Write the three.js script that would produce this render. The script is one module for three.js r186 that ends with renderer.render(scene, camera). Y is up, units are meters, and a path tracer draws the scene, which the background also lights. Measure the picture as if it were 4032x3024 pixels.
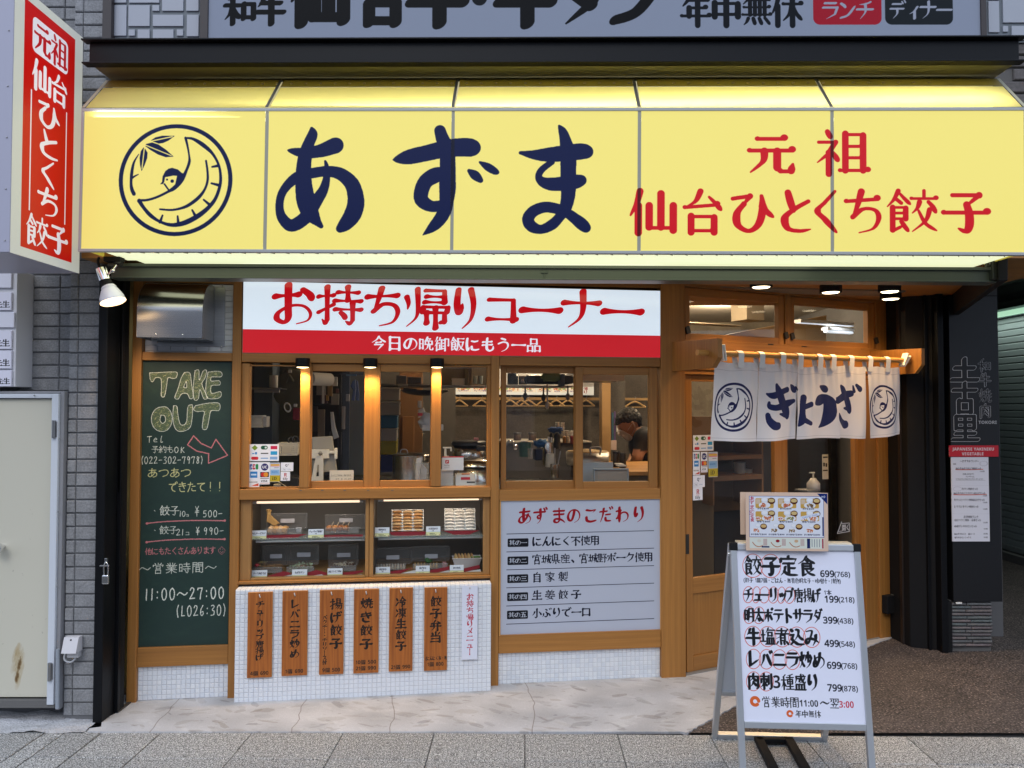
import * as THREE from 'three';
import { RoundedBoxGeometry } from 'three/addons/geometries/RoundedBoxGeometry.js';
import { mergeGeometries, mergeVertices, toCreasedNormals } from 'three/addons/utils/BufferGeometryUtils.js';
import { ImprovedNoise } from 'three/addons/math/ImprovedNoise.js';
import { MarchingCubes } from 'three/addons/objects/MarchingCubes.js';
import { RectAreaLightUniformsLib } from 'three/addons/lights/RectAreaLightUniformsLib.js';

// ---------- camera, sky, sun, exposure ----------
const scene = new THREE.Scene();
const LENS = 3028, TILT = Math.atan(88 / LENS), EYE = new THREE.Vector3(0, 1.6, 0);   // the lens in pixels of the 4032 x 3024 photograph
const camera = new THREE.PerspectiveCamera(2 * THREE.MathUtils.radToDeg(Math.atan(1512 / LENS)), 4 / 3, 0.05, 400);
camera.position.copy(EYE);
camera.rotation.x = TILT;
const renderer = new THREE.WebGLRenderer({ antialias: true });
renderer.toneMapping = THREE.LinearToneMapping;
renderer.toneMappingExposure = 1;
renderer.shadowMap.enabled = true;
RectAreaLightUniformsLib.init();
{ // an even overcast sky, a little brighter overhead
const W = 64, H = 32, data = new Float32Array(W * H * 4);
for (let j = 0; j < H; j++) for (let i = 0; i < W; i++) {
const up = Math.sin(((j + 0.5) / H - 0.5) * Math.PI), k = up < 0 ? 0.25 : 1.35 * (0.72 + 0.28 * up), o = (j * W + i) * 4;
data[o] = 0.84 * k; data[o + 1] = 0.97 * k; data[o + 2] = 1.22 * k; data[o + 3] = 1;
}
const sky = new THREE.DataTexture(data, W, H, THREE.RGBAFormat, THREE.FloatType);
sky.mapping = THREE.EquirectangularReflectionMapping; sky.magFilter = THREE.LinearFilter; sky.needsUpdate = true;
scene.background = sky; scene.environment = sky;
}
const sun = new THREE.DirectionalLight(new THREE.Color(1, 0.97, 0.93), 0.8);
sun.position.set(-2.5, 11, 7); sun.target.position.set(0, 1, -4);
sun.castShadow = true; sun.shadow.radius = 45; sun.shadow.mapSize.set(2048, 2048);
Object.assign(sun.shadow.camera, { left: -6, right: 6, top: 6, bottom: -6, near: 0.5, far: 30 });
scene.add(sun, sun.target);
// ---------- helpers ----------
let seed = 7;
const rnd = () => { seed = (seed * 1664525 + 1013904223) >>> 0; return seed / 4294967296; };
const rr = (a, b) => a + (b - a) * rnd();
const noise = new ImprovedNoise(), N3 = (x, y, z = 0) => noise.noise(x, y, z);
const fbm = (x, y, z = 0, o = 4) => { let s = 0, a = 0.5; for (let i = 0; i < o; i++, a *= 0.5, x *= 2.03, y *= 2.03) s += a * N3(x, y, z + i * 7.1); return s; };
// the ray of a photograph pixel, for measuring where things stand
function ray(px, py) { return new THREE.Vector3((px - 2016) / LENS, -(py - 1512) / LENS, -1).applyAxisAngle(new THREE.Vector3(1, 0, 0), TILT); }
function groundAt(px, py, y = 0) { const d = ray(px, py); return EYE.clone().addScaledVector(d, (y - EYE.y) / d.y); }
class Frame {                                                     // an upright plane: x along it, y up, z out of it towards the street
constructor(x, z, slope, roll = 0) {
this.o = new THREE.Vector3(x, 0, z); this.q = new THREE.Quaternion().setFromEuler(new THREE.Euler(0, Math.atan(slope), roll, 'YXZ')); this.yaw = Math.atan(slope);
[this.u, this.v, this.n] = [[1, 0, 0], [0, 1, 0], [0, 0, 1]].map((a) => new THREE.Vector3(...a).applyQuaternion(this.q));
}
at(px, py, off = 0) { const d = ray(px, py), p = EYE.clone().addScaledVector(d, (this.o.clone().addScaledVector(this.n, off).sub(EYE).dot(this.n)) / d.dot(this.n)).sub(this.o); return [p.dot(this.u), p.dot(this.v)]; }
r(px0, py0, px1, py1, off = 0) { const [a, b] = this.at(px0, py0, off), [c, d] = this.at(px1, py1, off); return { x0: a, x1: c, y0: d, y1: b, w: c - a, h: b - d }; }
x(px, py, off = 0) { return this.at(px, py, off)[0]; }
y(px, py, off = 0) { return this.at(px, py, off)[1]; }
world(x, y, z) { return this.o.clone().addScaledVector(this.u, x).addScaledVector(this.v, y).addScaledVector(this.n, z); }
}
const WORLD = new Frame(0, 0, 0);
const names = new Map();
const numbered = (n) => { const k = names.get(n) || 0; names.set(n, k + 1); return k ? n + '_' + String(k).padStart(3, '0') : n; };
function thing(name, label, category, frame, [x, y, z], group) {    // a Group at the thing's base; its parts are given in the frame's coordinates
const o = new THREE.Group();
o.name = numbered(name); o.position.copy(frame.world(x, y, z)); o.quaternion.copy(frame.q); o.base = [x, y, z];
o.userData = { label, category }; if (group) o.userData.group = group;
scene.add(o);
return o;
}
function structure(name, frame = WORLD, [x, y, z] = [0, 0, 0]) {
const o = new THREE.Group();
o.name = name; o.position.copy(frame.world(x, y, z)); o.quaternion.copy(frame.q); o.base = [x, y, z]; o.userData = { kind: 'structure' };
scene.add(o);
return o;
}
function part(parent, name, geo, mat, label) {                      // geo in the frame's coordinates (an array is merged)
if (Array.isArray(geo)) geo = merged(geo);
const b = parent.base; if (b && (b[0] || b[1] || b[2])) geo = geo.clone().translate(-b[0], -b[1], -b[2]);
const m = new THREE.Mesh(geo, mat); m.name = name; m.castShadow = m.receiveShadow = true; m.base = b; parent.add(m);
if (label) m.userData.label = label;
return m;
}
function piece(parent, name, geo, mat, x, y, z, rz = 0, ry = 0, rx = 0) {   // shares its geometry with the others of its kind
const b = parent.base || [0, 0, 0], m = new THREE.Mesh(geo, mat); m.name = name; m.position.set(x - b[0], y - b[1], z - b[2]); m.rotation.set(rx, ry, rz); m.castShadow = m.receiveShadow = true; parent.add(m); return m;
}
const plain = (g) => { g = g.index ? g.toNonIndexed() : g; for (const k of Object.keys(g.attributes)) if (!['position', 'normal', 'uv'].includes(k)) g.deleteAttribute(k); return g; };
const merged = (list) => mergeGeometries(list.map(plain));
function uvBox(geo, grain = 'y', k = 1, off = null) {                // uv in metres by the way a face looks; v runs along the grain
geo = plain(geo); const p = geo.attributes.position, n = geo.attributes.normal, uv = new Float32Array(p.count * 2), [ox, oy] = off ?? [rnd() * 5, rnd() * 5];
for (let i = 0; i < p.count; i++) {
const ax = Math.abs(n.getX(i)), ay = Math.abs(n.getY(i)), az = Math.abs(n.getZ(i)), x = p.getX(i), y = p.getY(i), z = p.getZ(i);
let a, b;
if (az >= ax && az >= ay) [a, b] = grain === 'x' ? [y, x] : [x, y];
else if (ax >= ay) [a, b] = grain === 'z' ? [y, z] : grain === 'x' ? [y, z] : [z, y];
else [a, b] = grain === 'x' ? [z, x] : [x, z];
uv[i * 2] = (a + ox) * k; uv[i * 2 + 1] = (b + oy) * k;
}
geo.setAttribute('uv', new THREE.BufferAttribute(uv, 2));
return geo;
}
function box(x0, x1, y0, y1, z0, z1, o = {}) {
if (x0 > x1) [x0, x1] = [x1, x0]; if (y0 > y1) [y0, y1] = [y1, y0]; if (z0 > z1) [z0, z1] = [z1, z0];
const w = x1 - x0, h = y1 - y0, d = z1 - z0, b = Math.min(o.b ?? 0.003, w / 3, h / 3, d / 3);
const g = (b > 0 ? new RoundedBoxGeometry(w, h, d, o.s ?? 1, b) : new THREE.BoxGeometry(w, h, d)).translate((x0 + x1) / 2, (y0 + y1) / 2, (z0 + z1) / 2);
return o.uv === false ? plain(g) : uvBox(g, o.grain, o.k, o.off);
}
function chamfered(w, h, d, b) {                                    // a tile: front face inset by b, open at the back; origin at the middle of the back
const X = w / 2, Y = h / 2, P = [[-X, -Y, 0], [X, -Y, 0], [X, Y, 0], [-X, Y, 0], [-X, -Y, d - b], [X, -Y, d - b], [X, Y, d - b], [-X, Y, d - b], [-X + b, -Y + b, d], [X - b, -Y + b, d], [X - b, Y - b, d], [-X + b, Y - b, d]], v = [];
const quad = (a, b2, c, e) => { for (const i of [a, b2, c, a, c, e]) v.push(...P[i]); };
for (let i = 0; i < 4; i++) { const j = (i + 1) % 4; quad(i, j, 4 + j, 4 + i); quad(4 + i, 4 + j, 8 + j, 8 + i); }
quad(8, 9, 10, 11);
const g = new THREE.BufferGeometry(); g.setAttribute('position', new THREE.BufferAttribute(new Float32Array(v), 3)); g.computeVertexNormals();
return uvBox(g);
}
function sheet(x0, x1, y0, y1, z, uv = [0, 0, 1, 1]) {               // an upright rectangle with its own 0..1 print
const g = new THREE.PlaneGeometry(x1 - x0, y1 - y0).translate((x0 + x1) / 2, (y0 + y1) / 2, z), a = g.attributes.uv;
for (let i = 0; i < a.count; i++) a.setXY(i, uv[0] + (uv[2] - uv[0]) * a.getX(i), uv[1] + (uv[3] - uv[1]) * a.getY(i));
return plain(g);
}
function lathe(profile, x, y, z, n = 20) { return plain(new THREE.LatheGeometry(profile.map(([r, h]) => new THREE.Vector2(r, h)), n).translate(x, y, z)); }
function rod(a, b, r, r2 = r, n = 8) {
const A = new THREE.Vector3(...a), B = new THREE.Vector3(...b), d = B.clone().sub(A), g = new THREE.CylinderGeometry(r2, r, d.length(), n);
return plain(g.applyQuaternion(new THREE.Quaternion().setFromUnitVectors(new THREE.Vector3(0, 1, 0), d.normalize())).translate((A.x + B.x) / 2, (A.y + B.y) / 2, (A.z + B.z) / 2));
}
function tube(points, r, n = 6, seg = points.length * 6) { return plain(new THREE.TubeGeometry(new THREE.CatmullRomCurve3(points.map((p) => new THREE.Vector3(...p))), seg, r, n)); }
function prism(outline, z0, z1, bevel = 0) {                         // an outline in x, y drawn out along z
const s = new THREE.Shape(outline.map(([x, y]) => new THREE.Vector2(x, y)));
return uvBox(new THREE.ExtrudeGeometry(s, { depth: z1 - z0 - 2 * bevel, bevelEnabled: bevel > 0, bevelSize: bevel, bevelThickness: bevel, bevelOffset: -bevel, bevelSegments: 1, curveSegments: 10 }).translate(0, 0, z0 + bevel));
}
function sideways(outline, x0, x1) {                                 // an outline in z, y drawn out along x
return uvBox(new THREE.ExtrudeGeometry(new THREE.Shape(outline.map(([z, y]) => new THREE.Vector2(-z, y))), { depth: x1 - x0, bevelEnabled: false, curveSegments: 10 }).rotateY(Math.PI / 2).translate(x0, 0, 0));
}
function blob(r, sx, sy, sz, x, y, z, rough = 0.15, f = 3, det = 2) { // an uneven lump
const g = mergeVertices(new THREE.IcosahedronGeometry(1, det).deleteAttribute('normal').deleteAttribute('uv')), p = g.attributes.position, o = rnd() * 50;
for (let i = 0; i < p.count; i++) { const k = r * (1 + rough * 2 * N3(p.getX(i) * f + o, p.getY(i) * f, p.getZ(i) * f)); p.setXYZ(i, p.getX(i) * k * sx, p.getY(i) * k * sy, p.getZ(i) * k * sz); }
g.computeVertexNormals();
const q = g.toNonIndexed(); q.setAttribute('uv', new THREE.BufferAttribute(new Float32Array(q.attributes.position.count * 2), 2));
return q.translate(x, y, z);
}
// ---------- textures and materials ----------
function pixels(w, h, f, srgb = true) {                              // f(u, v) -> [r, g, b] 0..255
const data = new Uint8Array(w * h * 4);
for (let j = 0; j < h; j++) for (let i = 0; i < w; i++) { const c = f(i / w, j / h, i, j), o = (j * w + i) * 4; data[o] = c[0]; data[o + 1] = c[1] ?? c[0]; data[o + 2] = c[2] ?? c[0]; data[o + 3] = 255; }
const t = new THREE.DataTexture(data, w, h); t.wrapS = t.wrapT = THREE.MirroredRepeatWrapping; t.magFilter = THREE.LinearFilter; if (srgb) t.colorSpace = THREE.SRGBColorSpace; t.needsUpdate = true;
return t;
}
function scaled(t, u, v = u) { const c = t.clone(); c.repeat.set(u, v); c.needsUpdate = true; return c; }
function print(w, h, draw) {                                         // flat print on a canvas
const c = document.createElement('canvas'); c.width = w; c.height = h;
const g = c.getContext('2d'); g.lineCap = 'round'; g.lineJoin = 'round'; draw(g, w, h);
const t = new THREE.CanvasTexture(c); t.colorSpace = THREE.SRGBColorSpace; t.magFilter = THREE.LinearFilter;
return t;
}
const lin = (r, g, b) => new THREE.Color().setRGB(r, g, b);
function mat(color, roughness = 0.6, o = {}) {
const { emit, ...rest } = o, m = new THREE.MeshPhysicalMaterial({ color: Array.isArray(color) ? lin(...color) : color, roughness, ...rest });
if (emit) m.emissive = lin(...emit);
return m;
}
const cl = (x) => Math.max(0, Math.min(255, x));
// ---------- brush lettering: every character is written stroke by stroke in a 100 x 100 square ("/" parts strokes, "~" bends them, name@box sets a radical) ----------
const GLYPH = {
radMan: '~62,3 42,30 5,58/52,36 52,98', radHand: '8,28 95,24/58,3 58,88 46,97 28,86/8,68 95,48', radWater: '~25,8 45,18 60,28/~10,36 35,44 50,54/~10,96 38,80 72,52', radIce: '~20,12 45,28 60,38/~5,94 35,75 78,52',
radFire: '~16,30 24,42 24,56/~86,22 80,40 68,52/~50,4 50,50 40,76 5,97/~50,54 66,75 95,92', radFood: '~48,2 30,22 4,38/~48,4 70,18 97,33/42,22 60,30/25,40 78,40 78,66/25,40 25,94 74,80/25,53 78,53/25,66 78,66/~60,72 74,84 88,94',
radGrain: '~75,6 50,16 22,20/5,38 95,38/50,16 50,98/~48,40 32,66 5,84/~52,42 70,66 95,80', radAltar: '~46,2 60,15/10,26 80,26 46,54 5,72/52,50 52,98/~66,50 78,58 90,68', radCow: '~28,8 22,26 4,42/22,28 90,28/52,2 52,98/4,66 95,52',
radStep: '~70,2 50,18 15,34/~76,26 45,50 5,68/55,48 55,98', radThread: '~50,2 38,18 20,26/20,24 46,38/~80,20 50,44 12,56/8,56 88,48/~66,38 78,46 88,56/50,56 50,98/~26,66 20,80 6,90/~70,64 84,74 94,86', radRoof: '50,0 50,12/6,28 6,13/6,13 94,13 86,29',
口: '14,16 14,90/14,18 86,18 86,90/14,83 86,83', 日: '18,5 18,97/18,7 82,7 82,97/18,49 82,49/18,90 82,90', 目: '18,3 18,99/18,5 82,5 82,99/18,33 82,33/18,62 82,62/18,92 82,92', 且: '20,5 20,92/20,7 80,7 80,92/20,35 80,35/20,62 80,62/2,92 98,92', 交: '50,2 50,19/5,20 95,20/~34,28 26,42 8,54/~66,28 80,38 92,52/~70,46 55,72 8,97/~30,48 55,78 95,95',
寺: '14,16 88,16/50,2 50,36/2,38 98,38/4,60 98,60/68,42 68,88 58,97 42,90/~24,68 36,76 42,84', 貝: '~@', 木: '5,28 95,28/50,4 50,98/~48,30 35,60 5,82/~52,30 68,58 96,80', 月: '~20,4 20,60 4,98/20,5 86,5 86,90 76,97 64,90/20,33 86,33/20,61 86,61', 成: '10,24 96,24/~12,24 12,60 0,96/14,46 44,46 42,78 32,74/~56,2 60,46 76,82 92,92 97,74/~88,42 74,70 40,96/~74,4 86,14',
土: '50,6 50,92/16,42 84,42/4,92 96,92', 餃: 'radFood@0,0,48,100/交@46,0,100,98', 子: '22,12 78,12 52,36/~52,34 57,55 57,82 50,95 34,88/4,52 96,52', 元: '22,14 78,14/6,42 94,42/~36,44 33,68 8,94/62,44 62,84 70,92 90,92 94,74', 祖: 'radAltar@0,0,46,100/且@44,2,100,98', 仙: 'radMan@0,0,36,100/50,4 50,88@36,5,100,96/10,34 10,90 90,90@36,5,100,96/92,34 92,96@36,5,100,96',
台: '~46,3 34,26 10,40/10,40 86,34/~66,16 82,32 94,46/口@14,52,88,102', 和: 'radGrain@0,0,54,100/口@56,22,100,88', 牛: '~30,8 24,26 10,42/22,30 85,30/4,60 96,60/54,4 54,98', 年: '~30,4 22,20 8,36/24,18 90,18/26,42 84,42/28,42 28,68/4,68 96,68/56,18 56,98', 中: '12,26 12,70/12,28 88,28 88,70/12,63 88,63/50,3 50,98',
無: '~28,3 20,16 6,30/22,17 92,17/8,40 92,40/4,64 96,64/28,17 28,64/44,17 44,64/60,17 60,64/76,17 76,64/~22,76 16,88 8,96/~38,76 44,94/~58,76 66,94/~76,74 92,94', 休: 'radMan@0,0,36,100/木@34,2,100,100', 持: 'radHand@0,0,38,100/寺@38,0,100,100', 帰: '~6,24 10,40 8,54/~30,4 31,50 26,76 6,97/48,7 90,7 90,36/50,22 90,22/46,36 90,36/42,60 42,48 98,48 95,60/50,62 50,88/50,62 90,62 90,86 82,86/70,50 70,100',
今: '~50,3 35,25 4,46/~50,5 70,26 97,42/34,46 64,42/24,60 76,60 44,98', 晩: '日@0,14,34,88/~40,2 34,18 34,30@34,0,100,100/免@34,0,100,100', 免: '~36,2 24,18 6,32/30,14 68,14 54,28/16,30 16,54/16,30 86,30 86,54/16,54 86,54/50,30 50,54/~44,54 36,80 4,98/62,54 62,86 70,93 92,93 96,76',
御: 'radStep@0,0,27,100/~30,4 22,18 8,28@25,2,68,98/22,20 95,20@25,2,68,98/4,44 98,44@25,2,68,98/54,20 54,88@25,2,68,98/54,66 92,66@25,2,68,98/24,58 24,90@25,2,68,98/2,92 98,84@25,2,68,98/10,8 90,8 90,62 60,58@70,6,100,100/10,8 10,98@70,6,100,100', 飯: 'radFood@0,0,48,100/12,10 92,10@46,0,100,100/~16,10 16,50 2,96@46,0,100,100/22,34 84,34@46,0,100,100/~84,34 62,72 18,98@46,0,100,100/~28,42 52,76 98,94@46,0,100,100',
一: '5,50 95,50', 品: '口@20,-4,80,48/口@0,46,48,100/口@52,46,100,100', 予: '18,10 80,10 52,30/~30,26 50,34 62,42/4,48 94,48 82,62/52,48 52,90 44,97 30,90', 約: 'radThread@0,0,46,100/~30,2 22,22 2,44@48,0,100,100/24,20 92,20 88,86 76,96 60,88@48,0,100,100/~38,44 50,54 56,64@48,0,100,100', 他: 'radMan@0,0,34,100/4,44 92,30 90,64 78,62@32,0,100,100/50,4 50,72@32,0,100,100/22,16 22,80 30,92 84,92 96,72@32,0,100,100',
営: '~22,2 28,14/~48,0 52,13/~78,2 66,16/8,34 8,20/8,20 92,20 86,34/口@28,28,72,60/口@20,58,80,102', 業: '38,2 38,26/60,2 60,26/~18,8 26,20/~82,6 72,20/6,26 94,26/~34,28 40,38/~66,28 60,38/14,40 86,40/20,52 80,52/4,64 96,64/50,40 50,99/~46,66 32,82 6,94/~54,66 70,82 94,92', 時: '日@0,12,34,86/寺@34,0,100,100', 間: '8,4 8,98/8,5 44,5 44,38/8,20 44,20/8,36 44,36/56,5 56,38/56,5 92,5 92,92 82,96 74,90/56,20 92,20/56,36 92,36/日@26,44,74,92', 開: '8,4 8,98/8,5 44,5 44,38/8,20 44,20/8,36 44,36/56,5 56,38/56,5 92,5 92,92 82,96 74,90/56,20 92,20/56,36 92,36/26,52 74,52/22,69 78,69/40,52 40,72 30,92/60,52 60,93',
其: '6,18 94,18/28,4 28,66/72,4 72,66/28,34 72,34/28,50 72,50/2,68 98,68/~36,72 26,84 10,96/~64,72 78,84 92,96', 不: '6,12 94,12/~54,12 40,42 4,66/50,34 50,98/~60,40 80,54 94,70', 使: 'radMan@0,0,34,100/4,16 98,16@34,0,100,100/18,30 18,60@34,0,100,100/18,30 84,30 84,60@34,0,100,100/18,58 84,58@34,0,100,100/~52,2 52,50 40,78 2,98@34,0,100,100/~20,64 50,84 98,96@34,0,100,100', 用: '~16,8 16,60 4,96/16,8 86,8 86,90 74,96 66,90/16,36 86,36/16,62 86,62/50,8 50,96',
宮: 'radRoof@0,0,100,100/口@28,22,72,58/口@18,56,82,104', 城: '土@0,10,36,86/成@34,0,100,100', 県: '目@24,-2,78,56/12,14 12,66/12,66 92,66/50,66 50,98/~32,74 24,86 12,94/~66,74 78,84 88,94', 産: '50,0 50,12/10,14 90,14/~32,18 38,28/~68,18 60,28/6,32 96,32/~14,32 14,64 2,98/~38,38 34,48 24,56/34,48 90,48/38,68 86,68/20,92 98,92/60,38 60,92', 里: '16,6 16,52/16,6 84,6 84,52/16,28 84,28/16,50 84,50/50,6 50,92/14,70 86,70/2,93 98,93', 野: '里@0,2,50,98/予@50,0,100,100',
自: '~52,0 44,10 38,17/20,18 20,98/20,18 80,18 80,98/20,44 80,44/20,68 80,68/20,93 80,93', 家: 'radRoof@0,0,100,100/20,28 82,28/~52,28 36,44 10,54/~38,40 58,60 56,92 46,97 36,90/~46,54 28,68 8,76/~52,66 34,82 8,92/~84,40 72,50 62,56/~62,54 74,72 96,86', 製: '~22,2 16,12 8,20/14,12 56,12/4,26 60,26/34,2 34,54/14,38 14,52/14,38 54,38 54,50/72,6 72,38/92,2 92,48 84,54/50,52 50,62/6,64 94,64/~48,64 36,78 4,88/30,78 30,96 52,88/~84,68 72,78/~50,66 66,84 96,97',
二: '18,24 82,24/4,84 96,84', 三: '12,14 88,14/20,50 80,50/4,90 96,90', 四: '8,16 8,92/8,17 92,17 92,92/~36,17 34,40 20,60/62,17 62,50 68,56 86,54/8,86 92,86', 五: '12,10 88,10/46,10 32,90/20,44 74,44 70,90/2,91 98,91', 生: '~26,8 20,28 6,46/20,28 88,28/16,58 86,58/2,92 98,92/52,2 52,92', 姜: '~30,0 38,12/~70,0 60,12/10,16 90,16/18,30 82,30/4,46 96,46/50,16 50,46/~44,48 34,70 18,80/~24,74 60,86 84,98/~70,62 58,84 12,98/2,64 98,64', 小: '50,4 50,88 40,97 26,88/~26,34 20,52 4,70/~72,34 86,50 96,68',
唐: '50,0 50,12/8,14 96,14/~14,14 14,60 0,98/28,28 88,28 88,54/18,41 98,41/28,54 88,54/58,18 58,66/口@26,62,92,102', 揚: 'radHand@0,0,36,100/日@48,-2,92,40/38,47 100,47/~56,47 50,60 40,70/50,60 98,60 94,90 86,97 78,92/~66,62 58,78 44,90/~80,62 72,82 58,98', 個: 'radMan@0,0,32,100/6,6 6,98@34,2,100,98/6,7 94,7 94,98@34,2,100,98/6,94 94,94@34,2,100,98/50,30 84,30/67,18 67,52/口@50,48,86,84', 炒: 'radFire@0,0,44,100/50,2 50,62 42,58@44,0,100,100/~24,22 18,40 4,56@44,0,100,100/~74,20 86,32 96,46@44,0,100,100/~88,46 66,76 20,98@44,0,100,100', 焼: 'radFire@0,0,42,100/50,14 92,14/70,2 70,34/42,35 100,35/56,22 56,48/84,22 84,48/42,56 100,56/~62,58 58,78 42,98/80,58 80,86 86,92 98,90 100,76',
冷: 'radIce@0,8,32,96/~50,2 36,24 4,44@28,0,100,100/~50,4 68,24 98,42@28,0,100,100/30,42 66,42@28,0,100,100/16,58 82,58 78,80 60,82@28,0,100,100/46,58 46,99@28,0,100,100', 凍: 'radIce@0,8,30,96/6,14 96,14@28,0,100,100/18,28 18,62@28,0,100,100/18,28 84,28 84,62@28,0,100,100/18,45 84,45@28,0,100,100/18,61 84,61@28,0,100,100/50,2 50,99@28,0,100,100/~48,62 32,80 4,94@28,0,100,100/~52,62 70,80 98,92@28,0,100,100', 弁: '~46,2 34,24 12,36/12,35 86,28/~68,14 82,26 92,38/4,58 96,58/~34,42 34,76 12,98/68,42 68,99', 当: '50,2 50,34/~18,10 28,26/~84,8 70,28/10,38 88,38 88,96/16,64 88,64/8,92 88,92',
有: '4,20 96,20/~46,2 34,34 4,62/32,40 32,98/32,40 84,40 84,90 74,96 66,90/32,58 84,58/32,74 84,74', 付: 'radMan@0,0,38,100/36,32 100,32/78,4 78,88 68,96 56,88/~50,48 58,60 62,70', 肉: '14,20 14,98/14,20 86,20 86,90 76,96 68,90/~50,2 44,28 26,46/~46,30 60,38 72,50/~50,50 42,66 26,82/~48,58 62,68 74,80', 古: '4,24 96,24/50,2 50,54/口@16,48,84,104', 定: 'radRoof@0,0,100,100/20,36 80,36/50,36 50,88/50,60 84,60/~30,54 24,76 4,96/~22,74 46,92 98,95', 食: '~50,0 34,20 2,38/~50,2 68,20 98,36/50,18 58,26/28,36 74,36 74,62/28,36 28,96 52,86/28,49 74,49/28,62 74,62/~86,62 74,72 62,78/~44,62 62,84 96,96',
皿: '14,14 14,88/14,15 86,15 86,88/38,15 38,88/62,15 62,88/2,90 98,90', 着: '~32,0 38,9/~68,0 60,9/12,12 88,12/18,23 82,23/4,35 96,35/50,12 50,35/~40,35 30,52 4,68/34,46 34,99/34,46 80,46 80,99/34,62 80,62/34,77 80,77/34,94 80,94', 色: '~34,2 24,20 6,34/28,14 72,14 58,30/18,32 18,84 26,94 86,94 96,74/18,32 84,32 84,60/18,60 84,60/50,32 50,60', 明: '日@0,12,40,84/月@38,0,100,100', 太: '6,30 94,30/~50,3 46,40 4,97/~50,36 66,70 97,94/~42,72 52,84 58,92', 味: '口@0,20,34,80/46,20 88,20/36,44 100,44/67,2 67,98/~66,46 54,72 36,88/~68,46 80,70 100,86',
噌: '口@0,20,32,78/~50,0 56,12/~84,0 78,12/38,16 38,52/38,16 96,16 96,52/38,34 96,34/38,52 96,52/67,16 67,52/日@46,55,90,101', 汁: 'radWater@0,0,36,100/36,40 100,40/68,4 68,98', 漬: 'radWater@0,0,32,100/40,10 94,10/44,22 90,22/34,34 100,34/67,0 67,34/目@44,36,92,82/~56,82 48,92 38,98/~78,82 88,90 98,97', 物: 'radCow@0,0,44,100/~26,2 18,24 2,44@42,0,100,100/20,22 94,22 88,86 76,97 60,90@42,0,100,100/~48,24 36,54 8,74@42,0,100,100/~70,24 58,66 22,94@42,0,100,100', 本: '6,26 94,26/50,2 50,98/~48,28 34,58 4,80/~52,28 68,58 96,78/28,74 72,74',
塩: '土@0,8,36,84/~56,0 48,16 38,28/50,12 100,12/口@48,20,86,50/46,58 46,92/46,58 92,58 92,92/61,58 61,92/77,58 77,92/36,94 100,94', 煮: '14,14 80,14/46,2 46,34/4,32 96,32/~88,6 60,36 6,62/日@30,38,76,76/~18,80 12,90 4,97/~38,80 42,96/~60,80 66,96/~78,78 94,96', 込: '~46,6 62,12 56,40 32,70/~58,24 68,50 96,68/~8,6 22,18/4,38 24,38 14,62 24,74/~8,92 28,78 56,92 98,92', 刺: '6,18 56,18/32,2 32,98/10,34 10,56/10,34 54,34 54,54 46,56/~30,58 20,74 2,86/~34,58 44,68 58,78/70,14 70,66/92,4 92,88 84,97 72,90', 種: 'radGrain@0,0,44,100/~92,2 70,8 52,10/44,22 100,22/53,34 53,62/53,34 92,34 92,62/53,48 92,48/53,62 92,62/72,8 72,94/50,78 96,78/42,95 100,95',
盛: '成@10,0,96,60/皿@6,58,96,102', 翌: '4,8 44,8 42,44 34,44/~14,18 24,26/~8,36 26,28/54,8 94,8 92,44 84,44/~64,18 74,26/~58,36 76,28/50,48 50,58/14,60 86,60/~32,64 38,80/~70,64 60,88/4,94 96,94', 先: '~28,4 22,20 8,34/24,22 84,22/4,50 96,50/52,2 52,50/~36,50 32,74 6,97/62,50 62,86 70,93 90,93 95,75', 円: '10,10 10,98/10,10 90,10 90,90 80,97 70,91/10,52 90,52/50,10 50,52', 得: 'radStep@0,0,30,100/日@42,0,94,40/34,48 98,48/30,63 100,63/76,50 76,90 66,97/~44,72 54,84', 合: '~50,2 34,24 4,44/~50,4 68,22 96,42/30,44 68,44/口@18,54,82,102', 組: 'radThread@0,0,46,100/且@46,4,100,98', 豚: '月@0,0,40,100/42,10 98,10/~72,10 60,30 44,42/~60,24 80,52 76,90 66,96/~68,46 56,60 42,68/~74,60 60,80 42,90/~96,26 86,36 78,42/~80,44 86,70 100,86', 絶: 'radThread@0,0,46,100/色@46,0,100,100', 曜: '日@0,12,34,86',
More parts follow.
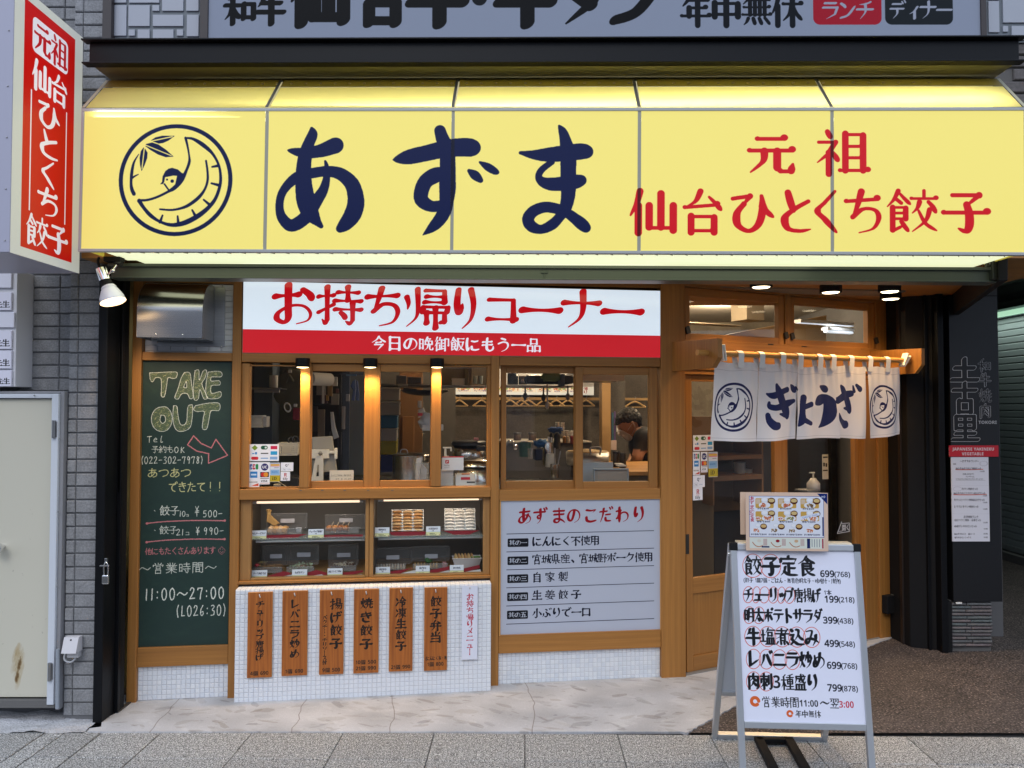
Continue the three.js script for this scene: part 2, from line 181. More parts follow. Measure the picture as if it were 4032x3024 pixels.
あ: '18,26 84,21/~46,4 42,40 46,88/~74,40 62,66 34,92 12,84 18,62 46,46 76,46 92,64 84,86 58,98', い: '~14,20 14,60 26,86 38,72/~74,24 86,44 92,66', う: '~36,4 56,10 66,15/~16,42 48,30 76,36 82,60 66,84 36,99', お: '8,32 62,26/~38,4 38,60 38,84 28,94 12,86 16,70 44,54 74,54 90,70 84,88 58,97/~72,14 88,26 94,38', か: '~8,36 50,28 66,34 66,60 56,92 42,86/~42,6 34,50 12,92/~76,22 90,38 94,56', き: '14,24 82,16/10,44 86,36/~44,3 54,30 72,66/~22,64 24,84 44,96 76,94', く: '~72,3 46,28 26,48 46,68 76,97', け: '~14,10 9,50 18,94 28,74/36,32 96,29/~70,4 71,50 62,80 44,98', こ: '~18,18 50,22 82,17 64,32/~16,64 22,86 50,92 90,84', さ: '12,30 88,20/~46,3 56,32 76,66/~22,62 24,86 46,96 78,93', し: '~30,6 26,70 40,92 62,90 86,66', す: '6,24 94,20/~56,3 58,40 56,60 42,66 33,54 42,43 55,48 58,64 50,84 30,99', せ: '4,42 96,32/~70,8 70,50 58,62/~30,14 30,70 40,90 84,92', そ: '22,12 76,10 22,46/22,46 92,40/~60,44 36,62 40,86 76,96', た: '6,26 62,22/~36,4 28,50 8,97/54,46 90,43/~50,66 56,86 94,88', ち: '8,26 88,21/~46,4 36,36 25,62/~24,62 50,44 80,46 90,64 76,88 40,98', つ: '~6,36 50,22 84,26 94,50 80,76 44,92', て: '8,20 90,14/~88,16 54,30 42,56 54,82 84,92', と: '~28,6 36,30 44,48/~84,26 46,44 20,64 28,88 60,94 90,90',
に: '~12,8 8,50 14,94 26,72/~42,26 64,30 88,24/~42,66 46,86 70,90 96,84', ぬ: '~20,22 26,56 42,80/~62,8 56,44 34,84 14,86 12,62 34,36 66,30 90,48 88,74 62,92 60,80 74,80 94,94', ね: '~28,4 28,50 28,97/8,28 36,24 10,74/~10,74 44,42 74,36 90,54 84,78 62,90 60,80 74,80 96,94', の: '~54,18 48,50 34,82 16,80 8,56 24,26 54,14 82,26 93,52 82,80 54,97', は: '~12,8 8,50 14,94 26,74/36,30 94,28/~68,6 70,60 66,86 48,92 38,80 54,70 74,78 96,94', ひ: '4,20 44,14 30,32/~30,32 14,54 16,80 40,94 62,80 72,48 70,14/~70,14 78,44 97,62', ふ: '~42,4 56,12 62,18/~46,34 60,50 62,74 46,90 28,80/~18,54 16,74 4,86/~76,52 90,66 97,80', ま: '14,22 88,20/18,44 84,42/~52,3 54,50 54,80 40,94 20,90 22,74 48,72 74,80 94,95', み: '~14,16 52,12 44,44 24,84 10,80 14,62 44,58 74,66 97,80/~78,38 76,66 56,98', む: '8,28 60,24/~36,4 36,60 24,72 14,60 28,50 38,60 38,84 54,94 78,88 82,70/~72,20 84,30 92,42', め: '~20,22 26,56 44,82/~62,8 56,44 34,84 14,86 12,62 34,36 66,30 91,48 88,76 60,98', も: '~44,4 40,50 42,82 60,95 82,84 86,60/14,32 74,28/12,54 76,50', よ: '54,32 86,28/~52,4 54,50 54,80 36,92 16,84 24,70 54,72 90,94', り: '~24,6 19,40 26,62 38,40/~68,5 77,40 68,76 38,99', ろ: '20,12 74,10 18,60/~18,60 50,40 82,48 86,72 66,92 34,97', わ: '~28,4 28,50 28,97/8,28 36,24 10,74/~10,74 44,40 74,36 91,54 84,80 56,96', ん: '~50,4 34,40 8,95/~8,95 34,58 48,54 52,84 66,93 82,80 95,58',
k0: '~50,4 22,20 16,60 34,94 62,92 82,60 74,20 50,4', k1: '56,4 46,96', k2: '~20,24 40,4 70,12 66,38 16,92/16,92 88,88', k3: '~22,12 56,4 74,20 42,46 76,60 66,90 20,94', k5: '80,6 28,8 24,46/~24,46 62,42 78,66 60,92 18,92', k6: '~64,4 30,40 24,76 46,96 72,80 62,58 28,68', k7: '14,22 20,8 80,8/~80,8 62,50 52,97', k8: '~66,14 36,6 30,30 66,56 68,88 36,94 28,70 66,36 72,14', k9: '~76,22 52,4 28,20 36,48 64,44 76,20/~76,20 70,60 60,97', 'k:': '46,28 47,36/43,72 44,80', 'k-': '14,52 84,48', 'k(': '~70,-4 36,40 62,104', 'k)': '~30,-4 66,44 36,104', kL: '34,6 26,92 80,90', kO: 'k0@0,0,100,100', kK: '30,6 26,96/~80,14 34,52/40,50 86,94', kT: '8,16 92,10/50,14 46,96', ke: '~24,62 76,54 60,36 28,50 26,86 78,88', kl: '~56,6 44,50 46,94 80,88', 'k¥': '20,4 50,40/82,2 50,40/16,50 88,46/16,64 88,60/52,40 50,98',
カ: '10,28 86,28 80,86 68,95 54,85/~46,4 42,50 6,97', ク: '~40,4 30,28 8,50/36,22 86,22 66,66 22,98', コ: '14,20 84,20 84,88/10,84 92,84', サ: '4,34 96,34/30,8 30,66/~70,4 70,50 60,80 32,98', シ: '~20,10 36,18 46,26/~8,38 24,46 34,54/~12,94 52,80 92,36', ス: '16,14 80,14 54,58 6,95/~56,52 74,72 94,93', セ: '6,40 92,28 72,58/36,6 36,80 46,92 92,88', ソ: '~14,12 26,28 32,42/~86,8 74,50 28,97', タ: '~42,4 30,28 8,50/38,20 86,20 66,62 18,98/34,44 66,66', チ: '~82,6 54,16 18,20/4,46 96,46/~52,18 52,60 22,98', ツ: '~10,20 18,32 22,48/~40,14 48,28 52,44/~90,12 78,56 32,97', テ: '20,12 80,12/4,40 96,40/~52,40 50,70 22,98', ト: '34,4 34,97/~36,38 60,50 84,66', ナ: '4,34 96,34/~54,4 54,50 44,76 16,98', ニ: '18,22 82,22/6,82 94,82', ハ: '~36,20 28,54 4,90/~62,18 78,50 97,86', ヒ: '22,8 22,80 32,92 88,90/~80,24 54,42 24,48', フ: '10,16 86,16 78,54 22,98', ホ: '6,26 94,26/50,4 50,90 40,96/~26,44 20,66 4,84/~74,44 82,60 96,80', ミ: '~22,10 50,18 78,26/~24,40 50,48 76,56/~16,74 50,84 86,96', ム: '46,6 18,84/6,86 84,76/~62,52 78,72 92,94', メ: '~80,6 58,56 8,97/~28,32 56,54 82,80', モ: '18,16 82,16/6,46 94,46/46,16 46,84 56,92 90,90', ヤ: '~6,40 92,26 70,56/34,6 56,96', ユ: '22,30 74,30 70,82/4,84 96,84', イ: '~76,8 50,40 10,62/52,40 52,97', ラ: '18,12 82,12/8,36 90,36 76,72 26,98', リ: '24,8 24,60/~76,4 76,50 64,80 32,98', ル: '~28,12 28,60 2,95/58,8 58,90 97,60', レ: '22,6 22,90 90,52', ロ: '口@0,0,100,100', ン: '~12,14 28,24 38,36/~10,92 52,76 94,26', ー: '6,50 94,50', ド: '', '・': '46,46 54,54', '、': '~20,66 34,80 40,92', '～': '~4,60 26,40 50,50 74,60 96,42', '！': '50,4 50,66/49,90 51,92', '◌': '~74,2 79,9 83,17/~89,-3 94,3 98,11', '○': '~88,-4 97,4 88,12 79,4 88,-4',
};
for (const [voiced, plain] of ['がか', 'ぎき', 'げけ', 'ごこ', 'ざさ', 'ずす', 'だた', 'でて', 'どと', 'ばは', 'ぶふ', 'ガカ', 'グク', 'ズス', 'ダタ', 'ドト', 'バハ', 'ビヒ', 'ブフ', 'デテ'].map((s) => [...s])) GLYPH[voiced] = plain + '@0,6,88,100/◌@0,0,100,100';
for (const [round, plain] of ['パハ', 'プフ', 'ポホ', 'ピヒ'].map((s) => [...s])) GLYPH[round] = plain + '@0,6,88,100/○@0,0,100,100';
const SMALL = { 'ュ': 'ユ', 'ャ': 'ヤ', 'ョ': 'ヨ', 'ッ': 'ツ', 'ィ': 'イ', 'ょ': 'よ', 'っ': 'つ' };
const written = new Map();
function strokes(ch) {                                            // -> [{ pts: [[x, y]], bent }]
if (written.has(ch)) return written.get(ch);
const out = [];
for (const token of (GLYPH[ch] || '').split('/')) {
if (!token || token === '~@') continue;
let [body, box] = token.split('@');
const map = (pts) => { if (!box) return pts; const [a, b, c, d] = box.split(',').map(Number); return pts.map(([x, y]) => [a + (c - a) * x / 100, b + (d - b) * y / 100]); };
if (GLYPH[body] !== undefined) { for (const s of strokes(body)) out.push({ pts: map(s.pts), bent: s.bent }); continue; }
const bent = body[0] === '~';
if (bent) body = body.slice(1);
out.push({ pts: map(body.split(' ').map((p) => p.split(',').map(Number))), bent });
}
written.set(ch, out);
return out;
}
function dense(pts, bent) {                                       // points along a stroke, about two units apart
const out = [], n = pts.length;
for (let i = 0; i < n - 1; i++) {
const p0 = pts[Math.max(0, i - 1)], p1 = pts[i], p2 = pts[i + 1], p3 = pts[Math.min(n - 1, i + 2)], m = Math.max(2, Math.ceil(Math.hypot(p2[0] - p1[0], p2[1] - p1[1]) / 2));
for (let k = 0; k < m + (i === n - 2 ? 1 : 0); k++) {
const t = k / m, f = (j) => bent ? 0.5 * (2 * p1[j] + (p2[j] - p0[j]) * t + (2 * p0[j] - 5 * p1[j] + 4 * p2[j] - p3[j]) * t * t + (3 * p1[j] - p0[j] - 3 * p2[j] + p3[j]) * t * t * t) : p1[j] + (p2[j] - p1[j]) * t;
out.push(p1.map((_, j) => f(j)));
}
}
return out;
}
// styles: weight of the stroke per em, how thin horizontals are, how much sweeps taper, balls at the ends of horizontals
const STYLE = { print: { w: 0.125, thin: 0.5, taper: 0.3, ball: 1 }, brush: { w: 0.165, thin: 0.82, taper: 0.2, nib: 0.66 }, fat: { w: 0.235, thin: 0.85, taper: 0.2, nib: 0.62, least: 0.58 }, flat: { w: 0.165, thin: 0.74, taper: 0.25, bone: 1, nib: 0.75 }, pen: { w: 0.085, thin: 0.95, taper: 0.8 }, fine: { w: 0.1, thin: 0.8, taper: 0.5 }, chalk: { w: 0.075, thin: 1, taper: 0.85 } };
function glyph(c, ch, x, y, w, h, style = 'brush', weight = 1) {
const S = STYLE[style], W0 = S.w * weight * Math.min(Math.sqrt(w * h), 1.3 * w), grow = SMALL[ch] ? 0.72 : 1, key = SMALL[ch] || ch;
const px = (p) => [x + w * ((p[0] / 100) * grow + (1 - grow) * 0.5), y + h * ((p[1] / 100) * grow + (1 - grow))];
const all = strokes(key), lean = Math.min(1.18, Math.max(S.least ?? 0.74, 1.26 - 0.046 * all.length));
for (const { pts, bent } of all) {
const small = pts.every((p) => p[1] < 20 && p[0] > 68), W = W0 * lean * (small ? 0.62 : 1), nib = S.nib ?? 1;
const d = dense(pts, bent).map(px), n = d.length, [ax, ay] = d[0], [bx, by] = d[n - 1], q = d[Math.max(0, n - 5)], ex = bx - q[0], ey = by - q[1], len = Math.hypot(bx - ax, by - ay), el = Math.hypot(ex, ey) || 1;
const level = !bent && Math.abs(by - ay) < 0.16 * Math.abs(bx - ax) && pts.length === 2, sweep = bent && (ex < -0.2 * el && ey > 0), press = bent && ex > 0.45 * el && ey > 0.3 * el && len > 0.35 * h, hook = pts.length > 2 && ey < -0.2 * el, fall = !bent && pts.length > 2 && ex < -0.3 * el && ey > 0.45 * el;
c.beginPath();
d.forEach(([X, Y], i) => {
const t = i / (n - 1 || 1), dx = (d[Math.min(n - 1, i + 1)][0] - d[Math.max(0, i - 1)][0]), dy = (d[Math.min(n - 1, i + 1)][1] - d[Math.max(0, i - 1)][1]), l = Math.hypot(dx, dy) || 1;
let k = 1 - (1 - S.thin) * Math.abs(dx / l) ** 1.5;
if (sweep) k *= 1 - (1 - S.taper) * t ** 1.6;
else if (press) k *= t < 0.75 ? 0.5 + 0.75 * t : 1.06 - (1 - S.taper) * ((t - 0.75) / 0.25) ** 1.5;
else if (hook && t > 0.85) k *= 1 - (1 - S.taper) * ((t - 0.85) / 0.15);
else if (fall && t > 0.5) k *= 1 - (1 - S.taper) * ((t - 0.5) / 0.5) ** 1.6;
else if (bent) k *= 0.92 + 0.16 * Math.sin(t * 3.1) - (1 - S.taper) * 0.5 * Math.max(0, t - 0.8) / 0.2;
else if (S.bone && level) k *= 0.62 + 0.7 * (2 * t - 1) ** 2;
else if (S.bone) k *= 0.82 + 0.3 * (2 * t - 1) ** 2;
const r = Math.max(0.3, W * k / 2);
nib < 1 ? (c.moveTo(X + r * 0.82, Y - r * 0.57), c.ellipse(X, Y, r, r * nib, -0.61, 0, 7)) : (c.moveTo(X + r, Y), c.arc(X, Y, r, 0, 7));
});
if (S.ball && level) for (const [X, Y, r, up] of [[bx, by, 0.42, 0.16], [ax, ay, 0.3, 0.04]]) { c.moveTo(X + W * r, Y - W * up); c.ellipse(X - Math.sign(X - ax) * W * 0.1, Y - W * up, W * r * 1.15, W * r, 0, 0, 7); }
c.fill();
}
}
const LATIN = /[\x20-\x7e¥]/;
function latin(c, ch, x, y, w, h, style) {
const font = style === 'print' ? 'serif' : 'sans-serif';
c.font = (style === 'fat' || style === 'brush' ? 'bold ' : '') + Math.round(h * 1.12) + 'px ' + font;
const m = c.measureText(ch), k = Math.min(1, w / (m.width || 1));
c.save(); c.translate(x + w / 2, y + h * 0.9); c.scale(k, 1); c.textAlign = 'center'; c.textBaseline = 'alphabetic'; c.fillText(ch, 0, 0); c.restore();
}
// text along a line (or down a column); size = [width, height] of one character; returns where it ended
function write(c, text, x, y, size, o = {}) {
const [w, h] = Array.isArray(size) ? size : [size, size], gap = o.gap ?? 0, style = o.style || 'brush';
c.fillStyle = o.color || '#111';
for (const ch of text) {
if (ch === ' ') { o.down ? (y += h * 0.5) : (x += w * 0.5); continue; }
const narrow = LATIN.test(ch), cw = narrow ? w * (/[1iIl:.,()'!]/.test(ch) ? 0.42 : 0.6) : SMALL[ch] && !o.down ? w * 0.85 : w;
c.save();
if (o.tilt) { c.translate(x, y); c.rotate(o.tilt); c.translate(-x, -y); }
if (narrow) latin(c, ch, x, y, cw, h, style);
else if (o.down && (ch === 'ー' || ch === '～')) { c.translate(x + w / 2, y + h / 2); c.rotate(Math.PI / 2); glyph(c, ch, -h / 2, -w / 2, h, w, style, o.weight); } else glyph(c, ch, x, y, w, h, style, o.weight);
c.restore();
o.down ? (y += h + gap) : (x += cw + gap);
}
return o.down ? y : x;
}
// ---------- the planes that the place is built on ----------
const g0 = groundAt(520, 2770), SHOP = new Frame(g0.x, g0.z, 0.13, -0.0034);                  // the wooden shop front, turned a little from the street
const g1 = groundAt(2700, 2665), DOORS = new Frame(g1.x, g1.z, 0.49);               // the entrance, turned further in
const SIGN = new Frame(0, -3.55, -0.026, -0.0092), UPPER = new Frame(0, -4.0, 0), LEFT = new Frame(0, -3.97, 0), PILLAR = new Frame(0, -5.05, 0);
const EDGE = groundAt(2016, 2886).z, JOINT = groundAt(2016, 2996).z;                // where the pavement meets the shop's apron

// ---------- materials ----------
const woodMap = pixels(512, 1024, (u, v) => {
const bend = 0.02 * N3(u * 3, v * 1.3, 4), g = fbm((u + bend) * 34, v * 1.1, 2, 3), fine = fbm((u + bend) * 150, v * 5, 9, 2), broad = N3(u * 4, v * 0.6, 7);
const k = 1 + 0.16 * g + 0.11 * fine + 0.09 * broad;
return [cl(198 * k), cl(147 * k ** 1.12), cl(82 * k ** 1.25)];
});
const woodBump = pixels(256, 512, (u, v) => { const q = 128 + 90 * fbm(u * 70, v * 2.4, 3, 3); return [q, q, q]; }, false);
const wood = mat([0.6, 0.5, 0.37], 0.5, { map: scaled(woodMap, 1.6, 0.8), bumpMap: scaled(woodBump, 3, 1.5), bumpScale: 0.0006 });
const woodB = mat([0.55, 0.455, 0.33], 0.52, { map: scaled(woodMap, 1.9, 0.7), bumpMap: scaled(woodBump, 3, 1.5), bumpScale: 0.0006 });
const woodPale = mat([0.95, 0.92, 0.88], 0.5, { map: scaled(woodMap, 2.6, 0.9) });
const woodGrey = mat([0.62, 0.6, 0.62], 0.6, { map: scaled(woodMap, 2.2, 0.9) });
const black = mat([0.006, 0.0065, 0.008], 0.42, { specularIntensity: 0.35 }), blackMatt = mat([0.009, 0.009, 0.01], 0.7, { specularIntensity: 0.4 }), greenSteel = mat([0.075, 0.09, 0.072], 0.42, { metalness: 0.2 });
const steelMap = pixels(256, 256, (u, v) => { const q = 205 + 26 * fbm(u * 2, v * 120, 1, 3); return [q, q, q]; });
const steel = mat([0.62, 0.62, 0.63], 0.3, { metalness: 1, map: steelMap }), chrome = mat([0.75, 0.75, 0.76], 0.12, { metalness: 1 }), alu = mat([0.55, 0.57, 0.6], 0.42, { metalness: 0.75 }), aluWhite = mat([0.62, 0.65, 0.7], 0.45);
const glass = mat([0.97, 0.99, 0.98], 0.0, { transmission: 1, thickness: 0, ior: 1.5 });
const whitePaint = mat([0.78, 0.79, 0.8], 0.5), darkGap = mat([0.12, 0.115, 0.11], 0.95);
const brickMap = pixels(512, 512, (u, v) => { const a = fbm(u * 9, v * 9, 3, 4), b = fbm(u * 60, v * 60, 5, 3), q = 146 + 24 * a + 34 * b; return [cl(q), cl(q * 1.0), cl(q * 1.015)]; });
const brickBump = pixels(512, 512, (u, v) => { const q = 128 + 120 * fbm(u * 26, v * 26, 8, 4); return [cl(q), cl(q), cl(q)]; }, false);
const brickMats = [1, 0.93, 1.05].map((k, i) => mat([k * 0.88, k * 0.88, k * 0.87], 0.9, { map: scaled(brickMap, 1.7 + i * 0.2), bumpMap: scaled(brickBump, 2.2), bumpScale: 0.004 }));
const brickDark = mat([0.42, 0.41, 0.42], 0.9, { map: scaled(brickMap, 1.7), bumpMap: scaled(brickBump, 2.2), bumpScale: 0.006 });
const graniteMap = pixels(512, 512, (u, v) => { const s = fbm(u * 84, v * 84, 1, 2), m = fbm(u * 26, v * 26, 6, 2), q = 164 + 150 * s + (s > 0.16 ? 34 : s < -0.16 ? -62 : 0) + 70 * m; return [cl(q * 0.97), cl(q * 0.97), cl(q * 0.96)]; });
const graniteMats = [0.84, 0.78, 0.9].map((k) => mat([k, k, k], 0.78, { map: scaled(graniteMap, 2.1), bumpMap: scaled(brickBump, 8), bumpScale: 0.0012 }));
const aggregateMap = pixels(1024, 1024, (u, v) => { const s = fbm(u * 120, v * 120, 2, 2), m = fbm(u * 34, v * 34, 4, 3), p = fbm(u * 5, v * 5, 9, 3), q = 70 + 80 * s + (s > 0.24 ? 46 : s < -0.2 ? -20 : 0) + 34 * m + 24 * p; return [cl(q * 1.05), cl(q * 0.94), cl(q * 0.9)]; });
const aggregate = mat([1, 1, 1], 0.82, { map: scaled(aggregateMap, 0.8), bumpMap: scaled(brickBump, 5), bumpScale: 0.004 });
const mortarMap = print(2048, 1024, (c, w, h) => {
c.fillStyle = 'rgb(200,200,202)'; c.fillRect(0, 0, w, h);
for (let i = 0; i < 5200; i++) {                                // trowel marks, pale and dark
const x = rnd() * w, y = rnd() * h, l = 5 + 34 * rnd() ** 3, b = l * rr(0.15, 0.5), dark = rnd() < 0.5;
c.save(); c.translate(x, y); c.rotate(rr(-0.9, 0.6)); c.globalAlpha = rr(0.06, 0.42) * (dark ? 1 : 0.9); c.fillStyle = dark ? ['rgb(140,133,128)', 'rgb(126,124,124)', 'rgb(154,146,138)'][i % 3] : 'rgb(222,222,222)';
c.beginPath(); for (let k = 0; k < 9; k++) { const a = k / 9 * 6.283; c.lineTo(Math.cos(a) * l * rr(0.6, 1), Math.sin(a) * b * rr(0.5, 1)); } c.fill(); c.restore();
}
const im = c.getImageData(0, 0, w, h), d = im.data;
for (let i = 0; i < d.length; i += 4) { const k = rr(-9, 9) + 26 * N3((i / 4 % w) / 90, Math.floor(i / 4 / w) / 90, 3); d[i] += k; d[i + 1] += k; d[i + 2] += k; }
c.putImageData(im, 0, 0);
c.strokeStyle = 'rgba(110,98,90,0.7)'; c.lineWidth = 1.6;
for (const x0 of [250, 560, 800, 1120]) { c.beginPath(); let x = x0; for (let y = 0; y <= h; y += 24) { c.lineTo(x, y); x += rr(-9, 5); } c.stroke(); }
});
const mortar = mat([0.78, 0.785, 0.8], 0.85, { map: mortarMap, bumpMap: scaled(brickBump, 1, 1), bumpScale: 0.002 });

// ---------- the ground ----------
{
const s = structure('ground');
part(s, 'ground_sheet', uvBox(new THREE.PlaneGeometry(300, 300).rotateX(-Math.PI / 2).translate(0, -0.03, 0)), mat([0.16, 0.155, 0.15], 0.9));
const PAVE = new Frame(0, EDGE, -0.0175), pave = structure('pavement'), joints = [-640, -300, -60, 173, 255, 397, 633, 991, 1351, 1710, 2067, 2430, 2790, 3150, 3551, 3904, 4270, 4630].map((px) => groundAt(px, 2886).x);
pave.rotation.y = PAVE.yaw; pave.position.set(0, 0, EDGE); pave.base = [0, 0, EDGE];
const rows = [[EDGE + 0.004, JOINT], [JOINT, JOINT + 0.445], [JOINT + 0.445, JOINT + 0.89], [JOINT + 0.89, JOINT + 1.335]];
part(pave, 'joint_bed', uvBox(new THREE.PlaneGeometry(20, 8).rotateX(-Math.PI / 2).translate(0, -0.012, EDGE + 4)), mat([0.05, 0.048, 0.045], 0.95));
rows.forEach(([a, b]) => joints.slice(1).forEach((x1, i) => {
const x0 = joints[i], thick = [3, 5].includes(i) ? 0.011 : 0.004, g = uvBox(chamfered(x1 - x0 - thick, Math.abs(b - a) - 0.004, 0.03, 0.002).rotateX(-Math.PI / 2).translate((x0 + x1) / 2, -0.03 + rr(-0.001, 0.001), (a + b) / 2));
part(pave, 'paving_stone', g, graniteMats[Math.floor(rnd() * 3)]);
}));
const road = structure('road');
part(road, 'road_surface', uvBox(new THREE.PlaneGeometry(60, 7).rotateX(-Math.PI / 2).translate(0, -0.02, 5.6)), mat([0.09, 0.09, 0.092], 0.9));
// the pale mortar apron with its ragged edge
const edge = [[2703, 2891], [2740, 2868], [2790, 2842], [2830, 2820], [2890, 2788], [2945, 2760], [3050, 2712], [3180, 2650], [3300, 2600], [3386, 2562], [3450, 2536], [3524, 2509]].map(([x, y]) => groundAt(x, y));
const left = [[470, 2806], [402, 2838], [398, 2866], [352, 2872]].map(([x, y]) => groundAt(x, y)), back = [SHOP.world(-0.1, 0, -0.12), DOORS.world(0, 0, -0.1), DOORS.world(1.35, 0, -0.1)], pts = [];
pts.push(groundAt(352, 2879));
for (let i = 0; i < 1; i++) pts.push(new THREE.Vector3(edge[0].x - 0.02, 0, EDGE - 0.002));
for (let i = 0; i < edge.length - 1; i++) for (let k = 0; k < 9; k++) { const p = edge[i].clone().lerp(edge[i + 1], k / 9); p.x += rr(-0.006, 0.006); p.z += rr(-0.006, 0.006); pts.push(p); }
pts.push(back[2], back[1], back[0], ...left);
pts[0].z = EDGE - 0.002;
const shape = new THREE.Shape(pts.map((p) => new THREE.Vector2(p.x, -p.z)));
const g = new THREE.ExtrudeGeometry(shape, { depth: 0.012, bevelEnabled: false }).rotateX(-Math.PI / 2).translate(0, -0.006, 0), q = plain(g), uv = q.attributes.uv, pp = q.attributes.position;
for (let i = 0; i < uv.count; i++) uv.setXY(i, (pp.getX(i) + 2.3) / 4.4, (pp.getZ(i) + 6) / 2.3);
part(structure('mortar_apron'), 'apron_slab', q, mortar);
part(structure('alley_floor'), 'aggregate_floor', uvBox(new THREE.PlaneGeometry(9, 9).rotateX(-Math.PI / 2).translate(4.9, 0.0, EDGE - 4.5)), aggregate);
// broken cement along the foot of the neighbouring building
const rub = new THREE.PlaneGeometry(2.2, 0.26, 90, 14).rotateX(-Math.PI / 2).translate(-3.2, 0.0, EDGE - 0.125), rp = rub.attributes.position;
for (let i = 0; i < rp.count; i++) { const x = rp.getX(i), z = rp.getZ(i); rp.setY(i, 0.004 + 0.03 * Math.max(-0.1, fbm(x * 7, z * 9, 2, 4)) + (x < -2.75 ? 0.05 * Math.max(0, fbm(x * 4, z * 6, 5, 3)) : 0)); }
rub.computeVertexNormals();
const rubble = part(scene, 'cement_rubble', uvBox(rub), mat([1.6, 1.6, 1.6], 0.95, { map: scaled(brickMap, 2), bumpMap: scaled(brickBump, 3), bumpScale: 0.01 })); rubble.userData.kind = 'stuff';
}
// ---------- the neighbouring building on the left: brick pilaster and wall ----------
{
const t = thing('brick_wall', 'grey rough brick wall with a pilaster beside the black shutter post', 'wall', LEFT, [-2.3, 0, 0]), F = LEFT, RH = 0.0687;
const px0 = F.x(257, 2300), px1 = F.x(392, 2000), cut = F.x(298, 2000), wx0 = F.x(-260, 1500), cutW = F.x(80, 1300, -0.1), cutW2 = F.x(236, 1300, -0.1);
part(t, 'mortar_backing', [box(px0 + 0.004, px1, -0.02, 4.6, -0.2, -0.004, { b: 0 }), box(wx0, px0 + 0.02, -0.02, 4.6, -0.3, -0.104, { b: 0 })], mat([0.15, 0.15, 0.155], 0.95));
const cache = new Map(), brick = (x0, x1, y, z) => {
const w = x1 - x0, v = Math.floor(rnd() * 3), key = w.toFixed(3) + v;
if (!cache.has(key)) cache.set(key, chamfered(w - 0.004, RH - 0.007, 0.011, 0.004));
piece(t, 'brick', cache.get(key), brickMats[Math.floor(rnd() * 3)], (x0 + x1) / 2, y, z + rr(-0.0022, 0.0022));
};
for (let k = 0; k < 58; k++) {
const y = 0.055 + k * RH;
brick(px0, cut, y, -0.006); brick(cut, px1, y, -0.006);
brick(cutW, cutW2, y + 0.01, -0.106); brick(cutW2, px0, y + 0.01, -0.106); if (k > 32 && k < 36) brick(cutW - 0.26, cutW, y + 0.01, -0.106);
}
const door = thing('service_door', 'cream steel service door with white frame and a rust run near its foot', 'door', LEFT, [-2.75, 0, 0.01]);
const x1 = F.x(193, 2400, 0.03), fx = F.x(230, 2000, 0.03), ox = F.x(246, 2000, 0.03), y0 = F.y(100, 2748, 0.03), y1 = F.y(100, 1571, 0.03), ft = F.y(100, 1551, 0.03), ot = F.y(100, 1540, 0.03);
const doorMap = print(512, 1024, (c, w, h) => {
c.fillStyle = 'rgb(205,200,182)'; c.fillRect(0, 0, w, h);
for (let i = 0; i < 70; i++) { c.globalAlpha = rr(0.1, 0.4); c.fillStyle = 'rgb(120,112,98)'; c.beginPath(); c.ellipse(rnd() * w, h * (0.35 + 0.65 * rnd()), rr(0.6, 2.4), rr(0.6, 4), rr(-0.5, 0.5), 0, 7); c.fill(); }
for (let i = 0; i < 60; i++) { c.globalAlpha = 0.1; c.fillStyle = 'rgb(150,120,70)'; c.beginPath(); c.ellipse(w * (0.79 + rr(-0.03, 0.03)), h * (0.885 + rr(-0.05, 0.07)), rr(2, 9), rr(6, 30), 0.25, 0, 7); c.fill(); }
for (let i = 0; i < 60; i++) { c.globalAlpha = 0.22; c.fillStyle = 'rgb(92,62,26)'; c.beginPath(); const k = rnd(); c.ellipse(w * (0.81 - 0.03 * k + rr(-0.006, 0.006)), h * (0.87 + 0.08 * k), rr(1, 5), rr(3, 9), 0.1, 0, 7); c.fill(); }
});
part(door, 'door_leaf', [box(-3.1, x1, y0, y1, -0.02, 0.02, { uv: false }), sheet(x1 - 0.75, x1 - 0.002, y0 + 0.002, y1 - 0.002, 0.0215)], mat([1, 1, 1], 0.5, { map: doorMap }));
part(door, 'door_frame', [box(x1 + 0.004, fx, y0 - 0.03, ft, -0.03, 0.045), box(-3.1, x1 + 0.004, y1 + 0.004, ft, -0.03, 0.042)], aluWhite);
part(door, 'outer_trim', [box(fx + 0.001, ox, y0 - 0.06, ot, -0.06, 0.03), box(-3.1, fx, ft + 0.001, ot, -0.06, 0.028)], mat([0.26, 0.26, 0.275], 0.6));
part(door, 'threshold', box(-3.1, fx, y0 - 0.05, y0 - 0.008, -0.04, 0.035), mat([0.13, 0.125, 0.12], 0.7));
for (const py of [1690, 2645]) { const y = F.y(212, py, 0.05), x = F.x(py > 2000 ? 196 : 212, py, 0.05); const h = part(door, 'hinge', [rod([x, y - 0.045, 0.052], [x, y + 0.045, 0.052], 0.009, 0.009, 10), box(x - 0.004, x + 0.014, y - 0.04, y + 0.04, 0.042, 0.05)], steel); }
const [kx, ky] = F.at(-6, 2158, 0.06); part(door, 'door_knob', [plain(new THREE.SphereGeometry(0.028, 20, 14).translate(kx, ky, 0.07)), rod([kx, ky, 0.02], [kx, ky, 0.06], 0.012)], chrome);
for (const [px, py] of [[229, 2015], [226, 2308], [135, 1557], [236, 1726]]) { const [x, y] = F.at(px, py, 0.046); part(door, 'screw', plain(new THREE.SphereGeometry(0.004, 8, 6).translate(x, y, 0.046)), steel); }
// conduit and socket cover
const so = thing('outdoor_socket', 'pale weatherproof socket cover on the brick pilaster near the ground', 'socket', LEFT, [F.x(270, 2540), F.y(270, 2600), 0.015]);
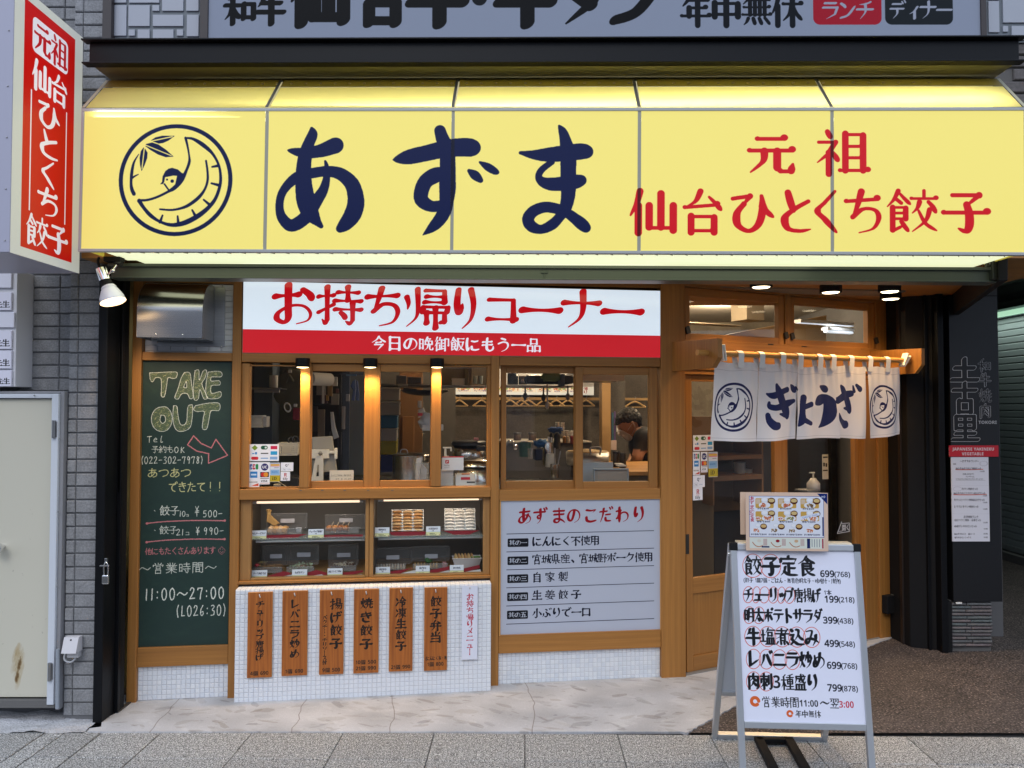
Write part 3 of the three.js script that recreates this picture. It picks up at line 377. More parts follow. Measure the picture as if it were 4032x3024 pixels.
const [sx0, sy1] = F.at(248, 2512, 0.06), [sx1, sy0] = F.at(304, 2595, 0.06), hb = F.y(270, 2570, 0.06);
part(so, 'cover_hood', sideways([[0.015, sy1], [0.05, sy1], [0.075, hb], [0.06, hb], [0.015, hb]], sx0, sx1), mat([0.62, 0.6, 0.62], 0.45));
part(so, 'socket_body', box(sx0 + 0.012, sx1 - 0.004, sy0, hb, 0.012, 0.045), mat([0.5, 0.49, 0.5], 0.5));
part(so, 'screw', plain(new THREE.SphereGeometry(0.0045, 8, 6).translate((sx0 + sx1) / 2, sy1 - 0.012, 0.054)), blackMatt);
part(so, 'cable_loop', tube([[sx0 - 0.005, hb - 0.005, 0.03], [sx0 - 0.002, sy0 - 0.01, 0.04], [sx0 + 0.03, sy0 - 0.022, 0.04], [sx0 + 0.05, sy0 - 0.005, 0.03]], 0.005), mat([0.45, 0.46, 0.48], 0.5));
const cd = thing('conduit', 'grey vertical conduit pipe between the cream door frame and pilaster', 'pipe', LEFT, [F.x(226, 2700, 0.05), F.y(226, 2788, 0.05), 0.05]);
part(cd, 'pipe', rod([F.x(228, 2560, 0.05), F.y(228, 2556, 0.05), 0.05], [F.x(226, 2788, 0.05), F.y(226, 2788, 0.05), 0.05], 0.0095, 0.0095, 12), mat([0.3, 0.33, 0.37], 0.5));
// tenants' name board
const nb = thing('tenant_board', 'white name board of stacked tenant plates on the left wall', 'sign board', LEFT, [-2.75, F.y(30, 1523, 0.04), 0.03]);
const bx = F.x(64, 1300, 0.04), plate = print(256, 128, (c, w, h) => { c.fillStyle = '#e4e3ee'; c.fillRect(0, 0, w, h); write(c, '先生', 138, 62, [54, 50], { style: 'print', color: '#15151c', weight: 1.35 }); }), blank = mat([0.74, 0.74, 0.83], 0.4), lettered = mat([0.97, 0.97, 1], 0.4, { map: plate });
part(nb, 'backing', box(-2.95, bx, F.y(30, 1523, 0.04), F.y(30, 1064, 0.04), -0.1, 0.04), mat([0.66, 0.66, 0.7], 0.5));
[[1068, 1134, 0], [1151, 1222, 1], [1229, 1290, 0], [1301, 1375, 1], [1380, 1452, 1], [1458, 1522, 1]].forEach(([a, b, t2], i) => { const r = F.r(-190, a, i === 2 ? 57 : 46, b, 0.05); part(nb, 'name_plate', [box(r.x0, r.x1, r.y0, r.y1, 0.041, 0.052, { uv: false }), sheet(r.x1 - r.h * 2, r.x1 - 0.002, r.y0 + 0.002, r.y1 - 0.002, 0.0532)], t2 ? lettered : blank); });
}
// ---------- black posts and shutter rails on either side of the shop ----------
{
const t = thing('shutter_post', 'black steel shutter post and rails left of the chalkboard', 'post', WORLD, [-2.08, 0, -3.9]);
const a = groundAt(363, 2850), b = groundAt(398, 2851), c = groundAt(470, 2805), d = SHOP.world(0, 0, 0), TOP = 2.3;
part(t, 'post', box(a.x, b.x, 0, TOP, a.z - 0.12, a.z + 0.0, { b: 0.004 }), black);
part(t, 'return_panel', [box(b.x - 0.03, c.x, 0, TOP, c.z - 0.05, c.z, { b: 0.003 }), box(c.x - 0.015, d.x + 0.0, 0, TOP, d.z - 0.1, d.z - 0.035, { b: 0.003 })], blackMatt);
for (const k of [0.25, 0.5, 0.78]) { const x = b.x + (c.x - b.x) * k; part(t, 'guide_rail', box(x - 0.006, x + 0.006, 0, TOP, c.z, c.z + 0.024, { b: 0.002 }), black); }
part(t, 'floor_plate', box(b.x, d.x, -0.002, 0.012, d.z - 0.05, c.z + 0.02, { b: 0.002 }), mat([0.05, 0.045, 0.04], 0.8));
const pl = thing('padlock', 'small chrome padlock hanging on the black shutter post', 'padlock', WORLD, [a.x, 0.9, a.z]), q = new Frame(0, a.z + 0.01, 0), [lx, ly] = q.at(418, 2265), s = 0.026;
part(pl, 'shackle', tube([[lx - 0.006, ly + 0.004, a.z + 0.02], [lx - 0.006, ly + 0.05, a.z + 0.02], [lx + 0.004, ly + 0.068, a.z + 0.02], [lx + 0.013, ly + 0.05, a.z + 0.02], [lx + 0.013, ly + 0.004, a.z + 0.02]], 0.0035, 8, 30), chrome);
part(pl, 'lock_body', box(lx - 0.013, lx + 0.02, ly - 0.042, ly + 0.004, a.z + 0.01, a.z + 0.03, { b: 0.006, s: 3 }), chrome);
part(pl, 'hasp', [box(lx - 0.03, lx + 0.012, ly + 0.044, ly + 0.052, a.z + 0.0, a.z + 0.02, { b: 0.002 }), box(lx - 0.01, lx + 0.004, ly + 0.062, ly + 0.085, a.z + 0.0, a.z + 0.012, { b: 0.002 })], steel);
const R = thing('shutter_rail', 'black steel shutter rails and panel right of the entrance', 'post', WORLD, [2.75, 0, -5.1]);
const e = groundAt(3506, 2510), f = groundAt(3585, 2548), h = groundAt(3690, 2560), i = groundAt(3736, 2572), HT = 2.45, quadBox = (p, r, th) => { const F2 = new Frame(p.x, p.z, -(r.z - p.z) / (r.x - p.x)), w = Math.hypot(r.x - p.x, r.z - p.z), g = box(0, w, 0, HT, -th, 0, { b: 0.003 }); return g.rotateY(F2.yaw).translate(p.x, 0, p.z); };
part(R, 'side_panel', [quadBox(e, f, 0.05), quadBox(f, h, 0.05)], blackMatt);
part(R, 'post', box(h.x, i.x, 0, HT, i.z - 0.25, i.z, { b: 0.004 }), black);
for (const k of [0.7]) { const p = f.clone().lerp(h, k); part(R, 'guide_rail', box(p.x - 0.008, p.x + 0.008, 0, HT, p.z - 0.02, p.z + 0.02, { b: 0.002 }), black); }
const pp = f.clone().lerp(e, 0.35); part(R, 'guide_rail', box(pp.x - 0.008, pp.x + 0.008, 0, HT, pp.z - 0.02, pp.z + 0.016, { b: 0.002 }), mat([0.02, 0.013, 0.011], 0.5));
}
// ---------- the alley on the right ----------
{
const w = thing('alley_wall', 'dark plastered wall closing the alley behind the black pillar', 'wall', WORLD, [4, 0, -10]);
part(w, 'wall_face', [box(3.25, 6.2, 0, 3.1, -10.2, -10, { b: 0 }), box(5.3, 5.5, 0, 3.2, -10, -3.8, { b: 0 }), box(3.28, 3.42, 0, 3.2, -10.2, -5.4, { b: 0 }), box(2.64, 3.42, 0, 3.2, -5.52, -5.42, { b: 0 })], mat([0.12, 0.12, 0.125], 0.9));
part(structure('alley_ceiling'), 'soffit', uvBox(new THREE.BoxGeometry(3.0, 0.2, 6.8).translate(4.8, 3.0, -7.0)), mat([0.6, 0.6, 0.62], 0.9, { map: scaled(brickMap, 1.1), bumpMap: scaled(brickBump, 1.6), bumpScale: 0.02 }));
const s = thing('roller_shutter', 'grey green roller shutter in the alley beyond the black pillar', 'shutter', WORLD, [5.2, 0.1, -7]), n = 34, g = chamfered(4.4, 0.066, 0.02, 0.008).rotateY(-Math.PI / 2), m = mat([0.36, 0.41, 0.41], 0.5);
for (let k = 0; k < n; k++) piece(s, 'slat', g, m, 5.2, 0.19 + k * 0.07, -6.3);
part(s, 'backing', box(5.201, 5.29, 0.1, 2.7, -8.6, -4.0, { b: 0 }), darkGap);
part(s, 'bottom_rail', box(5.17, 5.2, 0.1, 0.155, -8.5, -4.1), mat([0.26, 0.29, 0.29], 0.5));
part(s, 'kerb', box(5.12, 5.3, 0, 0.085, -9, -3.9), mat([0.14, 0.135, 0.13], 0.9));
const f = thing('tube_light', 'pale green glowing tube light above the alley shutter', 'tube light', WORLD, [5.1, 2.55, -6.3]);
part(f, 'glowing_tube', box(5.08, 5.13, 2.535, 2.585, -8.3, -4.3, { b: 0.01 }), mat([0.6, 0.85, 0.7], 0.4, { emit: [0.42, 0.72, 0.5] }));
part(f, 'housing', box(5.131, 5.2, 2.53, 2.62, -8.3, -4.3), aluWhite);
const L = new THREE.RectAreaLight(lin(0.85, 1, 0.92), 14, 4, 0.05); L.position.set(5.05, 2.53, -6.3); L.lookAt(4.85, 0, -6.3); scene.add(L);
}
// ---------- the building above and the far side of the street, which the glass mirrors ----------
{
const t = thing('upper_wall', 'dark brown framed wall above the black awning beam', 'wall', UPPER, [0, 3.2, -0.1]);
part(t, 'wall_face', [box(-2.3, 2.75, 2.45, 5.2, -0.5, -0.06, { b: 0 }), box(2.75, 6, 3.1, 5.2, -1.2, -0.06, { b: 0 })], mat([0.07, 0.06, 0.058], 0.85));
const far = thing('opposite_building', 'plain grey building across the street facing the shop', 'building', WORLD, [0, 0, 9.5]), m = mat([0.6, 0.59, 0.6], 0.85), win = mat([0.1, 0.11, 0.12], 0.2);
part(far, 'wall', box(-16, 16, 0, 5.4, 9.5, 12, { b: 0 }), m);
for (let k = -6; k < 6; k++) for (let j = 0; j < 1; j++) part(far, 'window', box(k * 2.5 + 0.4, k * 2.5 + 2.0, 3.5, 4.8, 9.44, 9.52), win);
for (let k = -4; k < 4; k++) part(far, 'shop_opening', box(k * 3.9 + 0.4, k * 3.9 + 3.5, 0.1, 2.5, 9.43, 9.52), win);
}
// ---------- the big yellow sign above the shop ----------
const placer = (F, A, W, H) => (px, py) => { const [x, y] = F.at(px, py, 0); return [(x - A.x0) / A.w * W, (A.y1 - y) / A.h * H]; };   // a point of the photograph on a flat print
const NAVY = 'rgb(8,20,66)', RED = 'rgb(200,18,32)';
function inked(c, points, k = 1, rag = 0) {                          // a brush stroke of [x, y, width]
const d = dense(points, true); c.beginPath();
d.forEach(([x, y, w], i) => { const r = Math.max(0.4, (w / 2) * k * (1 + rag * (rnd() - 0.5))); c.moveTo(x + r, y); c.arc(x, y, r, 0, 7); });
c.fill();
}
function emblem(c, x, y, r, color, paper, k = 1) {                   // crescent dumpling with a small bird and bamboo leaves in a ring
c.save(); c.translate(x, y); c.scale(r / 712, r / 712); c.translate(-832, -828);
c.fillStyle = c.strokeStyle = color; c.lineWidth = 46 * k; c.beginPath(); c.arc(832, 828, 706, 0, 7); c.stroke();
const W = (pts, ws) => inked(c, pts.map((p, i) => [...p, k * ws[Math.min(i, ws.length - 1)]]), 1, 0.05);
W([[950, 275], [1050, 290], [1180, 370], [1300, 480], [1380, 620], [1410, 760], [1405, 900], [1350, 1070], [1250, 1200], [1110, 1310], [950, 1390], [790, 1415], [640, 1370], [520, 1290], [430, 1190], [370, 1100]], [20, 30, 46, 30, 26, 30, 34, 36, 46, 56, 56, 40, 30, 40, 36, 46]);
W([[950, 275], [975, 370], [1000, 500], [1005, 590], [970, 700], [910, 830], [820, 930], [740, 980], [600, 1050], [470, 1090], [360, 1095]], [28, 24, 20, 30, 30, 46, 46, 28, 26, 26, 24]);
W([[1220, 575], [1240, 700], [1245, 830], [1210, 950], [1130, 1060], [1000, 1160], [880, 1205], [770, 1220], [640, 1210]], [22, 24, 26, 26, 36, 34, 26, 22, 20]);
for (const [a, b, e, f] of [[1300, 655, 1375, 640], [1295, 870, 1395, 895], [1200, 1085, 1285, 1155], [1055, 1220, 1100, 1300], [870, 1300, 880, 1390], [675, 1290, 645, 1380]]) W([[a, b], [e, f]], [20, 32]);
const fill = (pts, col = color) => { c.fillStyle = col; c.beginPath(); pts.forEach(([a, b]) => c.lineTo(a, b)); c.closePath(); c.fill(); };
fill([[635, 882], [660, 850], [665, 780], [700, 710], [740, 680], [785, 668], [860, 690], [912, 736], [945, 742], [900, 850], [840, 930], [800, 960], [828, 890], [852, 772], [800, 770], [740, 782], [697, 790], [688, 850], [672, 880]]);
W([[690, 880], [752, 965]], [18, 18]);
c.fillStyle = color; c.beginPath(); c.arc(723, 822, 13, 0, 7); c.fill(); c.beginPath(); c.arc(790, 842, 22, 0, 7); c.fill();
const leaf = (pts, mid) => { fill(pts); c.strokeStyle = paper; c.lineWidth = 15 / Math.sqrt(k); c.beginPath(); mid.forEach(([a, b]) => c.lineTo(a, b)); c.stroke(); c.strokeStyle = color; };
leaf([[500, 312], [560, 268], [650, 246], [810, 248], [730, 310], [660, 342], [605, 350], [540, 325]], [[505, 318], [780, 258]]);
leaf([[440, 356], [520, 335], [600, 362], [700, 430], [800, 520], [700, 528], [600, 494], [500, 434], [435, 384]], [[440, 372], [770, 508]]);
leaf([[410, 400], [376, 450], [362, 540], [370, 630], [392, 712], [430, 630], [460, 540], [464, 470], [432, 420]], [[421, 410], [396, 680]]);
W([[350, 490], [290, 600], [265, 740], [260, 870], [272, 950], [300, 1010]], [8, 24, 34, 30, 38, 40]); W([[275, 800], [310, 775], [350, 755]], [22, 18, 10]);
c.restore();
}
const BIG = [
[[1050, 460], [[275, 435, 14], [340, 448, 80], [500, 470, 145], [700, 445, 175], [870, 385, 215], [905, 372, 205]], [[588, 150, 40], [600, 230, 130], [550, 350, 150], [505, 500, 180], [482, 700, 200], [485, 900, 225], [515, 1100, 250], [570, 1250, 220], [650, 1360, 120], [712, 1430, 60]], [[765, 580, 30], [783, 650, 62], [782, 800, 96], [742, 950, 128], [655, 1090, 160], [510, 1310, 175], [330, 1420, 165], [210, 1330, 135], [168, 1190, 110], [192, 1020, 110], [285, 880, 125], [420, 780, 150], [600, 735, 140], [790, 712, 145], [960, 745, 165], [1100, 860, 190], [1155, 1000, 210], [1163, 1150, 225], [1115, 1290, 225], [1030, 1400, 180], [960, 1460, 110]]],
[[1520, 460], [[90, 562, 12], [180, 550, 120], [320, 520, 200], [550, 470, 215], [800, 412, 235], [1000, 398, 246], [1110, 402, 238], [1170, 410, 130]], [[705, 180, 150], [735, 280, 170], [795, 430, 200], [805, 600, 205], [803, 800, 215], [803, 950, 215], [790, 1100, 185], [765, 1230, 175], [695, 1350, 165], [600, 1450, 120], [480, 1545, 10]], [[770, 730, 150], [640, 765, 205], [515, 850, 195], [457, 1000, 190], [475, 1100, 180], [600, 1170, 150], [780, 1150, 150]], [[1225, 592, 28], [1330, 655, 105], [1420, 710, 92], [1450, 725, 60]], [[1085, 705, 50], [1165, 765, 124], [1235, 830, 70]]],
[[1980, 460], [[230, 470, 44], [400, 495, 120], [600, 495, 190], [850, 470, 218], [1030, 452, 215], [1090, 456, 180]], [[640, 590, 80], [510, 690, 88], [468, 780, 92], [520, 850, 130], [640, 880, 175], [800, 870, 190], [940, 850, 190], [1020, 830, 150]], [[735, 118, 30], [780, 190, 108], [815, 300, 146], [853, 500, 205], [855, 700, 205], [856, 900, 200], [850, 1050, 180], [815, 1190, 160], [740, 1310, 130], [640, 1410, 140], [500, 1470, 122], [375, 1430, 150], [330, 1335, 155], [400, 1235, 150], [550, 1180, 145], [720, 1205, 140], [830, 1250, 130], [930, 1320, 140], [1030, 1400, 160], [1085, 1450, 130]]],
];
function signPrint(paper, dim, F, A) {  // dim: darkened copy for the strips where inner ribs shade the film
return print(2048, 324, (c, W, H) => {
c.fillStyle = paper; c.fillRect(0, 0, W, H);
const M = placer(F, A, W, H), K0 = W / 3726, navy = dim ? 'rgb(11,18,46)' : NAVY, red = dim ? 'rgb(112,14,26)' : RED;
{ const [a, b] = M(691, 709), [a2] = M(909, 709); emblem(c, a, b, a2 - a, navy, paper, 1.15); }
for (const [[ox, oy], ...list] of BIG) { c.fillStyle = navy; for (const s of list) inked(c, s.map(([x, y, q]) => [...M(ox + x / 3.318, oy + y / 3.318), q * K0 / 3.318]), 1, 0.035); }
const put = (ch, a, b, y, e) => { const [p, q] = M(a, y), [r, s] = M(b, e); write(c, ch, p, q, [r - p, s - q], { style: 'print', color: red, weight: 1.3 }); };
put('元', 2940, 3134, 524, 688); put('祖', 3214, 3422, 515, 688);
for (const [ch, a, b] of [['仙', 2480, 2660], ['台', 2680, 2850], ['ひ', 2878, 3050], ['と', 3062, 3206], ['く', 3180, 3330], ['ち', 3320, 3476], ['餃', 3490, 3694], ['子', 3708, 3898]]) put(ch, a, b, 748, 920);
});
}
{
const TUBE = 30, F = SIGN, A = F.r(322, 427, 4048, 1006), t = thing('shop_sign', 'large backlit yellow shop sign with bird emblem and blue brush lettering', 'sign', F, [(A.x0 + A.x1) / 2, A.y0, 0]);
const lit = signPrint('rgb(247,233,130)', false, F, A), ribShade = signPrint('rgb(176,177,166)', true, F, A), strip = 0.0085;
const face = mat([0.5, 0.5, 0.5], 0.2, { specularIntensity: 0.4, map: lit, emissiveMap: lit, emit: [0.62, 0.6, 0.56] }), ribShadeMat = mat([0.62, 0.62, 0.62], 0.3, { specularIntensity: 0.4, map: ribShade, emissiveMap: ribShade, emit: [0.16, 0.16, 0.15] }), frame = mat([0.42, 0.43, 0.42], 0.35, { });
const xs = [[1040, 1054], [1775, 1788], [2510, 2524], [3270, 3284]].map(([a, b]) => [F.x(a, 720), F.x(b, 720)]), X = [A.x0 + 0.014, ...xs.flat(), A.x1 - 0.014], U = (x) => (x - A.x0) / A.w, V0 = strip * 1.7 / A.h, V1 = 1 - V0, yb = A.y0 + strip * 1.7, yt = A.y1 - strip * 1.7;
for (let i = 0; i < 5; i++) part(t, 'face_panel', sheet(X[2 * i], X[2 * i + 1], yb, yt, 0.0, [U(X[2 * i]), V0, U(X[2 * i + 1]), V1]), face);
for (let i = 1; i < 5; i++) part(t, 'divider', sheet(X[2 * i - 1], X[2 * i], yb, yt, -0.0015, [U(X[2 * i - 1]), V0, U(X[2 * i]), V1]), ribShadeMat);  // grey strips paint the shadow of the inner ribs on the film
part(t, 'frame', [box(A.x0, A.x1, A.y1 - strip * 1.7, A.y1, -0.02, 0.004, { b: 0.002 }), box(A.x0, A.x1, A.y0, A.y0 + strip * 1.7, -0.02, 0.004, { b: 0.002 }), box(A.x0, A.x0 + 0.013, yb, yt, -0.02, 0.003, { b: 0.002 }), box(A.x1 - 0.013, A.x1, yb, yt, -0.02, 0.003, { b: 0.002 })], frame);
// the sloping top of the box, glossy yellow film over the same lamps
const D = 0.2, Hh = F.y(2016, 316, -D) - A.y1, top = mat([0.88, 0.79, 0.26], 1, { transmission: 0.72, thickness: 0, specularIntensity: 0.5 });
const slope = (x0, x1, s0, s1, lift = 0) => { const g = new THREE.BufferGeometry(), q = (x, s) => [x, A.y1 + Hh * s + lift, -D * s + lift]; const [a, b, c2, d] = [q(x0, s0), q(x1, s0), q(x1, s1), q(x0, s1)]; g.setAttribute('position', new THREE.BufferAttribute(new Float32Array([...a, ...b, ...c2, ...a, ...c2, ...d]), 3)); g.computeVertexNormals(); return uvBox(g); };
for (let i = 0; i < 5; i++) part(t, 'top_panel', slope(X[2 * i] + 0.002, X[2 * i + 1] - 0.002, 0.02, 0.74), top);
for (let i = 0; i < 5; i++) part(t, 'top_dark_strip', slope(X[2 * i] + 0.002, X[2 * i + 1] - 0.002, 0.74, 1, 0.002), mat([0.34, 0.26, 0.02], 0.6, { transmission: 0.4, thickness: 0 }));  // darker brown-yellow strip along the upper quarter of the slope
for (let i = 1; i < 5; i++) part(t, 'top_divider', slope(X[2 * i - 1] - 0.002, X[2 * i] - 0.004, 0, 1, 0.0035), mat([0.1, 0.1, 0.09], 0.4));
for (const [a, b] of [[A.x0, A.x0 + 0.016], [A.x1 - 0.016, A.x1]]) part(t, 'top_edge', slope(a, b, 0, 1, 0.003), mat([0.4, 0.38, 0.25], 0.4));
const bulbs = []; for (let x = A.x0 + 0.3; x < A.x1 - 0.3; x += 0.072) bulbs.push(box(x - 0.008, x + 0.004, A.y1 + Hh * 0.84, A.y1 + Hh * 0.88, -D * 0.86 + 0.002, -D * 0.86 + 0.012, { b: 0.002 }));
part(t, 'led_modules', bulbs, mat([0.34, 0.27, 0.1], 0.5));
// body, ends and the glowing underside
part(t, 'sign_body', [box(A.x0 + 0.02, A.x1 - 0.02, A.y0 + 0.05, A.y1 - 0.08, -0.36, -0.03, { b: 0 }), box(A.x0 + 0.03, A.x1 - 0.03, A.y1 - 0.09, A.y1 + Hh - 0.004, -0.4, -D - 0.005, { b: 0 })], mat([0.6, 0.58, 0.5], 0.8));
part(t, 'lamp_tube', rod([A.x0 + 0.06, A.y1 - 0.036, -0.05], [A.x1 - 0.06, A.y1 - 0.036, -0.05], 0.008, 0.008, 10), mat([0.9, 0.9, 0.85], 0.4, { emit: [2, 1.9, 1.6] }));
{ const L = new THREE.RectAreaLight(lin(1, 0.97, 0.86), TUBE, A.w - 0.12, 0.02), m = F.world((A.x0 + A.x1) / 2, A.y1 - 0.026, -0.052); L.position.copy(m); L.lookAt(m.clone().addScaledVector(F.v, 0.9).addScaledVector(F.n, 0.28)); scene.add(L); }
part(t, 'side_panel', [box(A.x0 - 0.012, A.x0 + 0.002, A.y0 + 0.02, A.y1, -0.34, -0.022), box(A.x1 - 0.002, A.x1 + 0.012, A.y0 + 0.02, A.y1, -0.34, -0.022)], mat([0.7, 0.6, 0.1], 0.4, { emit: [0.25, 0.21, 0.03] }));
const uy = A.y0 + 0.012, ux0 = A.x0 + 0.09, ux1 = A.x1 - 0.04;
part(t, 'light_panel', box(ux0, ux1, uy, uy + 0.02, -0.275, -0.025, { b: 0 }), mat([0.7, 0.72, 0.55], 0.5, { emit: [0.82, 0.86, 0.55] }));
part(t, 'added_rear_glow', box(ux0, ux1, uy + 0.001, uy + 0.019, -0.45, -0.276, { b: 0 }), mat([0.7, 0.72, 0.55], 0.5, { emit: [0.82, 0.86, 0.55] }));  // added glow hidden behind the beam, brightens the vent hood and tiles
const wires = []; for (let x = ux0 + 0.05; x < ux1 - 0.05; x += 0.07) { wires.push(box(x, x + 0.046, uy - 0.006, uy + 0.002, -0.05, -0.042, { b: 0 })); wires.push(rod([x + 0.046, uy - 0.003, -0.046], [x + 0.07, uy - 0.003, -0.075], 0.002, 0.002, 4)); }
part(t, 'led_string', wires, mat([0.3, 0.3, 0.25], 0.6));
const L = new THREE.RectAreaLight(lin(1, 1, 0.7), 1.2, ux1 - ux0, 0.24), m = F.world((ux0 + ux1) / 2, uy - 0.012, -0.15); L.position.copy(m); L.lookAt(m.x, m.y - 1, m.z); scene.add(L);
const L2 = new THREE.RectAreaLight(lin(1, 0.93, 0.4), 0.55, A.w, A.h), m2 = F.world((A.x0 + A.x1) / 2, (A.y0 + A.y1) / 2, 0.012); L2.position.copy(m2); L2.lookAt(m2.clone().add(F.n)); scene.add(L2);

// the black channel above it
const b = thing('awning_beam', 'long black steel channel beam above the yellow sign', 'beam', F, [0, A.y1 + Hh, -0.1]), zf = -0.05, B = F.r(352, 168, 4014, 240, zf);
part(b, 'beam_web', box(B.x0, B.x1, B.y0, B.y1, zf - 0.03, zf, { b: 0.004 }), black);
part(b, 'flange', [box(B.x0 - 0.025, B.x1 + 0.02, B.y1, B.y1 + 0.008, zf - 0.02, zf + 0.03, { b: 0.002 }), box(B.x0 - 0.025, B.x1 + 0.02, B.y0 - 0.008, B.y0, zf - 0.03, zf + 0.02, { b: 0.002 })], black);
const sideY = A.y1 + Hh + 0.004;
part(b, 'soffit_plate', box(B.x0 + 0.0, B.x1, B.y0 + 0.001, B.y0 + 0.02, -0.46, zf - 0.031, { b: 0.002 }), mat([0.14, 0.13, 0.08], 0.5));
part(b, 'back_plate', box(B.x0, B.x1, sideY - 0.1, B.y1 + 0.1, -0.5, -0.461, { b: 0 }), mat([0.05, 0.045, 0.04], 0.6));

// the green steel beam under it and its brackets
const zb = -0.28, G = F.r(438, 1042, 3915, 1112, zb), gb = thing('canopy_beam', 'dark green painted steel beam under the yellow sign', 'beam', F, [0, G.y0, zb]);
part(gb, 'beam_web', box(G.x0, G.x1, G.y0 + 0.008, G.y1 - 0.012, zb - 0.012, zb, { b: 0 }), greenSteel);
part(gb, 'flange', [box(G.x0 - 0.01, G.x1 + 0.02, G.y0, G.y0 + 0.0075, zb - 0.1, zb + 0.012, { b: 0.002 }), box(G.x0 - 0.01, G.x1 + 0.02, G.y1 - 0.0115, G.y1 + 0.004, zb - 0.1, zb + 0.016, { b: 0.002 })], greenSteel);
const sx = F.x(2144, 1080, zb); part(gb, 'weld_seam', [box(sx - 0.003, sx + 0.003, G.y0 + 0.009, G.y1 - 0.013, zb, zb + 0.005), box(sx - 0.018, sx + 0.016, G.y1 - 0.035, G.y1 - 0.02, zb, zb + 0.007)], mat([0.06, 0.075, 0.06], 0.7));
const bx = F.x(3913, 1080, zb + 0.02); part(gb, 'bracket', [box(bx - 0.01, bx + 0.012, G.y0 + 0.01, G.y1 + 0.06, zb - 0.04, zb + 0.03, { b: 0.003 }), box(bx - 0.03, bx + 0.02, G.y1 + 0.005, G.y1 + 0.05, zb + 0.004, zb + 0.014)], mat([0.03, 0.034, 0.03], 0.5));
for (const [dx, dy] of [[-0.008, 0.05], [0.012, 0.05], [-0.008, 0.028], [0.012, 0.028]]) part(gb, 'bolt', plain(new THREE.SphereGeometry(0.005, 8, 6).translate(bx + dx - 0.006, G.y0 + 0.06 + dy - 0.02, zb + 0.012)), steel);
// side beam running back to the wall at the right end
const p0 = F.world(G.x1, 0, zb), p1 = groundAt(3736, 2572), y0 = 2.215;
part(gb, 'side_beam', (() => { const dx = p1.x - p0.x, dz = p1.z - p0.z, l = Math.hypot(dx, dz) + 0.4, g = box(-0.02, 0.02, y0, y0 + 0.16, -l, 0, { b: 0.004 }); return g.rotateY(Math.atan2(-dx, -dz)).translate(p0.x - F.o.x, 0.015, p0.z - F.o.z); })(), blackMatt);
// timber ceiling over the entrance
const c = structure('canopy_ceiling'), cw = mat([0.62, 0.56, 0.5], 0.55, { map: scaled(woodMap, 1.6, 0.7) });
part(c, 'ceiling_board', uvBox(new THREE.BoxGeometry(5.1, 0.05, 1.8).translate(0.4, 2.365, -4.72), 'x'), cw);
}
// ---------- the projecting red sign at the left edge ----------
{
const X = -2.12, zn = -3.23, zf = -3.75, yb = 2.25, yt = 3.42, t = thing('projecting_sign', 'backlit red projecting sign with white vertical lettering at the left edge', 'sign', WORLD, [X, yb, zf]);
const tex = print(512, 1160, (c, w, h) => {
c.fillStyle = 'rgb(216,219,212)'; c.fillRect(0, 0, w, h);
c.fillStyle = 'rgb(208,22,18)'; c.fillRect(0.13 * w, 0.035 * h, 0.74 * w, 0.93 * h);
c.fillStyle = 'rgb(246,242,252)'; c.beginPath(); c.roundRect(0.24 * w, 0.075 * h, 0.52 * w, 0.135 * h, 26); c.fill();
write(c, '元祖', 0.26 * w, 0.085 * h, [0.24 * w, 0.115 * h], { style: 'print', color: 'rgb(196,26,36)', weight: 1.35 });
const white = { style: 'print', color: 'rgb(250,244,252)', weight: 1.4 };
write(c, '仙台', 0.245 * w, 0.235 * h, [0.26 * w, 0.112 * h], white);
write(c, 'ひとくち', 0.335 * w, 0.365 * h, [0.32 * w, 0.108 * h], { ...white, down: true, gap: 0.006 * h });
write(c, '餃子', 0.2 * w, 0.83 * h, [0.3 * w, 0.12 * h], white);
c.fillStyle = 'rgb(250,244,252)'; c.fillRect(0.23 * w, 0.36 * h, 0.016 * w, 0.46 * h); c.fillRect(0.745 * w, 0.36 * h, 0.016 * w, 0.46 * h);
});
const g = sheet(0, zn - zf, yb, yt, 0).rotateY(Math.PI / 2).translate(X + 0.0, 0, zn);
part(t, 'face_panel', g, mat([0.5, 0.5, 0.5], 0.35, { specularIntensity: 0.3, map: tex, emissiveMap: tex, emit: [0.44, 0.44, 0.44] }));
part(t, 'sign_case', box(X - 0.4, X - 0.002, yb, yt, zf, zn, { b: 0.004 }), mat([0.42, 0.42, 0.52], 0.45));
for (const y of [2.3, 2.52, 2.74, 2.96, 3.2]) for (const dx of [0.022]) part(t, 'rivet', plain(new THREE.SphereGeometry(0.0035, 8, 6).translate(X - dx, y, zn + 0.001)), steel);
const L = new THREE.RectAreaLight(lin(1, 0.35, 0.3), 0.25, 0.5, 1.15); L.position.set(X + 0.012, (yb + yt) / 2, (zn + zf) / 2); L.lookAt(0, (yb + yt) / 2, (zn + zf) / 2); scene.add(L);
}
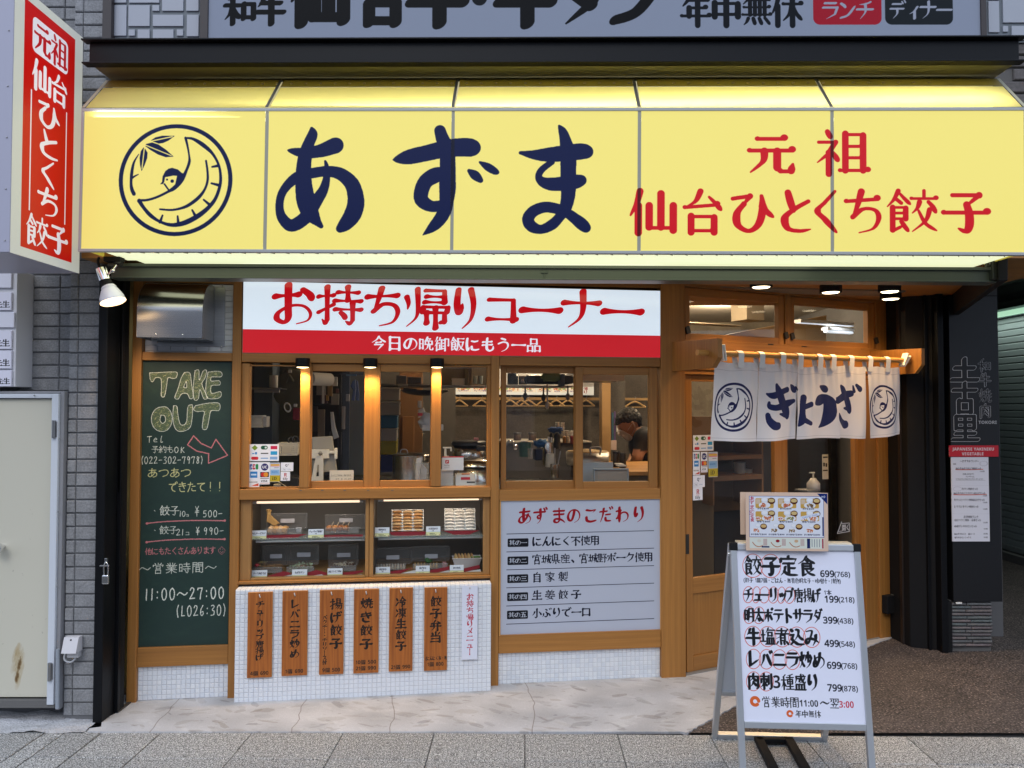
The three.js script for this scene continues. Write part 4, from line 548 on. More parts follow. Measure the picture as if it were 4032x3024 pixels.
// ---------- the white upper sign and its lattice panels ----------
{
const F = UPPER, A = F.r(820, -170, 3862, 157, 0.04), t = thing('upper_sign', 'unlit white sign with bold black lettering above the awning beam', 'sign', F, [0, A.y0, 0]);
const tex = print(2048, 220, (c, w, h) => {
c.fillStyle = 'rgb(172,178,192)'; c.fillRect(0, 0, w, h); c.scale(w / 3042, h / 327); c.translate(-820, 170);
const ink = { style: 'fat', color: 'rgb(12,14,18)' };
write(c, '和', 886, -24, [122, 120], ink); write(c, '牛', 1008, -24, [116, 120], ink);
for (const [ch, a, b] of [['仙', 1148, 1366], ['台', 1408, 1604], ['牛', 1612, 1836], ['牛', 1958, 2182], ['タ', 2196, 2400], ['ン', 2404, 2610]]) write(c, ch, a, -120, [b - a, 216], { ...ink, weight: 1.15 });
c.fillStyle = 'rgb(22,26,32)'; c.beginPath(); c.arc(1890, -8, 30, 0, 7); c.fill();
write(c, '年中無休', 2682, -20, [120, 122], { style: 'print', color: 'rgb(22,26,32)', weight: 1.5 });
for (const [x, w2, col] of [[3204, 269, 'rgb(198,34,52)'], [3487, 267, 'rgb(34,40,44)']]) { c.fillStyle = col; c.beginPath(); c.roundRect(x, -60, w2, 157, 26); c.fill(); }
write(c, 'ランチ', 3238, 4, [68, 72], { style: 'brush', color: 'rgb(190,192,204)' }); write(c, 'ディナー', 3506, 4, [64, 70], { style: 'brush', color: 'rgb(190,192,204)' });
});
part(t, 'face_panel', sheet(A.x0, A.x1, A.y0, A.y1, 0.04), mat([0.66, 0.68, 0.72], 0.5, { specularIntensity: 0.2, map: tex }));
part(t, 'sign_case', box(A.x0, A.x1, A.y0, A.y1, -0.06, 0.038, { b: 0 }), whitePaint);
const bar = mat([0.035, 0.026, 0.026], 0.5);
part(t, 'bottom_trim', box(F.x(402, 160), F.x(3892, 160), A.y0 - 0.05, A.y0 - 0.003, -0.05, 0.046), bar);
for (const [a, b] of [[402, 438], [786, 818], [3864, 3886]]) part(t, 'upright_bar', box(F.x(a, 80, 0.05), F.x(b, 80, 0.05), A.y0 - 0.001, A.y1, -0.05, 0.05), bar);
const lattice = (label, px0, px1, cells) => {
const L = thing('lattice_panel', label, 'lattice panel', F, [F.x((px0 + px1) / 2, 100), A.y0, 0], 'pale lattice panels beside the upper sign'), pane = mat([0.36, 0.38, 0.43], 0.4), slat = mat([0.13, 0.15, 0.17], 0.5);
part(L, 'backing', box(F.x(px0, 100, 0.02), F.x(px1, 100, 0.02), A.y0, A.y1, -0.03, 0.012, { b: 0 }), slat);
for (const [a, b, e, f] of cells) { const r = F.r(a, b, e, f, 0.02); if (r.w > 0.02 && r.h > 0.02) part(L, 'pane', box(r.x0 + 0.005, r.x1 - 0.005, r.y0 + 0.005, r.y1 - 0.005, 0.0, 0.02, { b: 0.001 }), pane); }
};
lattice('pale panel with geometric lattice left of the upper white sign', 440, 785, [[440, -90, 500, 14], [505, -60, 630, 14], [635, -60, 725, 46], [730, -60, 785, 46], [440, 16, 500, 144], [502, 16, 592, 106], [596, 16, 630, 46], [598, 54, 724, 106], [732, 54, 785, 146], [502, 112, 534, 144], [538, 112, 592, 168], [598, 112, 686, 168], [692, 112, 724, 144], [690, 148, 785, 168], [440, 148, 534, 168]]);
lattice('pale panel with geometric lattice right of the upper white sign', 3886, 4100, [[3888, -60, 3940, 0], [3944, -60, 4100, 92], [3888, 0, 3940, 130], [3946, 98, 3974, 128], [3980, 98, 4100, 160], [3888, 134, 3974, 160]]);
const rb = thing('corner_brickwork', 'dark brown brickwork right of the black awning beam', 'wall', F, [2.7, 2.9, 0]);
part(rb, 'mortar_backing', box(2.55, 3.4, 2.4, 3.6, -0.05, -0.012, { b: 0 }), darkGap);
for (let k = 0; k < 15; k++) for (let j = 0; j < 3; j++) part(rb, 'brick', chamfered(0.235, 0.058, 0.014, 0.005).translate(2.66 + j * 0.245 + (k % 2) * 0.1, 2.6 + k * 0.068, -0.012), mat([0.42, 0.38, 0.36], 0.9, { map: brickMap }));
}
// ---------- the clamp lamp at the left end of the sign ----------
{
const F = SIGN, z = -0.16, P = (px, py, dz = 0) => { const [x, y] = F.at(px, py, z + dz); return [x, y, z + dz]; }, t = thing('clamp_lamp', 'chrome clamp lamp with white reflector bulb hung under the sign', 'lamp', F, P(440, 1010));
part(t, 'clamp', [box(P(414, 1030)[0], P(480, 1030)[0], P(440, 1032)[1], P(440, 1012)[1], z - 0.03, z + 0.02, { b: 0.004 }), rod(P(452, 1030), P(478, 1040, 0.01), 0.012)], blackMatt);
part(t, 'arm', [rod(P(462, 1040), P(444, 1066, 0.01), 0.006), rod(P(444, 1066, 0.01), P(424, 1080, 0.01), 0.005), plain(new THREE.SphereGeometry(0.011, 12, 8).translate(...P(444, 1066, 0.01)))], chrome);
part(t, 'cable', tube([P(390, 1012), P(386, 1030), P(392, 1050), P(402, 1062)], 0.006), blackMatt);
part(t, 'socket', rod(P(398, 1058), P(414, 1104), 0.026, 0.028, 20), chrome); part(t, 'socket_collar', rod(P(414, 1100), P(424, 1128), 0.024, 0.03, 20), blackMatt);
const a = new THREE.Vector3(...P(426, 1124)), b = new THREE.Vector3(...P(446, 1190)), d = b.clone().sub(a), Lr = d.length(), q = new THREE.Quaternion().setFromUnitVectors(new THREE.Vector3(0, 1, 0), d.normalize());
const prof = [[0.028, 0], [0.036, 0.012], [0.033, 0.016], [0.04, 0.024], [0.056, 0.06], [0.058, Lr - 0.006]].map(([r, h]) => new THREE.Vector2(r, h));
part(t, 'bulb_reflector', plain(new THREE.LatheGeometry(prof, 28).applyQuaternion(q).translate(a.x, a.y, a.z)), mat([0.72, 0.72, 0.78], 0.35));
part(t, 'bulb_face', plain(new THREE.LatheGeometry([[0.0585, Lr - 0.006], [0.059, Lr], [0.05, Lr + 0.006], [0, Lr + 0.009]].map(([r, h]) => new THREE.Vector2(r, h)), 28).applyQuaternion(q).translate(a.x, a.y, a.z)), mat([0.9, 0.8, 0.65], 0.3, { emit: [3.2, 2.1, 1.1] }));
const S = new THREE.SpotLight(lin(1, 0.72, 0.42), 1.1, 0, 0.75, 0.6), at = F.world(...b.clone().addScaledVector(d, 0.02).toArray()); S.position.copy(at); S.shadow.radius = 2.5; S.castShadow = true; S.target.position.copy(SHOP.world(0.22, 1.35, 0)); scene.add(S, S.target);
}
// ---------- the wooden shop front ----------
const S0 = SHOP, at = (px, py, o) => S0.at(px, py, o);
const WT = 0.05;                                                     // depth of the posts and rails
const shopfront = thing('shopfront_frame', 'honey coloured timber shop front of posts and rails around the windows', 'shopfront', S0, [0, 0, 0]);
const rail = (px0, py0, px1, py1, o = {}) => { const r = S0.r(px0, py0, px1, py1); return part(shopfront, o.name || 'rail', box(r.x0, r.x1, r.y0, r.y1, -WT, o.z ?? 0, { grain: o.grain || 'x', b: 0.003 }), o.m || (rnd() < 0.5 ? wood : woodB)); };
const TOPY = 2.345, Y = (px, py) => S0.y(px, py), postX = { a: [S0.x(500, 2600), S0.x(538, 2600)], b: [S0.x(898, 2600), S0.x(934, 2600)], c: [S0.x(1929, 2600), S0.x(1962, 2600)], d: [S0.x(2603, 2400), S0.x(2700, 2660)] };
for (const k of 'abcd') part(shopfront, 'post', box(postX[k][0], postX[k][1], 0, k === 'c' ? Y(1950, 1400) : TOPY, k === 'd' ? -0.12 : -0.09, k === 'd' ? 0.008 : 0.006, { grain: 'y', b: 0.004 }), k === 'b' ? woodB : wood);
const [ax1, bx0, bx1, cx0, cx1, dx0] = [postX.a[1], postX.b[0], postX.b[1], postX.c[0], postX.c[1], postX.d[0]];
const hRail = (x0, x1, y0, y1, z = 0, name = 'rail') => part(shopfront, name, box(x0 + 0.001, x1 - 0.001, y0, y1, -0.08, z, { grain: 'x', b: 0.003 }), rnd() < 0.5 ? wood : woodB);
hRail(ax1, bx0, Y(740, 1420), Y(740, 1388)); hRail(ax1, bx0, Y(720, 2622), Y(720, 2547));
hRail(bx1, cx0, Y(1440, 1430), Y(1440, 1394)); hRail(cx1, dx0, Y(2280, 1441), Y(2280, 1403));
hRail(bx1, cx0, Y(1440, 1962), Y(1440, 1921), 0.012, 'sill'); hRail(cx1, dx0, Y(2280, 1967), Y(2280, 1926));
hRail(bx1, cx0, Y(1440, 2288), Y(1440, 2277), 0.01, 'sill'); hRail(cx1, dx0, Y(2280, 2562), Y(2280, 2491));
hRail(bx1, dx0, Y(1800, 1118) + 0.004, TOPY, -0.004); hRail(ax1, bx0, Y(740, 1112) - 0.0, TOPY, -0.02);
for (const [px, x] of [[950, 0.0], [1100, 0], [1185, 0], [1270, 0], [1358, 0], [1450, 0], [1545, 0]]) if (px > 1150) part(shopfront, 'drain_slot', box(S0.x(px, 1930) - 0.007, S0.x(px, 1930) + 0.007, Y(px, 1930) - 0.002, Y(px, 1930) + 0.002, 0.0115, 0.0125, { b: 0 }), darkGap);
{ // solid wall behind the sign, chalkboard, counter and panels
const s = structure('wall_front', S0);
part(s, 'wall_backing', [box(postX.a[0], bx0 + 0.01, 0, TOPY, -0.16, -0.091, { b: 0 }), box(bx0, dx0, Y(1440, 1394), TOPY, -0.16, -0.085, { b: 0 }), box(bx0, cx1, 0, Y(1440, 2290), -0.6, -0.095, { b: 0 }), box(cx0, dx0, 0, Y(2280, 1960), -0.16, -0.085, { b: 0 }), box(-2.2, 4.6, TOPY, 2.9, -0.3, -0.1, { b: 0 })], mat([0.2, 0.17, 0.13], 0.9));
}
// ---------- chalkboard ----------
const CHALK = { w: 'rgba(226,226,214,', p: 'rgba(206,118,122,', y: 'rgba(206,200,140,' };
function chalkLine(c, pts, col, w, bent = true, strength = 0.8) {    // a broken, dusty line
const d = dense(pts, bent);
d.forEach(([x, y]) => { for (let k = 0; k < 5; k++) { c.fillStyle = col + (strength * rr(0.25, 0.8)).toFixed(2) + ')'; const r = w * rr(0.2, 0.42); c.beginPath(); c.arc(x + rr(-0.32, 0.32) * w, y + rr(-0.32, 0.32) * w, r, 0, 7); c.fill(); } });
}
function chalkText(c, text, x, y, w, h, col, weight = 5, gap = 4) {
for (const ch of text) {
if (ch === ' ') { x += w * 0.6; continue; }
const thin = LATIN.test(ch), k = thin ? w * (/[1:()]/.test(ch) ? 0.4 : 0.62) : w;
for (const s of strokes(thin ? 'k' + ch : ch)) chalkLine(c, s.pts.map(([a, b]) => [x + a / 100 * k, y + b / 100 * h]), col, weight, s.bent, 0.95);
x += k + gap;
}
}
{
const r = S0.r(560, 1421, 897, 2545, -0.02), t = thing('chalkboard', 'tall dark green chalkboard with hand drawn takeaway lettering in chalk', 'chalkboard', S0, [(r.x0 + r.x1) / 2, r.y0, -0.02]);
const tex = print(626, 1600, (c, w, h) => {                         // written in the 626 x 1659 picture of the board
c.fillStyle = 'rgb(25,50,45)'; c.fillRect(0, 0, w, h);
for (let i = 0; i < 240; i++) { c.globalAlpha = 0.014; c.fillStyle = '#cfd8cc'; c.beginPath(); c.ellipse(rnd() * w, rnd() * h, rr(10, 70), rr(4, 22), rr(-0.6, 0.6), 0, 7); c.fill(); }
c.globalAlpha = 1; c.scale(w / 480, h / 1540); c.translate(-76, -60);
const bubble = (pts, hole) => { // an outlined letter filled with scribble
c.save(); c.beginPath(); for (const ring of [pts, ...(hole || [])]) { ring.forEach(([a, b], i) => (i ? c.lineTo(a, b) : c.moveTo(a, b))); c.closePath(); } c.clip('evenodd');
const xs = pts.map((p) => p[0]), ys = pts.map((p) => p[1]), x0 = Math.min(...xs), x1 = Math.max(...xs), y0 = Math.min(...ys), y1 = Math.max(...ys);
c.fillStyle = 'rgba(196,190,120,0.3)'; c.fillRect(x0, y0, x1 - x0, y1 - y0);
for (let k = 0; k < 130; k++) { const a = rr(x0, x1), b = rr(y0, y1); c.strokeStyle = CHALK.y + rr(0.35, 0.8).toFixed(2) + ')'; c.lineWidth = rr(0.8, 2); c.beginPath(); c.moveTo(a, b); c.quadraticCurveTo(a + rr(-8, 12), b + rr(-8, 8), a + rr(2, 15), b + rr(-12, 6)); c.stroke(); }
c.restore();
for (const ring of [pts, ...(hole || [])]) chalkLine(c, [...ring, ring[0]], CHALK.w, 4, true, 0.9);
};
bubble([[116, 124], [160, 122], [235, 118], [262, 122], [258, 148], [240, 154], [215, 150], [208, 190], [200, 240], [192, 254], [180, 246], [180, 200], [176, 155], [150, 150], [132, 172], [120, 158]]);
bubble([[302, 120], [330, 124], [340, 180], [350, 250], [334, 262], [318, 236], [290, 236], [270, 264], [252, 256], [268, 210], [285, 150]], [[[298, 200], [312, 170], [314, 202]]]);
bubble([[358, 110], [378, 108], [382, 160], [402, 112], [420, 110], [412, 150], [396, 182], [420, 240], [428, 258], [408, 262], [386, 214], [378, 262], [356, 266], [350, 200]]);
bubble([[428, 118], [470, 112], [500, 118], [498, 142], [448, 144], [446, 166], [488, 164], [492, 186], [448, 192], [448, 232], [496, 224], [498, 250], [470, 262], [424, 254], [418, 190]]);
bubble([[168, 310], [206, 308], [234, 340], [238, 392], [214, 432], [172, 438], [140, 412], [130, 366], [144, 328]], [[[180, 352], [200, 356], [204, 384], [188, 396], [176, 380]]]);
bubble([[246, 302], [264, 306], [272, 360], [284, 400], [304, 404], [318, 380], [322, 310], [338, 296], [348, 304], [346, 370], [334, 420], [290, 440], [258, 424], [244, 370]]);
bubble([[364, 300], [420, 288], [480, 284], [496, 300], [488, 326], [448, 328], [438, 370], [428, 420], [416, 430], [402, 420], [406, 370], [410, 332], [372, 332], [354, 320]]);
chalkText(c, 'Tel', 108, 462, 44, 38, CHALK.w, 4);
chalkText(c, '予約も', 132, 516, 40, 40, CHALK.w, 3.4, 0); chalkText(c, 'OK', 252, 522, 44, 34, CHALK.w, 4);
chalkText(c, '(022-302-7978)', 78, 574, 37, 40, CHALK.w, 4, 2);
chalkText(c, 'あつあつ', 112, 636, 56, 50, CHALK.y, 5, 3); chalkText(c, 'できたて！！', 226, 712, 48, 54, CHALK.y, 5, 2);
chalkLine(c, [[356, 464], [324, 512], [374, 546], [438, 560], [438, 612], [540, 570], [476, 482], [452, 530], [396, 504], [356, 464]], CHALK.p, 6, false, 1);
chalkText(c, '・餃子', 130, 838, 52, 54, CHALK.w, 4, 0); chalkText(c, '10', 284, 868, 36, 30, CHALK.w, 4, 0); chalkText(c, 'コ', 322, 884, 15, 14, CHALK.w, 3); chalkText(c, '¥', 366, 842, 44, 56, CHALK.w, 4); chalkText(c, '500-', 410, 866, 40, 38, CHALK.w, 4, 3);
chalkText(c, '・餃子', 134, 946, 48, 46, CHALK.w, 3.6, 0); chalkText(c, '21', 270, 964, 40, 36, CHALK.w, 4, 2); chalkText(c, 'コ', 320, 978, 22, 22, CHALK.w, 3); chalkText(c, '¥', 374, 954, 36, 46, CHALK.w, 4); chalkText(c, '990-', 414, 958, 42, 40, CHALK.w, 4, 3);
for (const y of [926, 1026]) { chalkLine(c, [[114, y + 6], [220, y - 3], [380, y - 6], [532, y - 2]], CHALK.p, 6, true, 0.95); for (const [a, b] of [[116, y + 6], [530, y - 3]]) { c.fillStyle = CHALK.p + '0.85)'; c.beginPath(); c.arc(a, b, 7, 0, 7); c.fill(); } }
chalkText(c, '他にもたくさんあります', 110, 1062, 33, 38, CHALK.p, 4, 1); chalkLine(c, [[516, 1064], [534, 1084], [516, 1104], [498, 1084], [516, 1064]], CHALK.p, 3); chalkLine(c, [[508, 1088], [516, 1096], [524, 1088]], CHALK.p, 3); chalkLine(c, [[510, 1074], [510, 1080]], CHALK.p, 3); chalkLine(c, [[522, 1074], [522, 1080]], CHALK.p, 3);
chalkText(c, '～営業時間～', 78, 1144, 62, 58, CHALK.w, 4, 8);
chalkText(c, '11:00～27:00', 108, 1278, 58, 66, CHALK.w, 6, 6); chalkText(c, '(LO26:30)', 276, 1374, 48, 60, CHALK.w, 5, 4);
});
part(t, 'board', [box(r.x0, r.x1, r.y0, r.y1, -0.04, -0.0205, { b: 0, uv: false }), sheet(r.x0, r.x1, r.y0, r.y1, -0.02)], mat([1, 1, 1], 0.55, { map: tex }));
}
// ---------- mosaic tiles ----------
const tileMats = [[0.74, 0.76, 0.8], [0.7, 0.73, 0.78], [0.77, 0.79, 0.82]].map((c) => mat(c, 0.3)), grout = mat([0.62, 0.63, 0.65], 0.9);
const tileGeo = chamfered(0.0225, 0.0225, 0.005, 0.0018), tileLow = new THREE.PlaneGeometry(0.0225, 0.0225).translate(0, 0, 0.005);
function tiled(t, x0, x1, y0, y1, z, most, ry = 0, lay = null) {      // the first MOST tiles singly, the rest joined
const n = Math.round((x1 - x0) / 0.0252), m = Math.round((y1 - y0) / 0.0252), sx = (x1 - x0) / n, sy = (y1 - y0) / m, rest = [];
let left = most;
for (let j = m - 1; j >= 0; j--) for (let i = 0; i < n; i++) {
const x = x0 + sx * (i + 0.5), y = y0 + sy * (j + 0.5);
if (left-- > 0) { const p = piece(t, 'tile', tileGeo, tileMats[Math.floor(rnd() * 3)], x, y, z + rr(-0.0004, 0.0004)); p.scale.set(sx / 0.0252, sy / 0.0252, 1); } else rest.push(tileGeo.clone().scale(sx / 0.0252, sy / 0.0252, 1).translate(x, y, z + rr(-0.0004, 0.0004)));
}
if (rest.length) { const p = part(t, 'tiles', rest, tileMats[0]); p.userData.kind = 'stuff'; }
}
{
const p1 = thing('tiled_plinth', 'white mosaic tiled plinth under the green chalkboard', 'plinth', S0, [(ax1 + bx0) / 2, 0, -0.02]), y1 = Y(720, 2622);
part(p1, 'grout_bed', box(ax1, bx0, 0, y1, -0.09, -0.024, { b: 0 }), grout); tiled(p1, ax1 + 0.001, bx0 - 0.001, 0.006, y1 - 0.001, -0.025, 300);
const p2 = thing('tiled_plinth', 'white mosaic tiled plinth under the red headed list panel', 'plinth', S0, [(cx1 + dx0) / 2, 0, -0.02]), y2 = Y(2280, 2562);
part(p2, 'grout_bed', box(cx1, dx0, 0, y2, -0.08, -0.024, { b: 0 }), grout); tiled(p2, cx1 + 0.001, dx0 - 0.001, 0.006, y2 - 0.001, -0.025, 300);
const p3 = thing('tiled_counter', 'white mosaic tiled counter front behind the hanging wooden menu boards', 'counter', S0, [(bx1 + cx0) / 2, 0, 0.05]), zf = 0.075, yc = Y(1440, 2290) - 0.012, x0 = bx1 + 0.002, x1 = cx0 - 0.002;
part(p3, 'grout_bed', box(x0, x1, 0, yc, -0.09, zf - 0.004, { b: 0 }), grout);
tiled(p3, x0, x1, 0.006, yc - 0.001, zf - 0.005, 300);
const n = Math.round((x1 - x0) / 0.0252), top = [], sx = (x1 - x0) / n; for (let i = 0; i < n; i++) for (let j = 0; j < 3; j++) top.push(tileGeo.clone().rotateX(-Math.PI / 2).translate(x0 + sx * (i + 0.5), yc - 0.0035, zf - 0.016 - j * 0.0252));
const tp = part(p3, 'ledge_tiles', top, tileMats[2]); tp.userData.kind = 'stuff';
}
// ---------- extractor hood ----------
{
const r = S0.r(563, 1113, 914, 1386, -0.04), w = thing('tiled_wall', 'white tiled wall behind the steel vent hood', 'wall panel', S0, [(r.x0 + r.x1) / 2, r.y0, -0.05]);
part(w, 'grout_bed', box(ax1, bx0, r.y0 - 0.01, r.y1, -0.09, -0.046, { b: 0 }), grout);
const n = 7, m = 12, sx = (bx0 - ax1) / n, sy = (r.y1 - r.y0) / m, g = chamfered(sx - 0.003, sy - 0.003, 0.006, 0.002); for (let i = 0; i < n; i++) for (let j = 0; j < m; j++) piece(w, 'tile', g, tileMats[Math.floor(rnd() * 3)], ax1 + sx * (i + 0.5), r.y0 + sy * (j + 0.5), -0.046);
const zf = 0.2, A = S0.r(540, 1140, 797, 1331, zf), t = thing('vent_hood', 'curved brushed stainless steel vent hood above the chalkboard', 'vent hood', S0, [(A.x0 + A.x1) / 2, A.y0, -0.03]);
const prof = [], R = 0.19, yt = A.y1 + 0.06; // front face, then a quarter round back to the wall
prof.push([-0.03, A.y0], [zf, A.y0]); for (let k = 0; k <= 12; k++) { const a = k / 12 * Math.PI / 2; prof.push([zf - R + R * Math.cos(a), yt - R * 0.9 + R * 0.9 * Math.sin(a)]); } prof.push([-0.03, yt]);
const shell = (x0, x1, inset) => { const pos = [], q = prof.slice(1).map(([z, y]) => [z - inset, y - (y > A.y0 + 0.001 ? inset : 0)]); for (let i = 0; i < q.length - 1; i++) { const [z0, y0] = q[i], [z1, y1] = q[i + 1]; pos.push(x0, y0, z0, x1, y0, z0, x1, y1, z1, x0, y0, z0, x1, y1, z1, x0, y1, z1); } const g = new THREE.BufferGeometry(); g.setAttribute('position', new THREE.BufferAttribute(new Float32Array(pos), 3)); g.computeVertexNormals(); return uvBox(toCreasedNormals(g, 0.6)); };
const hm = mat([0.6, 0.6, 0.61], 0.24, { metalness: 1, map: scaled(steelMap, 2, 2), anisotropy: 0.5 });
part(t, 'hood_shell', shell(A.x0, A.x1, 0), hm);
for (const x of [A.x0, A.x1]) { const s = sideways(prof, x - (x === A.x1 ? 0.0025 : 0), x + (x === A.x1 ? 0 : 0.0025)); part(t, 'side_cheek', s, steel); }
part(t, 'inner_liner', shell(A.x0 + 0.004, A.x1 - 0.004, 0.004), mat([0.05, 0.05, 0.052], 0.5, { metalness: 0.5 }));
const yb = S0.y(850, 1376, -0.03), fx1 = S0.x(884, 1300, -0.03); part(t, 'mounting_flange', [box(A.x1 + 0.001, fx1, A.y0 - 0.01, yt - 0.005, -0.04, -0.034, { b: 0.001 }), box(A.x0 + 0.03, fx1, A.y0 - 0.028, A.y0 - 0.002, -0.04, -0.033, { b: 0.001 })], steel);
for (const [px, py, z] of [[614, 1316, zf], [719, 1319, zf], [871, 1365, -0.03], [874, 1120, -0.03], [812, 1330, 0.1]]) { const [x, y] = at(px, py, z); part(t, 'screw', plain(new THREE.SphereGeometry(0.0048, 10, 8).scale(1, 1, 0.5).translate(x, y, z + 0.001)), chrome); }
}
// ---------- backlit takeaway sign ----------
{
const r = S0.r(959, 1107, 2600, 1408, 0.004), t = thing('takeaway_sign', 'backlit white and red sign with red lettering over the windows', 'sign', S0, [(r.x0 + r.x1) / 2, r.y0, 0]);
const tex = print(2048, 372, (c, w, h) => {
c.fillStyle = 'rgb(236,246,252)'; c.fillRect(0, 0, w, h); c.fillStyle = 'rgb(206,18,28)'; c.fillRect(0, h * 0.672, w, h);
const M = placer(S0, r, w, h), Q = (x, y) => M(900 + x / 1.229, 1050 + y / 1.229);
for (const [ch, a, b, y, e] of [['お', 212, 416, 80, 284], ['持', 432, 642, 92, 284], ['ち', 660, 836, 96, 292], ['帰', 850, 1066, 100, 298], ['り', 1080, 1216, 100, 302], ['コ', 1238, 1404, 130, 280], ['ー', 1410, 1612, 100, 322], ['ナ', 1616, 1798, 112, 298], ['ー', 1804, 2006, 106, 330]]) { const [p, q] = Q(a, y), [p2, q2] = Q(b, e); write(c, ch, p, q, [p2 - p, q2 - q], { style: 'flat', color: 'rgb(200,16,26)', weight: 1.05 }); }
const [p, q] = Q(692, 336), [p2] = Q(1516, 350), n = 11; write(c, '今日の晩御飯にもう一品', p, q, [(p2 - p) / n - 6, 74], { style: 'flat', color: 'rgb(244,240,246)', gap: 6, weight: 1.05 });
});
part(t, 'face_panel', sheet(r.x0, r.x1, r.y0, r.y1, 0.004), mat([0.5, 0.5, 0.5], 0.06, { map: tex, emissiveMap: tex, emit: [0.7, 0.74, 0.8] }));
part(t, 'sign_case', box(r.x0 - 0.003, r.x1 + 0.003, r.y0 - 0.003, r.y1 + 0.003, -0.06, 0.002, { b: 0.001 }), mat([0.3, 0.26, 0.2], 0.5));
const L = new THREE.RectAreaLight(lin(0.95, 0.97, 1), 0.6, r.w, r.h * 0.66), m = S0.world((r.x0 + r.x1) / 2, r.y1 - r.h * 0.33, 0.012); L.position.copy(m); L.lookAt(m.clone().add(S0.n)); scene.add(L);
}
// ---------- the list panel ----------
{
const r = S0.r(1972, 1972, 2599, 2484, -0.012), t = thing('list_panel', 'white panel listing five points under a red brush heading', 'sign', S0, [(r.x0 + r.x1) / 2, r.y0, -0.02]);
const tex = print(1400, 1156, (c, w, h) => {
c.fillStyle = 'rgb(222,224,234)'; c.fillRect(0, 0, w, h); c.scale(w / 1828, h / 1510); c.translate(-30, -62);
'あずまのこだわり'.split('').forEach((ch, i) => write(c, ch, [218, 398, 606, 778, 976, 1152, 1340, 1536][i], 148, [158, 176], { style: 'brush', color: 'rgb(184,14,32)', weight: 1.15 }));
c.strokeStyle = 'rgb(28,30,52)'; c.lineWidth = 7; for (const y of [430, 630, 830, 1030, 1232, 1434]) { c.beginPath(); c.moveTo(98, y + 4); c.lineTo(1786, y - 4); c.stroke(); }
[['其の一', 'にんにく不使用', 0], ['其の二', '宮城県産、宮城野ポーク使用', 0], ['其の三', '自家製', 38], ['其の四', '生姜餃子', 38], ['其の五', '小ぶりで一口', 2]].forEach(([a, b, gap], i) => {
const y = 486 + i * 201; c.fillStyle = 'rgb(24,26,34)'; c.beginPath(); c.roundRect(108 - i, y, 234, 94, 12); c.fill();
write(c, a, 124 - i, y + 18, [66, 60], { style: 'print', color: 'rgb(226,228,236)', gap: 2, weight: 1.25 });
write(c, b, 386, y - 14, [i === 1 ? 106 : 108, 104], { style: 'flat', color: 'rgb(16,20,42)', gap: gap + (i === 1 ? 1 : 2), weight: 1.1 });
});
});
part(t, 'panel', [box(r.x0, r.x1, r.y0, r.y1, -0.05, -0.0125, { b: 0, uv: false }), sheet(r.x0, r.x1, r.y0, r.y1, -0.012)], mat([0.62, 0.65, 0.7], 0.5, { specularIntensity: 0.4, map: tex }));
part(t, 'edge_trim', [box(r.x0 - 0.009, r.x0, r.y0, r.y1, -0.05, -0.001), box(r.x1, r.x1 + 0.009, r.y0, r.y1, -0.05, -0.001), box(r.x0 - 0.009, r.x1 + 0.009, r.y1, r.y1 + 0.008, -0.05, -0.001, { grain: 'x' }), box(r.x0 - 0.009, r.x1 + 0.009, r.y0 - 0.008, r.y0, -0.05, -0.001, { grain: 'x' })], woodPale);
}
// ---------- windows ----------
function sash(label, px, glassPx, z, m, group) {                      // outer and glass rectangles in the photograph
const o = S0.r(...px, z), g = S0.r(...glassPx, z), t = thing('sliding_sash', label, 'window', S0, [(o.x0 + o.x1) / 2, o.y0, z], group);
for (const [a, b] of [[o.x0, g.x0], [g.x1, o.x1]]) part(t, 'stile', box(a, b, o.y0, o.y1, z - 0.03, z, { grain: 'y' }), m);
for (const [a, b] of [[o.y0, g.y0], [g.y1, o.y1]]) part(t, 'rail', box(g.x0 + 0.0005, g.x1 - 0.0005, a, b, z - 0.03, z - 0.0008, { grain: 'x' }), m);
part(t, 'pane', uvBox(new THREE.PlaneGeometry(g.w, g.h).translate((g.x0 + g.x1) / 2, (g.y0 + g.y1) / 2, z - 0.016)), glass);
return t;
}
sash('pale wood serving window sash under the first two cylinder lamps', [1221, 1432, 1459, 1921], [1229, 1461, 1431, 1893], -0.02, wood, 'serving window sashes');
sash('pale wood serving window sash between the middle and right cylinder lamps', [1460, 1434, 1695, 1921], [1498, 1463, 1693, 1891], -0.02, wood, 'serving window sashes');
sash('brown sliding sash with kitchen utensils behind its glass', [1974, 1441, 2266, 1925], [1994, 1468, 2261, 1892], -0.05, woodB, 'sliding kitchen sashes');
sash('brown sliding sash with the masked worker behind its glass', [2266, 1443, 2590, 1926], [2296, 1474, 2556, 1895], -0.02, woodB, 'sliding kitchen sashes');
